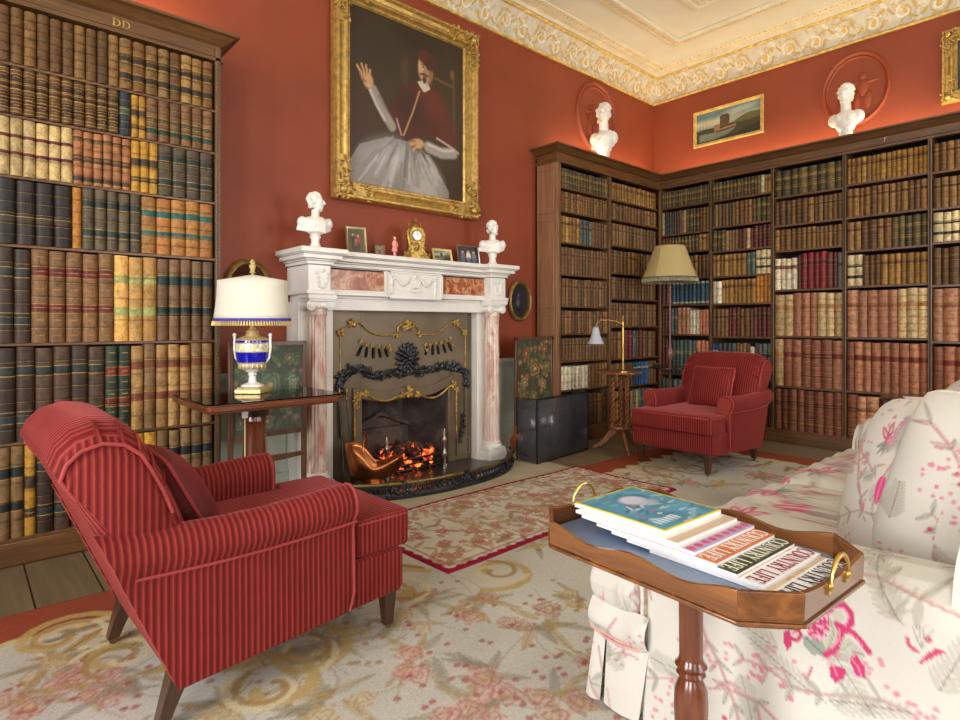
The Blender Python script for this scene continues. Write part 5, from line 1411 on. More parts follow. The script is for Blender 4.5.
ch = armchair('large red corduroy armchair seen from behind, nearest the camera', (CH1[0] + .008, CH1[1], .012), R(1.8))
dup(ch, (CH2[0], CH2[1], .012), PI, 'far red corduroy armchair facing us before the long bookcase')
def pillow_P(w, h, t, pinch=.12, rd=.0):
    def P(U, V):     # U wraps front and back, V across
        a = U * 2 * PI; s = np.where(U < .5, 1, -1); k = np.where(U < .5, U * 4 - 1, 3 - U * 4)  # k -1..1 along height
        q_ = V * 2 - 1; pk = 1 - pinch * (1 - np.abs(q_) ** 2) * np.abs(k) ** 3 * .5; pq = 1 - pinch * (1 - k ** 2) * np.abs(q_) ** 3 * .5
        th = t / 2 * (np.clip(1 - np.abs(k) ** 2.6, 0, 1) ** .55) * (np.clip(1 - np.abs(q_) ** 2.6, 0, 1) ** .55)
        cr = 1 - rd * np.abs(q_) ** 5 * np.abs(k) ** 5; return s * th, q_ * w / 2 * pq * cr, k * h / 2 * pk * cr
    return P
def pillow(name, label, loc, rot, w, h, t, mat, col=None, n=40, pip=None, rd=.05, pinch=.1):
    root = thing(name, label, 'cushion', loc); root.rotation_euler = rot
    surf('cover', pillow_P(w, h, t, pinch, rd), 2 * n, n, mat, root, col=col, cu=True)
    P = pillow_P(w, h, t, pinch, rd); e = []
    for k in np.linspace(-1, 1, 14): e.append((float(k), -1))
    for q_ in np.linspace(-1, 1, 14)[1:]: e.append((1, float(q_)))
    for k in np.linspace(1, -1, 14)[1:]: e.append((float(k), 1))
    for q_ in np.linspace(1, -1, 14)[1:-1]: e.append((-1, float(q_)))
    pts = []
    for k, q_ in e:
        x, y, z = P(np.array((k + 1) / 4), np.array((q_ + 1) / 2)); pts.append((0, float(y), float(z)))
    m = MB(); m.tube(pts, .006, 7, closed=True); m.build('piping', pip or M_PIPE, root)
    return root
M_DKRED = basic('dark_red_velvet', (96, 24, 26), .7, var=.15, sheen=.5)
pillow('cushion', 'dark red square cushion on the seat of the nearest armchair', (CH1[0] - .30, CH1[1] - .02, .585), (0, R(-27), R(-2)), .40, .34, .15, M_DKRED)
pillow('cushion', 'red corduroy square cushion propped in the far armchair', (CH2[0] + .275, CH2[1] - .01, .615), (0, R(-21), PI), .37, .36, .13, M_CY)

# ================================================================ SIDE TABLE, LAMP
M_MAHOG = wood('mahogany', (74, 34, 18), (136, 72, 38), 'x', .8, .22, .6)
M_MAHOGZ = wood('mahogany_turned', (74, 34, 18), (138, 74, 40), 'z', .8, .22, .6)
def glass(name, c=(.92, .96, .94, 1), rough=.0, mixf=.85):
    m, nt, b = new_mat(name); nt.nodes.remove(b)
    out = nt.nodes['Material Output']; tr = nt.nodes.new('ShaderNodeBsdfTransparent'); gl = nt.nodes.new('ShaderNodeBsdfGlossy'); mx = nt.nodes.new('ShaderNodeMixShader'); fr = nt.nodes.new('ShaderNodeFresnel'); fr.inputs[0].default_value = 1.5
    tr.inputs[0].default_value = c; gl.inputs['Roughness'].default_value = rough
    link(nt, fr.outputs[0], mx.inputs[0]); link(nt, tr.outputs[0], mx.inputs[1]); link(nt, gl.outputs[0], mx.inputs[2]); link(nt, mx.outputs[0], out.inputs[0])
    return m
M_GLASS = glass('table_glass')
def rrect(x0, x1, y0, y1, r, n=6):
    out = []
    for cx_, cy_, a0 in ((x1 - r, y0 + r, -90), (x1 - r, y1 - r, 0), (x0 + r, y1 - r, 90), (x0 + r, y0 + r, 180)):
        for k in range(n + 1): a = R(a0 + 90 * k / n); out.append((cx_ + r * math.cos(a), cy_ + r * math.sin(a)))
    return out
tb = thing('side_table', 'mahogany pedestal table with a glass sheet on top, beside the left fireplace column', 'table', (1.175, 3.10, 0))
tb.scale = (1, 1, 1.0263)
m = MB(); 
for z0, z1, e in ((.715, .725, .012), (.725, .748, 0), (.748, .754, .005)): m.prism(rrect(-.335 + e, .362 - e, -.315 + e, .30 - e, .05), z0, z1)
m.build('tabletop', M_MAHOG, tb, bevel=.004)
MB().prism(rrect(-.33, .357, -.31, .295, .048), .7545, .7605).build('glass_sheet', M_GLASS, tb, ang=30)
M_DKW = basic('dark_turned_collar', (38, 26, 20), .3, coat=.4)
MB().lathe([(.075, .65), (.078, .66), (.078, .715), (.11, .716)], 28).build('collar', M_DKW, tb)
MB().lathe([(.075, .12), (.085, .14), (.06, .17), (.05, .22), (.062, .30), (.066, .36), (.058, .50), (.052, .585), (.058, .60), (.052, .612), (.060, .625), (.055, .65)], 28).build('pedestal', M_MAHOGZ, tb)
for k in range(4):
    a = R(45 + 90 * k); m = MB(); m.tube([(.04 * math.cos(a), .04 * math.sin(a), .16), (.14 * math.cos(a), .14 * math.sin(a), .13), (.25 * math.cos(a), .25 * math.sin(a), .06), (.29 * math.cos(a), .29 * math.sin(a), .025)], [.03, .028, .024, .024], 8); m.build('foot', M_MAHOGZ, tb)
# lamp
lp = thing('table_lamp', 'blue and white porcelain urn lamp with gilt mounts and a cream shade', 'lamp', (1.180, 3.145, .781), R(-42)); lp.scale = (.96, .96, .985)
M_LG = basic('lamp_gilding', (214, 188, 128), .38, .4, var=.12, vs=30)
M_PORC = basic('white_porcelain', (238, 236, 226), .15, var=.02, coat=.6)
M_COB = basic('cobalt_glaze', (20, 24, 168), .12, var=.08, coat=.8)
m = MB(); m.box(-.072, .072, -.072, .072, .0, .026); m.box(-.064, .064, -.064, .064, .026, .034); m.build('base', M_LG, lp, bevel=.004)
MB().lathe([(.062, .036), (.06, .045), (.04, .052), (.022, .06), (.018, .09), (.026, .10), (.02, .108), (.03, .112)], 28).build('foot', M_PORC, lp)
MB().lathe([(.03, .112), (.05, .128), (.070, .15), (.078, .165)], 32, cap=False).build('lower_bowl', M_PORC, lp)
zig = MB()
for k in range(16):
    a = 2 * PI * k / 16; zig.ball((.066 * math.cos(a), .066 * math.sin(a), .150), (.010, .010, .022), 7, 5)
zig.build('gilt_petals', M_LG, lp)
MB().lathe([(.078, .165), (.084, .185), (.088, .215), (.089, .225)], 36, cap=False).build('cobalt_band', M_COB, lp)
MB().lathe([(.0895, .225), (.091, .25), (.0905, .272)], 36, cap=False).build('painted_band', basic('cream_gilt_band', (224, 208, 168), .25, var=.25, vs=60, coat=.5), lp)
MB().lathe([(.0905, .272), (.088, .288)], 36, cap=False).build('cobalt_collar', M_COB, lp)
m = MB(); 
for z, r_ in ((.225, .0895), (.272, .091), (.165, .079), (.289, .0885)): m.tube([(r_ * math.cos(2 * PI * k / 36), r_ * math.sin(2 * PI * k / 36), z) for k in range(36)], .003, 6, closed=True)
m.build('gilt_rim', M_LG, lp)
MB().lathe([(.088, .289), (.07, .30), (.04, .31), (.032, .325), (.036, .335), (.02, .345), (.012, .36), (.012, .42)], 30).build('neck', M_LG, lp)
for s in (-1, 1):
    m = MB(); m.tube([(s * .070, 0, .16), (s * .093, 0, .19), (s * .101, 0, .24), (s * .099, 0, .29), (s * .101, 0, .315)], [.006, .007, .007, .008, .007], 8); m.ball((s * .10, 0, .315), .011); m.build('handle', M_PORC, lp)
def shade_mat(name, c, tr=.35):
    m, nt, b = new_mat(name); out = nt.nodes['Material Output']
    t_ = nt.nodes.new('ShaderNodeBsdfTranslucent'); mx = nt.nodes.new('ShaderNodeMixShader'); mx.inputs[0].default_value = tr
    b.inputs['Base Color'].default_value = rgb(c); b.inputs['Roughness'].default_value = .8; t_.inputs[0].default_value = rgb(c)
    link(nt, b.outputs[0], mx.inputs[1]); link(nt, t_.outputs[0], mx.inputs[2]); link(nt, mx.outputs[0], out.inputs[0])
    return m
M_SHADE = shade_mat('cream_silk', (248, 244, 228))
rings = []
for k in range(49):
    a = 2 * PI * k / 48; ca, sa = math.cos(a), math.sin(a); top = .60 + .012 * abs(ca) ** 2
    rr = lambda f: (1 + .10 * f ** 2)
    rings.append([(.188 * rr(f) * ca, .152 * rr(f) * sa, top - .205 * f) for f in (0, .15, .3, .5, .7, .85, 1)])
m = MB(); m.loft(rings, cap=False, closed=False)
vs = [(.188 * math.cos(2 * PI * k / 48), .152 * math.sin(2 * PI * k / 48), .60 + .012 * abs(math.cos(2 * PI * k / 48)) ** 2) for k in range(48)] + [(0, 0, .645)]
m.add(vs, [(k, (k + 1) % 48, 48) for k in range(48)])
o = m.build('lamp_shade', M_SHADE, lp, ang=50); sd_ = o.modifiers.new('s', 'SOLIDIFY'); sd_.thickness = .0025
tc = MB(); fr = MB()
rim = [(.208 * math.cos(2 * PI * k / 60), .1685 * math.sin(2 * PI * k / 60), .399) for k in range(60)]
tc.loft([[(x * (1 + e), y * (1 + e), z) for e, z in ((0, .405), (.012, .405), (.014, .388), (0, .388))] for x, y, _ in rim + rim[:1]], cap=False)
tc.build('blue_braid', basic('blue_braid', (62, 50, 140), .7, var=.3, vs=90), lp)
for k in range(90):
    a = 2 * PI * k / 90; fr.tube([(.210 * math.cos(a), .170 * math.sin(a), .39), (.213 * math.cos(a), .172 * math.sin(a), .366)], [.003, .0052], 5)
fr.build('fringe', basic('gold_fringe', (214, 188, 120), .7, var=.2), lp)
MB().lathe([(.005, .40), (.005, .65), (.018, .655), (.010, .665), (.016, .68), (.020, .692), (.012, .702), (.016, .712), (.003, .728)], 14).build('finial', M_LG, lp)
# lamp flex with an inline switch hanging behind the table edge
t_ = thing('lamp_flex', 'white lamp flex with a small switch hanging below the side table', 'cord', (1.08, 2.98, .02))
m = MB(); m.tube([(0, 0, .69), (0.0, 0, .40), (-.01, 0, .1), (-.05, -.03, .0)], .003, 6); m.build('flex', basic('flex_plastic', (216, 206, 160), .5), t_)
MB().box(-.014, .014, -.009, .009, .655, .695).build('switch', M_PORC, t_, bevel=.003)

# ================================================================ NEEDLEWORK FIRE SCREENS
def tapestry(seed, bg, tones):
    def f(U, V):
        c = Canvas(U, V * 1.2, bg); q = random.Random(seed)
        for k in range(60): c.leaf(q.random(), q.random() * 1.2, q.uniform(.10, .26), .035, q.uniform(0, 6.28), q.choice(tones[2]), .9, (58, 66, 56))
        for k in range(12): c.stroke([(q.random(), q.random() * 1.2) for _ in range(3)], .008, q.choice(tones[2]), .6)
        for k in range(46): c.rose(q.random(), q.random() * 1.2, q.uniform(.03, .07), q.choice(tones[0]), q.choice(tones[1]), (190, 160, 104), q.random() * 6, .9)
        for cx_, cy_, r_ in ((.52, .66, .19), (.25, .95, .11), (.80, 1.02, .10), (.2, .42, .13), (.75, .36, .13), (.48, .15, .12), (.86, .70, .09), (.1, .15, .08)):
            a, b = q.choice(tones[0]), q.choice(tones[1]); c.rose(cx_, cy_, r_, a, b, (190, 160, 104), q.random() * 6)
        c.C *= (.8 + .35 * vnoise(U, V, 90, 5))[:, None]
        return c.C
    return f
M_TAP = vcol('needlework', .8, .2, 200, .4, 260, kind='Object', spec=.2)
M_SCRW = wood('screen_frame_wood', (70, 42, 24), (116, 76, 46), 'z', 1, .35, .3)
def screen(label, loc, wd, top, bot, tap, rz=0, rails=(.30,), gilt=False, arch=True):
    t = thing('fire_screen', label, 'fire screen', loc, rz); s = .028
    mt = M_SCRW
    for x in (-wd / 2 + s / 2, wd / 2 - s / 2): MB().box(x - s / 2, x + s / 2, -.012, .012, 0.03, top).build('stile', mt, t, bevel=.003)
    for a_ in (top - s, bot - s): MB().box(-wd / 2, wd / 2, -.012, .012, a_, a_ + s).build('rail', mt, t, bevel=.002)
    for z in rails: m = MB(); m.prism([(-wd / 2 + s + (wd - 2 * s) * k / 10, z - .012 - (.012 * math.sin(PI * k / 10))) for k in range(11)] + [(-wd / 2 + s + (wd - 2 * s) * k / 10, z + .012) for k in range(10, -1, -1)], -.010, .010, 'y'); m.build('rail', mt, t, bevel=.002)
    x0, x1 = -wd / 2 + s, wd / 2 - s; z0, z1 = bot, top - s
    surf('needlework_panel', lambda U, V: (x0 + (x1 - x0) * U, -.004 + 0 * U, z0 + (z1 - z0) * V), 110, 130, M_TAP, t, col=lambda U, V, X, Y, Z: tap(U, V))
    m = MB(); m.box(x0, x1, -.002, .006, z0, z1); m.build('backing', M_DARK, t)
    for x in (-wd / 2 + s / 2, wd / 2 - s / 2): 
        m = MB(); m.prism([(-.13, 0), (-.12, .02), (-.03, .035), (-.012, .06), (.012, .06), (.02, .035), (.032, .02), (.035, 0)], x - .013, x + .013, 'x'); m.build('foot', mt, t, bevel=.003)
    return t
screen('wooden fire screen with grey-green floral needlework behind the side table', (1.402, 3.475, 0), .48, 1.045, .50, tapestry(3, (92, 98, 84), ([(138, 156, 130), (120, 130, 104), (150, 128, 108)], [(96, 116, 96), (104, 84, 74)], [(96, 112, 88), (120, 130, 96), (84, 92, 84)])), R(1), (.34, .12))
screen('wooden fire screen with brown and rose needlework right of the fireplace', (3.915, 3.62, 0), .50, 1.035, .42, tapestry(8, (74, 70, 52), ([(150, 98, 72), (140, 120, 76), (168, 130, 92)], [(110, 60, 44), (96, 84, 50)], [(92, 98, 62), (112, 104, 60), (74, 80, 56)])), 0, (.2,))
# black wire spark guard, folded
def guard_mat():
    m, nt, b = new_mat('wire_mesh'); out = nt.nodes['Material Output']; b.inputs['Base Color'].default_value = rgb(84, 88, 94); b.inputs['Roughness'].default_value = .2; b.inputs['Metallic'].default_value = .3
    tr = nt.nodes.new('ShaderNodeBsdfTransparent'); mx = nt.nodes.new('ShaderNodeMixShader'); mx.inputs[0].default_value = .52
    link(nt, b.outputs[0], mx.inputs[1]); link(nt, tr.outputs[0], mx.inputs[2]); link(nt, mx.outputs[0], out.inputs[0]); return m
M_MESHW = guard_mat(); M_BLK = basic('black_frame', (22, 23, 26), .35, .4, var=.1)
gd = thing('spark_guard', 'folding black wire mesh spark guard standing in front of the right needlework screen', 'fireguard', (3.88, 3.25, .0))
gp = [(3.485, 3.42), (3.50, 3.205), (4.275, 3.295), (4.33, 3.52)]
for a, b in zip(gp[:-1], gp[1:]):
    a_ = Vector((*a, 0)); b_ = Vector((*b, 0)); m = MB()
    m.add([tuple(a_ + Vector((0, 0, .02))), tuple(b_ + Vector((0, 0, .02))), tuple(b_ + Vector((0, 0, .53))), tuple(a_ + Vector((0, 0, .53)))], [(0, 1, 2, 3)])
    o = WPart(m, 'mesh_panel', M_MESHW, gd, fix=False); s_ = o.modifiers.new('s', 'SOLIDIFY'); s_.thickness = .002
    m = MB(); z = lambda p, q_: tuple(p + Vector((0, 0, q_)))
    m.tube([z(a_, .012), z(b_, .012), z(b_, .535), z(a_, .535)], .007, 6, closed=True); WPart(m, 'panel_frame', M_BLK, gd)

# ================================================================ BARLEY-TWIST STAND AND BRASS READING LAMP
M_OAKS = wood('stand_oak', (88, 50, 26), (150, 96, 56), 'z', 1, .3, .4)
SX, SY = 4.49, 3.09
t = thing('pedestal_stand', 'small octagonal stand on barley twist columns before the corner bookcase', 'table', (SX, SY, 0))
MB().prism([(.20 * math.cos(R(22.5 + 45 * k)), .20 * math.sin(R(22.5 + 45 * k))) for k in range(8)], .70, .72).build('top', M_OAKS, t, bevel=.005)
for cx_, cy_ in ((.06, .04), (-.06, .04), (0, -.07)):
    m = MB(); pts = []; 
    for h_ in (0, PI):
        m.tube([(cx_ + .011 * math.cos(k * .55 + h_), cy_ + .011 * math.sin(k * .55 + h_), .24 + .44 * k / 50) for k in range(51)], .0125, 7)
    m.lathe([(.024, .0), (.024, .012), (.015, .02)], 14, (cx_, cy_, .225)); m.lathe([(.015, 0), (.024, .01), (.024, .025)], 14, (cx_, cy_, .675)); m.build('twist_column', M_OAKS, t)
MB().lathe([(.10, .20), (.105, .21), (.10, .225)], 24).build('lower_block', M_OAKS, t)
for k in range(3):
    a = R(-128 + 120 * k); c_, s_ = math.cos(a), math.sin(a)
    prof = [(.03, .215), (.09, .19), (.14, .12), (.20, .05), (.25, .03), (.26, .0), (.24, .0), (.19, .018), (.12, .07), (.07, .13), (.03, .15)]
    m = MB(); m.M = Matrix.Rotation(a, 4, 'Z'); m.prism(prof, -.013, .013, 'y'); m.build('foot', M_OAKS, t, bevel=.003)
M_BRASS = basic('lamp_brass', (196, 160, 88), .28, .9, var=.12)
t = thing('reading_lamp', 'slim brass lamp with a frosted bell glass shade on the octagonal stand', 'lamp', (SX - .03, SY - .05, .72))
MB().lathe([(.05, 0), (.05, .006), (.03, .012), (.008, .02)], 24).build('base', M_BRASS, t)
MB().lathe([(.009, .015), (.009, .40), (.014, .405), (.009, .415), (.009, .45), (.016, .458), (.010, .47), (.014, .48), (.003, .51)], 14).build('pole', M_BRASS, t)
ux, uy = -.744, .668      # the arm reaches to the left, level with the wall of books
m = MB(); m.tube([(ux * d, uy * d, z) for d, z in ((0, .43), (.06, .455), (.13, .465), (.20, .465), (.235, .44), (.245, .40))], .0035, 7); m.build('arm', M_BRASS, t)
M_FROST = shade_mat('frosted_glass', (214, 218, 226), .4)
o = MB().lathe([(.018, .405), (.026, .395), (.032, .37), (.040, .33), (.054, .29), (.070, .262), (.076, .252)], 28, (ux * .245, uy * .245, 0), cap=False).build('glass_shade', M_FROST, t); s_ = o.modifiers.new('s', 'SOLIDIFY'); s_.thickness = .002

# ================================================================ STANDARD LAMP WITH TRAY
LX, LY = 5.42, 3.13
t = thing('floor_lamp', 'tall floor lamp with a tray and fringed gold shade behind the far armchair', 'lamp', (LX, LY, 0), 0)
MB().lathe([(.15, 0), (.15, .02), (.10, .035), (.03, .06), (.014, .09)], 30).build('base', M_DKW, t)
MB().lathe([(.012, .06), (.012, .70), (.016, .71), (.012, .78), (.026, .80), (.034, .84), (.030, .88), (.014, .92), (.009, .94), (.009, 1.70)], 18).build('pole', wood('lamp_pole_wood', (84, 50, 40), (140, 96, 78), 'z'), t)
MB().lathe([(.19, .695), (.195, .70), (.195, .71), (.185, .712), (.05, .705)], 36).build('tray', M_DKW, t)
M_GSH = shade_mat('gold_silk', (216, 194, 134), .4)
m = MB(); rings = []; n_ = 8
for r_, z in ((.145, 1.945), (.15, 1.935), (.172, 1.88), (.20, 1.80), (.232, 1.71), (.262, 1.64), (.272, 1.615)):
    ring = []
    for k in range(64):
        a = 2 * PI * k / 64; seg = (k % 8) / 8; sc_ = (math.cos(PI / 8) / math.cos(((a % (PI / 4)) - PI / 8))) ** .4; ring.append((r_ * sc_ * 1.03 * math.cos(a), r_ * sc_ * 1.03 * math.sin(a), z))
    rings.append(ring)
m.loft(rings, cap=False); o = m.build('lamp_shade', M_GSH, t, ang=20); s_ = o.modifiers.new('s', 'SOLIDIFY'); s_.thickness = .002
m = MB(); 
for k in range(120):
    a = 2 * PI * k / 120; sc_ = (math.cos(PI / 8) / math.cos(((a % (PI / 4)) - PI / 8))) ** .4 * 1.03; x, y = .272 * sc_ * math.cos(a), .272 * sc_ * math.sin(a)
    m.tube([(x, y, 1.617), (x * 1.01, y * 1.01, 1.575)], [.0035, .006], 5)
m.build('fringe', basic('grey_fringe', (150, 142, 112), .8, var=.3, vs=50), t)
m = MB(); m.tube([(.275 * math.cos(2 * PI * k / 64) * (math.cos(PI / 8) / math.cos(((2 * PI * k / 64) % (PI / 4)) - PI / 8)) ** .4 * 1.03, .275 * math.sin(2 * PI * k / 64) * (math.cos(PI / 8) / math.cos(((2 * PI * k / 64) % (PI / 4)) - PI / 8)) ** .4 * 1.03, 1.617) for k in range(64)], .007, 6, closed=True); m.build('braid', basic('green_braid', (92, 96, 78), .8, var=.3, vs=60), t)
t = thing('dish', 'tiny silver dish on the round tray of the floor lamp', 'dish', (LX - .10, LY + .10, .713))
MB().lathe([(.015, 0), (.018, .006), (.04, .025), (.045, .035), (.04, .03), (.01, .01)], 20).build('bowl', M_STEEL, t)

# ================================================================ CARPETS
def big_carpet(U, V, X, Y, Z):
    c = Canvas(X, Y, (200, 196, 184)); q = random.Random(21)
    n = vnoise(X, Y, 1.6, 3) * .6 + vnoise(X, Y, 6, 4) * .4
    c.C = c.C * (.78 + .38 * n)[:, None]
    i = np.arange(len(X)); ye = 2.90 - Y; xe = 5.33 - X
    ed = np.minimum(ye, xe); run = np.where(ye < xe, X, Y)
    # ochre ground near the border, then gilt scrolls, then the plain terracotta band with a scalloped edge
    c.put(i, .55 * (1 - sm(ed, .25, .75)) * (vnoise(X, Y, 5, 9) > .35), (196, 176, 126))
    def scrolls(ax, e0, step, a0, a1):
        p = a0; k = 0
        while p < a1:
            def XY(s, d): return (s, 2.90 - d) if ax == 'x' else (5.33 - d, s)
            for d_, r_, col_, w_ in ((.42, .17, (186, 162, 112), .020), (.42, .15, (224, 214, 188), .012), (.60, .12, (164, 140, 108), .012), (.33, .10, (208, 186, 136), .016)):
                cx_, cy_ = XY(p + (.1 if k % 2 else -.05), d_); c.spiral(cx_, cy_, r_, 1.3, q.uniform(0, 6), w_, col_, .7, 1 if k % 2 else -1)
            for j in range(7):
                cx_, cy_ = XY(p + q.uniform(-.2, .2), q.uniform(.25, .62)); c.leaf(cx_, cy_, q.uniform(.10, .2), .028, q.uniform(0, 6.28), q.choice([(176, 146, 84), (206, 190, 146), (160, 128, 84), (136, 132, 112)]), .8, (120, 84, 54))
            for j in range(3):
                cx_, cy_ = XY(p + q.uniform(-.2, .2), q.uniform(.3, .8)); c.rose(cx_, cy_, .05, (196, 150, 132), (160, 96, 84), (206, 180, 140), q.random() * 6, .55)
            p += step; k += 1
    scrolls('x', 0, .42, -1.0, 5.0); scrolls('y', 0, .42, -.9, 2.5)
    sc = .20 + .035 * np.abs(np.sin(run * PI / .19)) + .02 * np.sin(run * 37)
    c.put(i, (1 - sm(ed, sc + .02, sc + .05)), (204, 182, 128)); c.put(i, (1 - sm(ed, sc - .005, sc + .008)), (150, 74, 52))
    # floral sprays over the field
    def spray(x, y, s, tone):
        rs = {'rust': ((196, 156, 136), (162, 92, 78)), 'rose': ((208, 166, 154), (170, 88, 88)), 'gold': ((204, 184, 138), (168, 130, 86))}[tone]
        for k in range(9): c.leaf(x + q.uniform(-.05, .05) * s, y + q.uniform(-.05, .05) * s, q.uniform(.10, .24) * s, .026 * s, q.uniform(0, 6.28), q.choice([(166, 150, 104), (150, 140, 112), (178, 150, 88), (134, 132, 118)]), .5, (150, 128, 96))
        for k in range(3): c.rose(x + q.uniform(-.12, .12) * s, y + q.uniform(-.12, .12) * s, q.uniform(.05, .085) * s, rs[0], rs[1], (210, 184, 140), q.random() * 6, .5)
        for k in range(8): c.blob(x + q.uniform(-.25, .25) * s, y + q.uniform(-.25, .25) * s, .013, .011, 0, rs[1], .8)
        for k in range(3):
            a = q.uniform(0, 6.28); cvx = q.uniform(-1.6, 1.6); c.stroke([(x + .30 * s * j / 6 * math.cos(a + cvx * j / 6), y + .30 * s * j / 6 * math.sin(a + cvx * j / 6)) for j in range(7)], .005, (164, 140, 116), .45)
    for px_, py_, s, tone in ((475, 605, 1, 'rust'), (425, 605, .8, 'rust'), (545, 628, 1, 'rust'), (490, 680, .9, 'rose'), (468, 712, .8, 'rose'), (560, 700, .8, 'rust'), (420, 660, .8, 'rose'), (575, 600, .7, 'gold'), (595, 665, .6, 'rust'),
                           (290, 660, 1, 'gold'), (330, 700, .9, 'gold'), (340, 640, .8, 'gold'), (100, 690, .9, 'rose'), (60, 660, .8, 'gold'), (135, 680, .7, 'rose'), (30, 700, .8, 'rust'), (230, 710, .8, 'gold'), (660, 470, .9, 'gold'), (720, 485, .9, 'gold'), (760, 478, .7, 'rust'), (400, 625, .7, 'gold')):
        x, y = onZ(px_, py_); spray(x, y, s, tone)
    for k in range(16): spray(q.uniform(-1, 5), q.uniform(-.8, 2.2), q.uniform(.6, 1), q.choice(['rust', 'rose', 'gold']))
    for px_, py_ in ((496, 573), (300, 655), (270, 690), (60, 640), (120, 660), (690, 470), (400, 590)):
        x, y = onZ(px_, py_)
        for r_, w_, cl in ((.20, .026, (190, 162, 102)), (.15, .016, (216, 200, 160)), (.12, .016, (170, 138, 84))): c.spiral(x, y, r_, .9, q.uniform(0, 6), w_, cl, .85, q.choice([1, -1]))
    return c.C
M_RUG = vcol('carpet_weave', .9, .22, 130, .5, 240, spec=.1)
cx0, cx1, cy0, cy1 = -.75, 5.35, -.6, 2.925
def rugP(x0, x1, y0, y1, h, skew=0, wav=0):
    def P(U, V):
        edge = (U <= 0) | (U >= 1) | (V <= 0) | (V >= 1)
        X = x0 + (x1 - x0) * U; Y = y0 + (y1 - y0) * V
        if wav: Y = Y + wav * np.sin(X * 3.1) * .5; X = X + wav * np.sin(Y * 4.3) * .5
        return X, Y + skew * (X - x0), np.where(edge, .001, h + .0012 * np.sin(X * 9) * np.sin(Y * 7))
    return P
o = surf('carpet', rugP(cx0, cx1, cy0, cy1, .010), 760, 440, M_RUG, col=big_carpet)
tag(o, 'large pale floral carpet with a terracotta border covering the floor', 'carpet')
def hearth_rug(U, V, X, Y, Z):
    c = Canvas(X, Y, (212, 206, 188)); q = random.Random(31); c.C *= (.84 + .26 * vnoise(X, Y, 8, 2))[:, None]
    for k in range(330):
        x, y = q.uniform(1.7, 3.65), q.uniform(2.12, 2.93); c.leaf(x, y, q.uniform(.06, .14), .018, q.uniform(0, 6.28), q.choice([(170, 144, 100), (184, 150, 110), (150, 138, 106), (190, 160, 120), (160, 110, 88)]), .7)
        if k % 3 == 0: c.rose(x + .05, y + .02, q.uniform(.025, .045), (204, 140, 130), (172, 70, 84), (214, 180, 150), q.random() * 6, .75)
        if k % 4 == 0: c.spiral(x, y, .08, 1, q.uniform(0, 6), .010, (176, 138, 96), .6)
    w_, h_ = (X - 1.66) / 2.02, (Y - 2.08) / .88
    ed = np.minimum(np.minimum(U * 2.02, (1 - U) * 2.02), np.minimum(V, 1 - V) * .88); run = X + Y
    z = .022 + .014 * (np.abs(((run / .07) % 1) - .5) * 2)
    c.put(np.arange(len(X)), 1 - sm(ed, z, z + .006), (152, 28, 62)); c.put(np.arange(len(X)), .7 * (1 - sm(np.abs(ed - .062), .004, .01)), (178, 96, 96))
    return c.C
o = surf('hearth_rug', rugP(1.655, 3.67, 2.075, 2.95, .019, 0, .02), 400, 180, M_RUG, col=hearth_rug)
tag(o, 'small floral hearth rug with a crimson zigzag edge in front of the fender', 'rug')
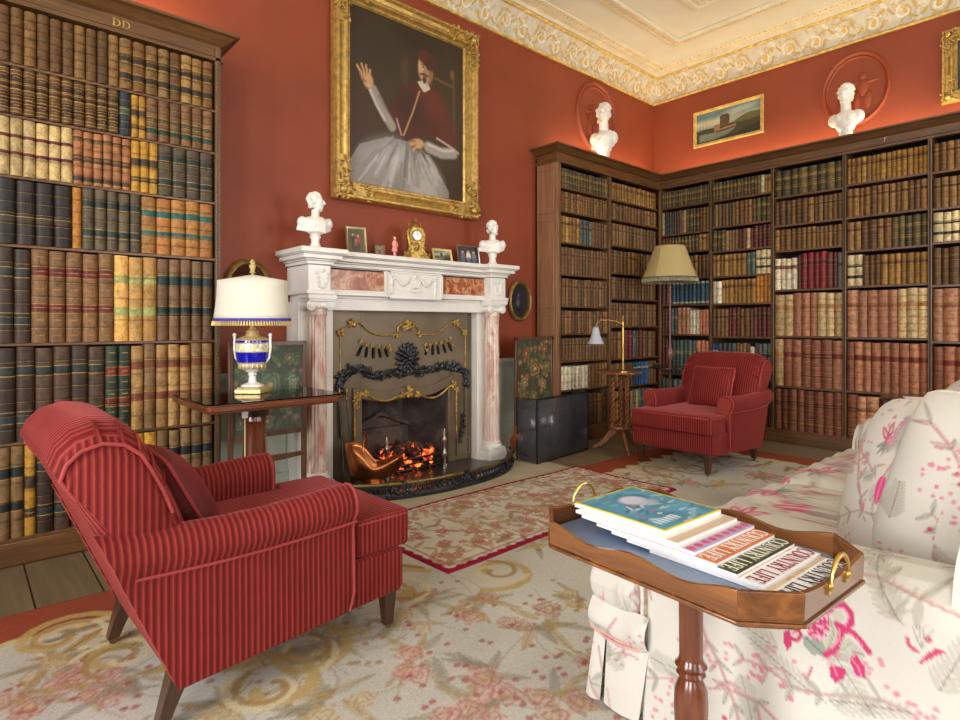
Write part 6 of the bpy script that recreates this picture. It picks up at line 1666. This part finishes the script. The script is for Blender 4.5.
# ================================================================ CHINTZ SOFA
PINK, PINK2, GRN, MAUVE, CRM = (192, 58, 104), (226, 108, 142), (150, 148, 128), (180, 132, 128), (208, 203, 191)
def bloom(c):
    """the large pomegranate flower printed on the outside of the near arm"""
    def Q(p): y, z = onX(780 + p[0] / 4.5, 560 + p[1] / 4.5, 1.475); return (-y, z)
    def po(pts, col, a=1): c.poly([Q(p) for p in pts], col, a)
    def sk(pts, w, col, a=1): c.stroke([Q(p) for p in pts], w, col, a)
    LP, DOT, GL = (226, 140, 164), (232, 190, 200), (186, 184, 164)
    po([(105, 340), (150, 335), (200, 375), (215, 430), (150, 425), (110, 385)], (142, 148, 136), .9); sk([(120, 350), (200, 425)], .003, (104, 110, 100), .8)
    po([(122, 300), (138, 245), (190, 212), (228, 240), (232, 290), (205, 350), (165, 362), (130, 330)], PINK)
    q = random.Random(2)
    for k in range(60):
        x, y = q.uniform(130, 225), q.uniform(220, 355); u = Q((x, y)); c.blob(u[0], u[1], .0028, .0028, 0, DOT, .7)
    po([(228, 250), (262, 300), (258, 370), (212, 420), (196, 370), (222, 320)], GL, .95); sk([(235, 270), (245, 330), (215, 400)], .002, (140, 142, 122), .8)
    sk([(222, 225), (248, 200), (292, 198), (322, 232), (326, 280), (296, 302), (262, 280)], .0085, PINK); sk([(236, 216), (290, 210), (314, 250), (300, 290)], .002, LP)
    po([(235, 225), (280, 222), (300, 260), (270, 285), (245, 262)], GL, .7)
    sk([(262, 285), (280, 320), (272, 375), (240, 405), (208, 425)], .009, PINK); sk([(268, 300), (272, 350), (235, 395)], .002, LP)
    sk([(290, 310), (335, 325), (368, 362), (388, 392), (402, 408)], .009, PINK); sk([(300, 318), (345, 345), (375, 385)], .002, LP)
    po([(285, 345), (330, 360), (325, 395), (280, 415), (270, 390)], GL, .8); sk([(285, 400), (320, 370)], .002, (150, 150, 130), .8)
    po([(222, 480), (262, 472), (298, 495), (290, 530), (250, 552), (226, 520)], PINK); po([(318, 428), (352, 432), (382, 480), (380, 538), (345, 520), (322, 475)], PINK)
    sk([(215, 440), (240, 470), (258, 520)], .002, LP); sk([(325, 445), (352, 480), (368, 525)], .002, LP); sk([(205, 440), (300, 450), (340, 425)], .002, (170, 160, 150), .7)
    po([(18, 320), (45, 308), (58, 345), (55, 385), (35, 408), (20, 375)], PINK); sk([(60, 325), (85, 312), (98, 335), (80, 358), (58, 352)], .006, PINK); po([(45, 315), (80, 320), (78, 350), (50, 345)], GL, .6)
    sk([(145, 480), (135, 510), (118, 535)], .003, (186, 90, 96)); sk([(0, 570), (60, 562), (150, 590), (210, 640)], .0025, (150, 130, 120), .7)
    sk([(576, 345), (586, 385), (622, 405)], .005, PINK, .9); po([(625, 455), (655, 422), (700, 392), (755, 405), (722, 420), (680, 442), (640, 460)], PINK, .95); u = Q((670, 352)); c.blob(u[0], u[1], .007, .006, 0, PINK)
    for p in ((600, 300), (630, 290), (655, 285), (690, 310), (610, 330)): sk([(640, 390), p], .0018, (150, 150, 130), .7)
    u = Q((508, 235)); c.blob(u[0], u[1], .0075, .007, 0, (172, 50, 62)); 
    for p in ((570, 190), (600, 230), (560, 290), (480, 180), (450, 230), (430, 150), (600, 150)): sk([(508, 235), p], .004, (168, 164, 146), .6)
def chintz(S, T, seed, motifs=(), dens=1.0):
    c = Canvas(S, T, CRM); q = random.Random(seed)
    c.C *= (.95 + .07 * vnoise(S, T, 9, seed))[:, None]
    s0, s1, t0, t1 = S.min(), S.max(), T.min(), T.max(); A = (s1 - s0) * (t1 - t0)
    def branch(x, y, a, L, col_, w_):
        pts = [(x, y)]
        for k in range(6): a += q.uniform(-.5, .5); x += L / 6 * math.cos(a); y += L / 6 * math.sin(a); pts.append((x, y))
        c.stroke(pts, w_, col_, .75); c.stroke([(p + .004, r_ + .004) for p, r_ in pts], w_ * .4, (206, 170, 160), .7)
        for p, r_ in pts[1:]:
            for s in (-1, 1): c.leaf(p, r_, q.uniform(.03, .06), q.uniform(.006, .011), a + s * q.uniform(.5, 1.2), q.choice([GRN, (164, 158, 142), MAUVE]), .6, (118, 118, 104))
    def fern(x, y, a, L):
        c.stroke([(x, y), (x + L * math.cos(a), y + L * math.sin(a))], .0025, (132, 126, 110), .8)
        for k in range(10):
            f = k / 10
            for s in (-1, 1): c.leaf(x + L * f * math.cos(a), y + L * f * math.sin(a), .045 * (1 - f * .6), .006, a + s * .8, (164, 160, 144), .5)
    def peony(x, y, r, a):
        for k in range(5):
            b = a + (k - 2) * .75; c.leaf(x + .15 * r * math.cos(b), y + .15 * r * math.sin(b), r * 1.15, r * .26, b, PINK, .95, (236, 150, 170))
            c.leaf(x + .4 * r * math.cos(b), y + .4 * r * math.sin(b), r * .55, r * .10, b, (206, 200, 178), .9, (150, 150, 126))
        c.rose(x, y, r * .42, PINK, (222, 100, 140), (232, 190, 190), q.random() * 6, .95)
        for k in range(3): c.leaf(x - .2 * r * math.cos(a), y - .2 * r * math.sin(a), r * .9, r * .16, a + PI + (k - 1) * .6, (128, 134, 122), .8, (96, 100, 90))
    def disc(x, y, r):
        c.blob(x, y, r, r * .8, .4, (168, 166, 158), .9, .15)
        for k in range(22):
            b = q.random() * 6.28; d = r * .8 * math.sqrt(q.random()); c.rose(x + d * math.cos(b), y + d * .8 * math.sin(b), .017, (214, 130, 158), (150, 146, 146), (226, 210, 206), q.random() * 6, .9)
    def berries(x, y, r):
        for k in range(26):
            b = q.random() * 6.28; d = r * math.sqrt(q.random()); c.blob(x + d * math.cos(b), y + d * .7 * math.sin(b), .0075, .006, 0, q.choice([(196, 44, 78), (206, 72, 104)]), .9)
            c.stroke([(x, y - r * .5), (x + d * math.cos(b), y + d * .7 * math.sin(b))], .0014, (150, 130, 118), .6)
    def buds(x, y):
        for k in range(12): c.blob(x + q.uniform(-.05, .05), y + q.uniform(-.04, .04), .006, .005, 0, (206, 120, 140), .8)
    for k in range(int(15 * A * dens) + 2): branch(q.uniform(s0, s1), q.uniform(t0, t1), q.uniform(0, 6.28), q.uniform(.25, .45), q.choice([MAUVE, (186, 120, 126), (160, 146, 128)]), q.uniform(.003, .006))
    for k in range(int(14 * A * dens) + 1): fern(q.uniform(s0, s1), q.uniform(t0, t1), q.uniform(0, 6.28), q.uniform(.09, .17))
    for k in range(int(22 * A * dens) + 1): buds(q.uniform(s0, s1), q.uniform(t0, t1))
    for k in range(int(2.6 * A * dens)): peony(q.uniform(s0, s1), q.uniform(t0, t1), q.uniform(.04, .06), q.uniform(0, 6.28))
    for k in range(int(3 * A * dens)): berries(q.uniform(s0, s1), q.uniform(t0, t1), .06)
    for m_ in motifs:
        k_ = m_[0]
        if k_ == 'bloom': bloom(c)
        elif k_ == 'peony': peony(*m_[1:])
        elif k_ == 'disc': disc(*m_[1:])
        elif k_ == 'berries': berries(*m_[1:])
        elif k_ == 'fern': fern(*m_[1:])
        elif k_ == 'branch': branch(*m_[1:], MAUVE, .006)
        elif k_ == 'tassel':
            _, x, y = m_
            c.leaf(x, y, .085, .022, -PI / 2, (212, 70, 128), 1, (232, 130, 170)); c.stroke([(x, y), (x + .03, y + .08), (x + .01, y + .14), (x - .03, y + .2)], .007, (196, 110, 124), .7)
    return c.C
M_CHZ = vcol('chintz', .75, .06, 300, .12, 400, kind='Object', sheen=.1, spec=.25)
M_CHP = basic('cream_piping', (214, 196, 178), .8, var=.15, vs=40)
M_HOLL = basic('seat_interior', (70, 48, 34), .8)
XS = 1.475        # plane of the near end of the sofa
sofa = thing('sofa', 'long skirted chintz sofa printed with pink flowers, running away on the right', 'sofa', (2.8, .6, 0))
SO = Vector((2.8, .6, 0))
def ssurf(name, P, nu, nv, seed, st_fn, motifs=(), **k):
    def Q(U, V): x, y, z = P(U, V); return x - SO.x + 0 * U, y - SO.y + 0 * U, z + 0 * U
    return surf(name, Q, nu, nv, M_CHZ, sofa, col=lambda U, V, X, Y, Z: chintz(*st_fn(U, V, X + SO.x, Y + SO.y, Z), seed, motifs), **k)
# near arm: cloth running over the roll and down the outside, y from .06 to .945
AP = [(1.70, .30), (1.70, .44), (1.705, .50), (1.70, .545), (1.675, .575), (1.635, .592), (1.58, .594), (1.525, .580), (1.488, .552), (1.470, .515), (1.468, .47), (1.472, .42), (1.474, .35), (1.473, .27), (1.468, .20), (1.458, .12), (1.448, .05), (1.444, .014)]
arc = [0]
for a, b in zip(AP[:-1], AP[1:]): arc.append(arc[-1] + math.hypot(a[0] - b[0], a[1] - b[1]))
arcn = np.array(arc) / arc[-1]; apx = np.array([p[0] for p in AP]); apz = np.array([p[1] for p in AP])
def armP(U, V):
    y = .945 - .93 * U; x = np.interp(V, arcn, apx); z = np.interp(V, arcn, apz)
    rise = .035 * U; z = z + rise * sm(z, .35, .55)
    x = x + .006 * np.sin(y * 21) * sm(-z, -.45, -.2)
    end = sm(-U, -.03, 0); x = x + (1.585 - x) * end * .25; z = z - (z - .42) * end * .1 * (z > .42)
    return x, y, z
def y_of(px, py, X=XS): return onX(px, py, X)[0]
def zz_of(px, py, X=XS): return onX(px, py, X)[1]
pe = (y_of(842, 640), zz_of(842, 640)); pe2 = (y_of(925, 645), zz_of(925, 645))
mot = [('bloom',), ('fern', -y_of(830, 700), zz_of(830, 700), .3, .16), ('fern', -y_of(810, 690), zz_of(810, 690), 2.7, .15), ('fern', -y_of(900, 620), zz_of(900, 620), 2.2, .14),
       ('branch', -y_of(735, 690), zz_of(735, 690), .5, .35), ('branch', -y_of(700, 620), zz_of(700, 620), -1.1, .3), ('fern', -y_of(940, 690), zz_of(940, 690), 1.2, .15)]
def arm_st(U, V, X, Y, Z): return -Y, np.where(X < 1.60, Z, .62 + (X - 1.60) * 1.0 + (.59 - Z))
ssurf('near_arm', armP, 300, 230, 3, arm_st, mot)
m = MB(); m.prism([(x, z) for x, z in AP], .935, .945, 'y'); m.v = [(x - SO.x, y - SO.y, z) for x, y, z in m.v]
o = m.build('arm_front', M_CHP, sofa); 
# base box behind skirt
m = MB(); m.box(1.50, 4.03, .10, 1.075, .05, .29); m.v = [(x - SO.x, y - SO.y, z) for x, y, z in m.v]; m.build('base', M_HOLL, sofa)
for x, y in ((1.54, 1.03), (1.54, .2), (3.98, 1.03)):
    m = MB(); m.loft([[(x - SO.x + a * w_, y - SO.y + b * w_, z) for a, b in ((-1, -1), (1, -1), (1, 1), (-1, 1))] for z, w_ in ((.012, .022), (.1, .032))]); m.build('leg', M_LEG, sofa)
# skirt panels hanging from a piped seam, with open pleats at the corner
def skirt(y0, y1, seed, flare0, flare1, ztop=.215):
    def P(U, V):
        f = 1 - V    # 0 at seam, 1 at hem
        a = y0 + flare0 * f; b = y1 + flare1 * f
        y = a + (b - a) * U; zt = ztop - .014 * np.sin(np.clip((1.115 - y) / .2, 0, 1) * PI); z = zt - (zt - .016) * f
        x = XS - .004 - .030 * f - .010 * f * np.sin(U * PI * max(1, round((y0 - y1) / .12))) 
        return x, y, z
    return ssurf('skirt_panel', P, max(24, int(abs(y0 - y1) / .006)), 40, seed, lambda U, V, X, Y, Z: (-Y, Z), mot)
skirt(1.105, 1.064, 5, .012, .000); skirt(1.06, .915, 6, -.010, .016)
def fskirt(U, V):
    f = 1 - V; return XS + (4.05 - XS) * U, 1.10 + .03 * f + .008 * f * np.sin(U * 60), .215 - .2 * f
ssurf('skirt_panel', fskirt, 160, 24, 9, lambda U, V, X, Y, Z: (X, Z))
# rolled drop of cloth between seam and cushion at the front corner
def drop(U, V):
    y = 1.112 - .20 * U; z = .215 - .014 * np.sin(U * PI) + (.095 + .014 * np.sin(U * PI)) * V; return XS - .006 - .030 * np.sin(V * PI) * (.7 + .3 * np.sin(U * 9)) - .006 * (1 - V), y, z
ssurf('corner_panel', drop, 50, 24, 12, lambda U, V, X, Y, Z: (-Y, Z))
m = MB(); m.tube([(XS - .012 - SO.x, 1.115 - SO.y, .216), (XS - .018 - SO.x, 1.06 - SO.y, .204), (XS - .019 - SO.x, 1.01 - SO.y, .200), (XS - .018 - SO.x, .96 - SO.y, .206), (XS - .010 - SO.x, .92 - SO.y, .214)], .004, 7); m.tube([(XS - .01 - SO.x, 1.115 - SO.y, .228), (XS - .020 - SO.x, 1.06 - SO.y, .217), (XS - .021 - SO.x, 1.01 - SO.y, .213), (XS - .018 - SO.x, .96 - SO.y, .219), (XS - .006 - SO.x, .93 - SO.y, .228)], .003, 7)
m.build('piping', basic('rose_piping', (204, 150, 142), .8), sofa)
# seat cushion, crowned, with a bulging T end in front of the arm
def seat(x0, x1, y0, y1, z0, z1, seed, name='seat_cushion', nu=90, nv=60, mot_=()):
    def P(U, V):
        a = V * 2 * PI; n_ = .32
        yy = np.sign(np.cos(a)) * np.abs(np.cos(a)) ** n_; zz = np.sign(np.sin(a)) * np.abs(np.sin(a)) ** .5
        q_ = U * 2 - 1; e = np.clip(1 - np.abs(q_) ** 14, 0, 1) ** .5
        y = (y0 + y1) / 2 + (y1 - y0) / 2 * yy * (.93 + .07 * e); h = (z1 - z0) / 2 * e
        z = (z0 + z1) / 2 + h * zz + .018 * (1 - np.abs(q_) ** 2) * (zz > 0) * (1 - np.abs(yy) ** 3) + .004 * np.sin(U * 37 + V * 50) * (zz > 0)
        x = (x0 + x1) / 2 + (x1 - x0) / 2 * q_
        return x, y, z
    return ssurf(name, P, nu, nv, seed, lambda U, V, X, Y, Z: (X, Y - Z * (Z < (z0 + z1) / 2 + .03) + 0), mot_, cv=True)
seat(1.715, 2.80, .12, 1.10, .285, .455, 21, nu=150, nv=170, mot_=[('peony', 2.1, .95, .09, .5), ('peony', 2.5, .98, .09, 2.5), ('disc', 1.95, 1.0, .07), ('peony', 2.3, .8, .08, 1), ('berries', 2.6, .85, .07)])
seat(2.81, 3.86, .12, 1.10, .285, .455, 22, nu=120, nv=150, mot_=[('peony', 3.0, .98, .09, .5), ('peony', 3.45, .9, .09, 2.5), ('disc', 3.2, .95, .07), ('berries', 3.6, .85, .07)])
def tee(U, V):      # short cushion end wrapping in front of the near arm
    a = V * 2 * PI; zz = np.sign(np.sin(a)) * np.abs(np.sin(a)) ** .6; yy = np.sign(np.cos(a)) * np.abs(np.cos(a)) ** .5
    e = np.clip(1 - np.abs(U * 2 - 1) ** 6, 0, 1) ** .5
    return XS - .028 + .27 * U, 1.03 + .088 * yy * (.8 + .2 * e), .362 + .078 * zz * e
ssurf('cushion_end', tee, 60, 80, 25, lambda U, V, X, Y, Z: (X - Y, Z), cv=True)
# far arm
def farP(U, V):
    a = V * PI; y = 1.07 - .9 * U; e = np.clip(sm(U, -.01, .07), .35, 1)
    s_ = -np.cos(a); x = 3.98 + .15 * s_ * (.6 + .4 * e); h = .20 + .40 * np.sin(a) ** .35
    return x, y, h * (.88 + .12 * e)
ssurf('far_arm', farP, 90, 90, 31, lambda U, V, X, Y, Z: (X + Y, Z - X))
m = MB(); m.prism([(3.98 - .14 * math.cos(a), .20 + .34 * max(0, math.sin(a)) ** .4) for a in [PI * k / 24 for k in range(25)]], 1.055, 1.068, 'y'); m.v = [(x - SO.x, y - SO.y, z) for x, y, z in m.v]
m.build('arm_front', basic('chintz_plain', CRM, .8, var=.03), sofa)
# back and its two loose cushions
def backP(U, V):
    a = V * PI; x = 1.50 + 2.60 * U; y = .13 - .11 * np.cos(a) * 1.0; z = .20 + .62 * np.sin(a) ** .3
    return x, y, z
ssurf('sofa_back', backP, 120, 60, 33, lambda U, V, X, Y, Z: (X, Z + Y))
m = MB(); m.prism([(.13 - .11 * math.cos(PI * k / 30), .20 + .62 * math.sin(PI * k / 30) ** .3) for k in range(31)], 1.49, 1.502, 'x'); m.prism([(.13 - .11 * math.cos(PI * k / 30), .20 + .62 * math.sin(PI * k / 30) ** .3) for k in range(31)], 4.098, 4.11, 'x'); m.v = [(x - SO.x, y - SO.y, z) for x, y, z in m.v]
WEND = m.build('back_end', basic('chintz_plain', CRM, .8, var=.03), sofa)
def bcush(x0, x1, seed, yc=.40, zc=.70, h=.50, t=.24):
    def P(U, V):
        a = V * 2 * PI; q_ = U * 2 - 1; e = np.clip(1 - np.abs(q_) ** 5, 0, 1) ** .5
        n1 = np.sign(np.cos(a)) * np.abs(np.cos(a)) ** .8; n2 = np.sign(np.sin(a)) * np.abs(np.sin(a)) ** .55
        z = zc + h / 2 * n2 * (.88 + .12 * e); y = yc + t / 2 * n1 * e - (z - zc) * .28
        return (x0 + x1) / 2 + (x1 - x0) / 2 * q_, y, z
    return ssurf('back_cushion', P, 190, 150, seed, lambda U, V, X, Y, Z: (X - Y, Z), cv=True)
bcush(2.10, 2.94, 41, .33, .69, .46, .22); bcush(2.96, 3.82, 42, .46, .70, .47, .26)
# scatter cushions in the near corner
def cushcol(seed, motifs): return lambda U, V, X, Y, Z: chintz(Y + 1.4 * X * np.sign(Y + 1e-6) + seed, Z + .5, seed, [(k[0], k[1] + seed, k[2] + .5, *k[3:]) for k in motifs], 1.2)
pillow('cushion', 'chintz scatter cushion with a grey and pink rosette, behind the front one', (2.05, .43, .685), (R(3), R(-20), R(130)), .50, .50, .18, M_CHZ, cushcol(51, [('disc', .10, .12, .085), ('disc', .03, .0, .075), ('tassel', .17, .0), ('branch', -.1, .0, .9, .35), ('branch', -.15, .15, -.3, .3), ('peony', -.12, .1, .05, 1)]), 130, M_CHP, .09, .03)
pillow('cushion', 'front chintz scatter cushion with red berry sprays, leaning on the near sofa arm', (1.86, .245, .72), (R(-5), R(-18), R(148)), .48, .50, .18, M_CHZ, cushcol(52, [('berries', -.02, -.08, .12), ('berries', .08, .04, .08), ('branch', .14, -.2, 1.9, .5), ('fern', .05, .15, 2, .12)]), 130, M_CHP, .09, .03)

# small dark table behind the sofa with leaflets
t = thing('end_table', 'dark wooden table glimpsed behind the far arm of the sofa', 'table', (4.62, .80, 0))
MB().lathe([(.30, .655), (.31, .665), (.30, .675)], 36).build('tabletop', M_DKW, t); MB().lathe([(.16, 0), (.14, .03), (.03, .07), (.025, .6), (.05, .655)], 20).build('pedestal', M_DKW, t)
t = thing('leaflet', 'white leaflet lying on the dark table behind the sofa', 'leaflet', (4.50, .88, .6765), R(20))
MB().box(-.10, .10, -.07, .07, 0, .004).build('sheet', basic('paper', (232, 230, 226), .5, var=.01), t)

# ================================================================ TRAY TABLE AND MAGAZINES
M_TRW = wood('tray_mahogany', (74, 40, 18), (142, 88, 42), 'y', .9, .22, .6)
M_TRX = wood('tray_mahogany_end', (74, 40, 18), (142, 88, 42), 'x', .9, .22, .6)
TZ = .65
tt = thing('tray_table', 'octagonal mahogany tray table on a turned pedestal, in front of the sofa', 'table', (1.183, .638, 0), R(-3))
HX, HY, CH = .208, .290, .074
def octo(e): return [(-HX - e, -HY + CH), (-HX + CH, -HY - e), (HX - CH, -HY - e), (HX + e, -HY + CH), (HX + e, HY - CH), (HX - CH, HY + e), (-HX + CH, HY + e), (-HX - e, HY - CH)]
m = MB(); 
for z0, z1, e in ((TZ - .006, TZ, -.006), (TZ, TZ + .006, .004), (TZ + .006, TZ + .012, -.001)): m.prism(octo(e), z0, z1)
m.build('tray_base', M_TRX, tt, bevel=.0015)
O = octo(0)
for i in range(8):
    a, b = Vector((*O[i], 0)), Vector((*O[(i + 1) % 8], 0)); L = (b - a).length; n_ = 24; d = (b - a) / L; nr = Vector((d.y, -d.x, 0)); long_ = L > .3; short_ = .2 < L < .35
    def hgt(f):
        if L > .35: return .040 + .008 * math.cos(2 * PI * f * 2) * (1 if .1 < f < .9 else 1) - .006 * math.sin(PI * f)
        if L > .2: return .048 - .010 * math.sin(PI * f) + .0 * f
        return .047
    vs = []; fs = []
    for k in range(n_ + 1):
        f = k / n_; p = a + (b - a) * f; h_ = hgt(f)
        for o_, z in ((0, TZ + .01), (.002, TZ + .01 + h_), (-.008, TZ + .01 + h_), (-.008, TZ + .01)): vs.append(tuple(p + nr * o_ + Vector((0, 0, z))))
    for k in range(n_):
        for j in range(4): fs.append((4 * k + j, 4 * k + (j + 1) % 4, 4 * k + 4 + (j + 1) % 4, 4 * k + 4 + j))
    fs += [(0, 1, 2, 3), (4 * n_ + 3, 4 * n_ + 2, 4 * n_ + 1, 4 * n_)]
    m = MB(); m.add(vs, fs); m.build('rim', M_TRW if L > .35 else M_TRX, tt, ang=30, bevel=.001)
MB().prism([(x * .93, y * .94) for x, y in octo(0)], TZ + .012, TZ + .016).build('liner', basic('blue_grey_baize', (112, 130, 158), .25, var=.06, coat=.3), tt)
m = MB()
for x0, x1, y0, y1 in ((HX - .034, HX - .030, -HY + .05, -HY + .12),): m.box(x0, x1, y0, y1, TZ + .016, TZ + .05)
for s in (-1, 1):
    m = MB(); y = s * (HY + .003)
    m.tube([(-.040 * math.cos(PI * k / 14), y + s * .004, TZ + .046 + .044 * math.sin(PI * k / 14)) for k in range(15)], [.0028 + .0016 * math.sin(PI * k / 14) for k in range(15)], 8)
    for q_ in (-1, 1):
        m.ball((q_ * .040, y + s * .003, TZ + .044), (.007, .005, .008)); m.box(q_ * .040 - .007, q_ * .040 + .007, y - .002, y + .003, TZ + .03, TZ + .05)
    m.build('handle', M_BRASS, tt)
MB().lathe([(.07, .06), (.075, .09), (.04, .12), (.03, .17), (.036, .22), (.034, .27), (.036, .32), (.034, .355), (.026, .375), (.024, .382), (.031, .39), (.026, .397), (.034, .408), (.026, .418), (.0245, .43), (.0255, .52), (.0265, .60), (.032, .635), (.045, .645)], 36, (.008, .0, 0)).build('pedestal', M_MAHOGZ, tt)
for k in range(3):
    m = MB(); m.M = Matrix.Translation((.02, 0, 0)) @ Matrix.Rotation(R(60 + 120 * k), 4, 'Z'); m.prism([(.03, .10), (.10, .085), (.18, .04), (.24, .025), (.25, .012), (.22, .012), (.15, .014), (.08, .04), (.03, .06)], -.018, .018, 'y'); m.build('foot', M_MAHOGZ, tt, bevel=.004)

M_PAGES = basic('page_block', (236, 234, 232), .6, var=.03, vs=60)
M_COV = vcol('glossy_cover', .3, .02, 5, 0, kind='Object', coat=.4)
def mag(label, yb, k, cover, band=None, ink=None, wd=.242, ln=.30, dx=0, rz=0, th=.0070, title='COUNTRY LIFE', tl=.95, tsz=.034):
    """magazine lying with its head towards -y; yb is the head edge (tray coordinates)"""
    z = TZ + .0165 + k * .0070
    root = thing('magazine', label, 'magazine', (0, 0, 0), 0, None)
    q = Matrix.Rotation(R(-3), 4, 'Z'); p = q @ Vector((dx, yb, 0)); root.location = (1.212 + p.x, .622 + p.y, z); root.rotation_euler = (0, 0, R(-3) + rz)
    MB().box(-wd / 2, wd / 2, 0, ln, 0, th * .86).build('pages', M_PAGES, root, bevel=.001)
    cv_ = surf('cover', lambda U, V: ((U - .5) * wd, ln * V, th + .001 * np.sin(V * 3) + 0 * U), 90, 100, M_COV, root, col=lambda U, V, X, Y, Z: cover(U, V))
    s_ = cv_.modifiers.new('s', 'SOLIDIFY'); s_.thickness = .001
    if ink:
        m = MB(); L = wd * tl
        letter_mesh(m, title, lambda s, t_, d: (wd * .475 - s, .006 + tsz - t_, th + .0013 + d), tsz, L, .0004)
        m.build('title', basic('ink_%d_%d_%d' % ink, ink, .4, var=0), cv_)
    return root
def cover_band(bg, band, hw, extra=None):
    def f(U, V):
        c = Canvas(U, V, bg); c.C *= (.88 + .24 * vnoise(U, V, 7, int(bg[0])))[:, None]
        if extra: extra(c)
        i = np.arange(len(U)); c.put(i, (V < hw).astype(float), band); return c.C
    return f
def ex_gold(c): 
    for k in range(12): c.leaf(.3 + .03 * k, .17 + .01 * (k % 3), .05, .012, k, (176, 128, 50), .8)
def ex_red(c): c.blob(.86, .16, .04, .03, 0, (214, 76, 40), 1)
mag('undermost magazine, white title strip with black letters, nearest the right brass handle', -.252, 0, cover_band((206, 182, 146), (240, 240, 238), .155, ex_gold), ink=(28, 30, 34), wd=.242, dx=-.005)
mag('magazine with dark red letters on a white strip, second up in the fan', -.196, 1, cover_band((204, 176, 138), (242, 240, 238), .155, ex_red), ink=(138, 34, 50), wd=.242, dx=-.008)
mag('magazine with pale letters on a dark green strip, third up in the fan', -.146, 2, cover_band((196, 196, 198), (54, 62, 34), .14), ink=(232, 230, 206), wd=.242, dx=-.010, tsz=.032, ln=.29)
mag('magazine with white letters on an orange strip, fourth up in the fan', -.105, 3, cover_band((192, 132, 88), (204, 116, 64), .16), ink=(244, 236, 224), wd=.242, dx=-.012, ln=.29)
def purple(U, V):
    c = Canvas(U, V, (216, 206, 196)); q = random.Random(3); c.put(np.arange(len(U)), (V < .10).astype(float), (178, 168, 206))
    for k in range(9): c.blob(.06 + k * .11, .055, .04, .032, 0, (214, 60, 96), .9)
    for k in range(14): c.blob(q.random(), q.uniform(.13, .3), .06, .03, q.random(), q.choice([(120, 66, 44), (228, 224, 214), (70, 70, 74)]), .8)
    return c.C
mag('magazine with a pink and lilac strip, just below the topmost one', -.060, 4, purple, wd=.245, dx=-.010, ln=.29)
mag('plain pale brown magazine sandwiched directly under the topmost one', -.022, 5, cover_band((226, 220, 210), (214, 190, 164), .1), wd=.242, dx=-.012, ln=.27)
def teal(U, V):
    c = Canvas(U, V, (84, 152, 178)); c.C *= (.75 + .5 * vnoise(U, V, 6, 2))[:, None]; q = random.Random(12)
    for k in range(70): c.leaf(q.random(), q.random(), .16, .022, q.uniform(-.5, .6), q.choice([(30, 110, 136), (140, 190, 204), (96, 168, 184), (206, 220, 226)]), .6)
    c.blob(.56, .70, .22, .16, 0, (40, 120, 140), .8, .2); c.blob(.54, .68, .17, .13, 0, (208, 210, 224), 1, .3); c.blob(.62, .55, .12, .08, 0, (186, 196, 214), .8, .5)
    for k in range(16): c.blob(q.uniform(.15, .45), q.uniform(.25, .6), .04, .02, q.random(), q.choice([(226, 226, 232), (180, 110, 150), (44, 96, 120)]), .7)
    for k in range(6): c.blob(.14 + .062 * k, .16, .024, .055, 0, (216, 232, 240), .85, .3)
    i = np.arange(len(U)); e = np.minimum(np.minimum(U, 1 - U), np.minimum(V, 1 - V)); c.put(i, (e < .028).astype(float), (226, 208, 40)); return c.C
mag('topmost magazine, teal cover with a yellow border, at the left brass handle', .016, 6, teal, wd=.225, ln=.250, dx=-.004, th=.010)
# ================================================================ RENDER SETTINGS
sc_ = bpy.context.scene
sc_.view_settings.view_transform = 'Standard'; sc_.view_settings.look = 'None'; sc_.view_settings.gamma = 1.0
sc_.view_settings.use_curve_mapping = False
sc_.view_settings.exposure = EXPO
sc_.cycles.max_bounces = 8; sc_.cycles.diffuse_bounces = 4; sc_.cycles.glossy_bounces = 3; sc_.cycles.transparent_max_bounces = 8
sc_.cycles.sample_clamp_indirect = 6; sc_.cycles.caustics_reflective = False; sc_.cycles.caustics_refractive = False
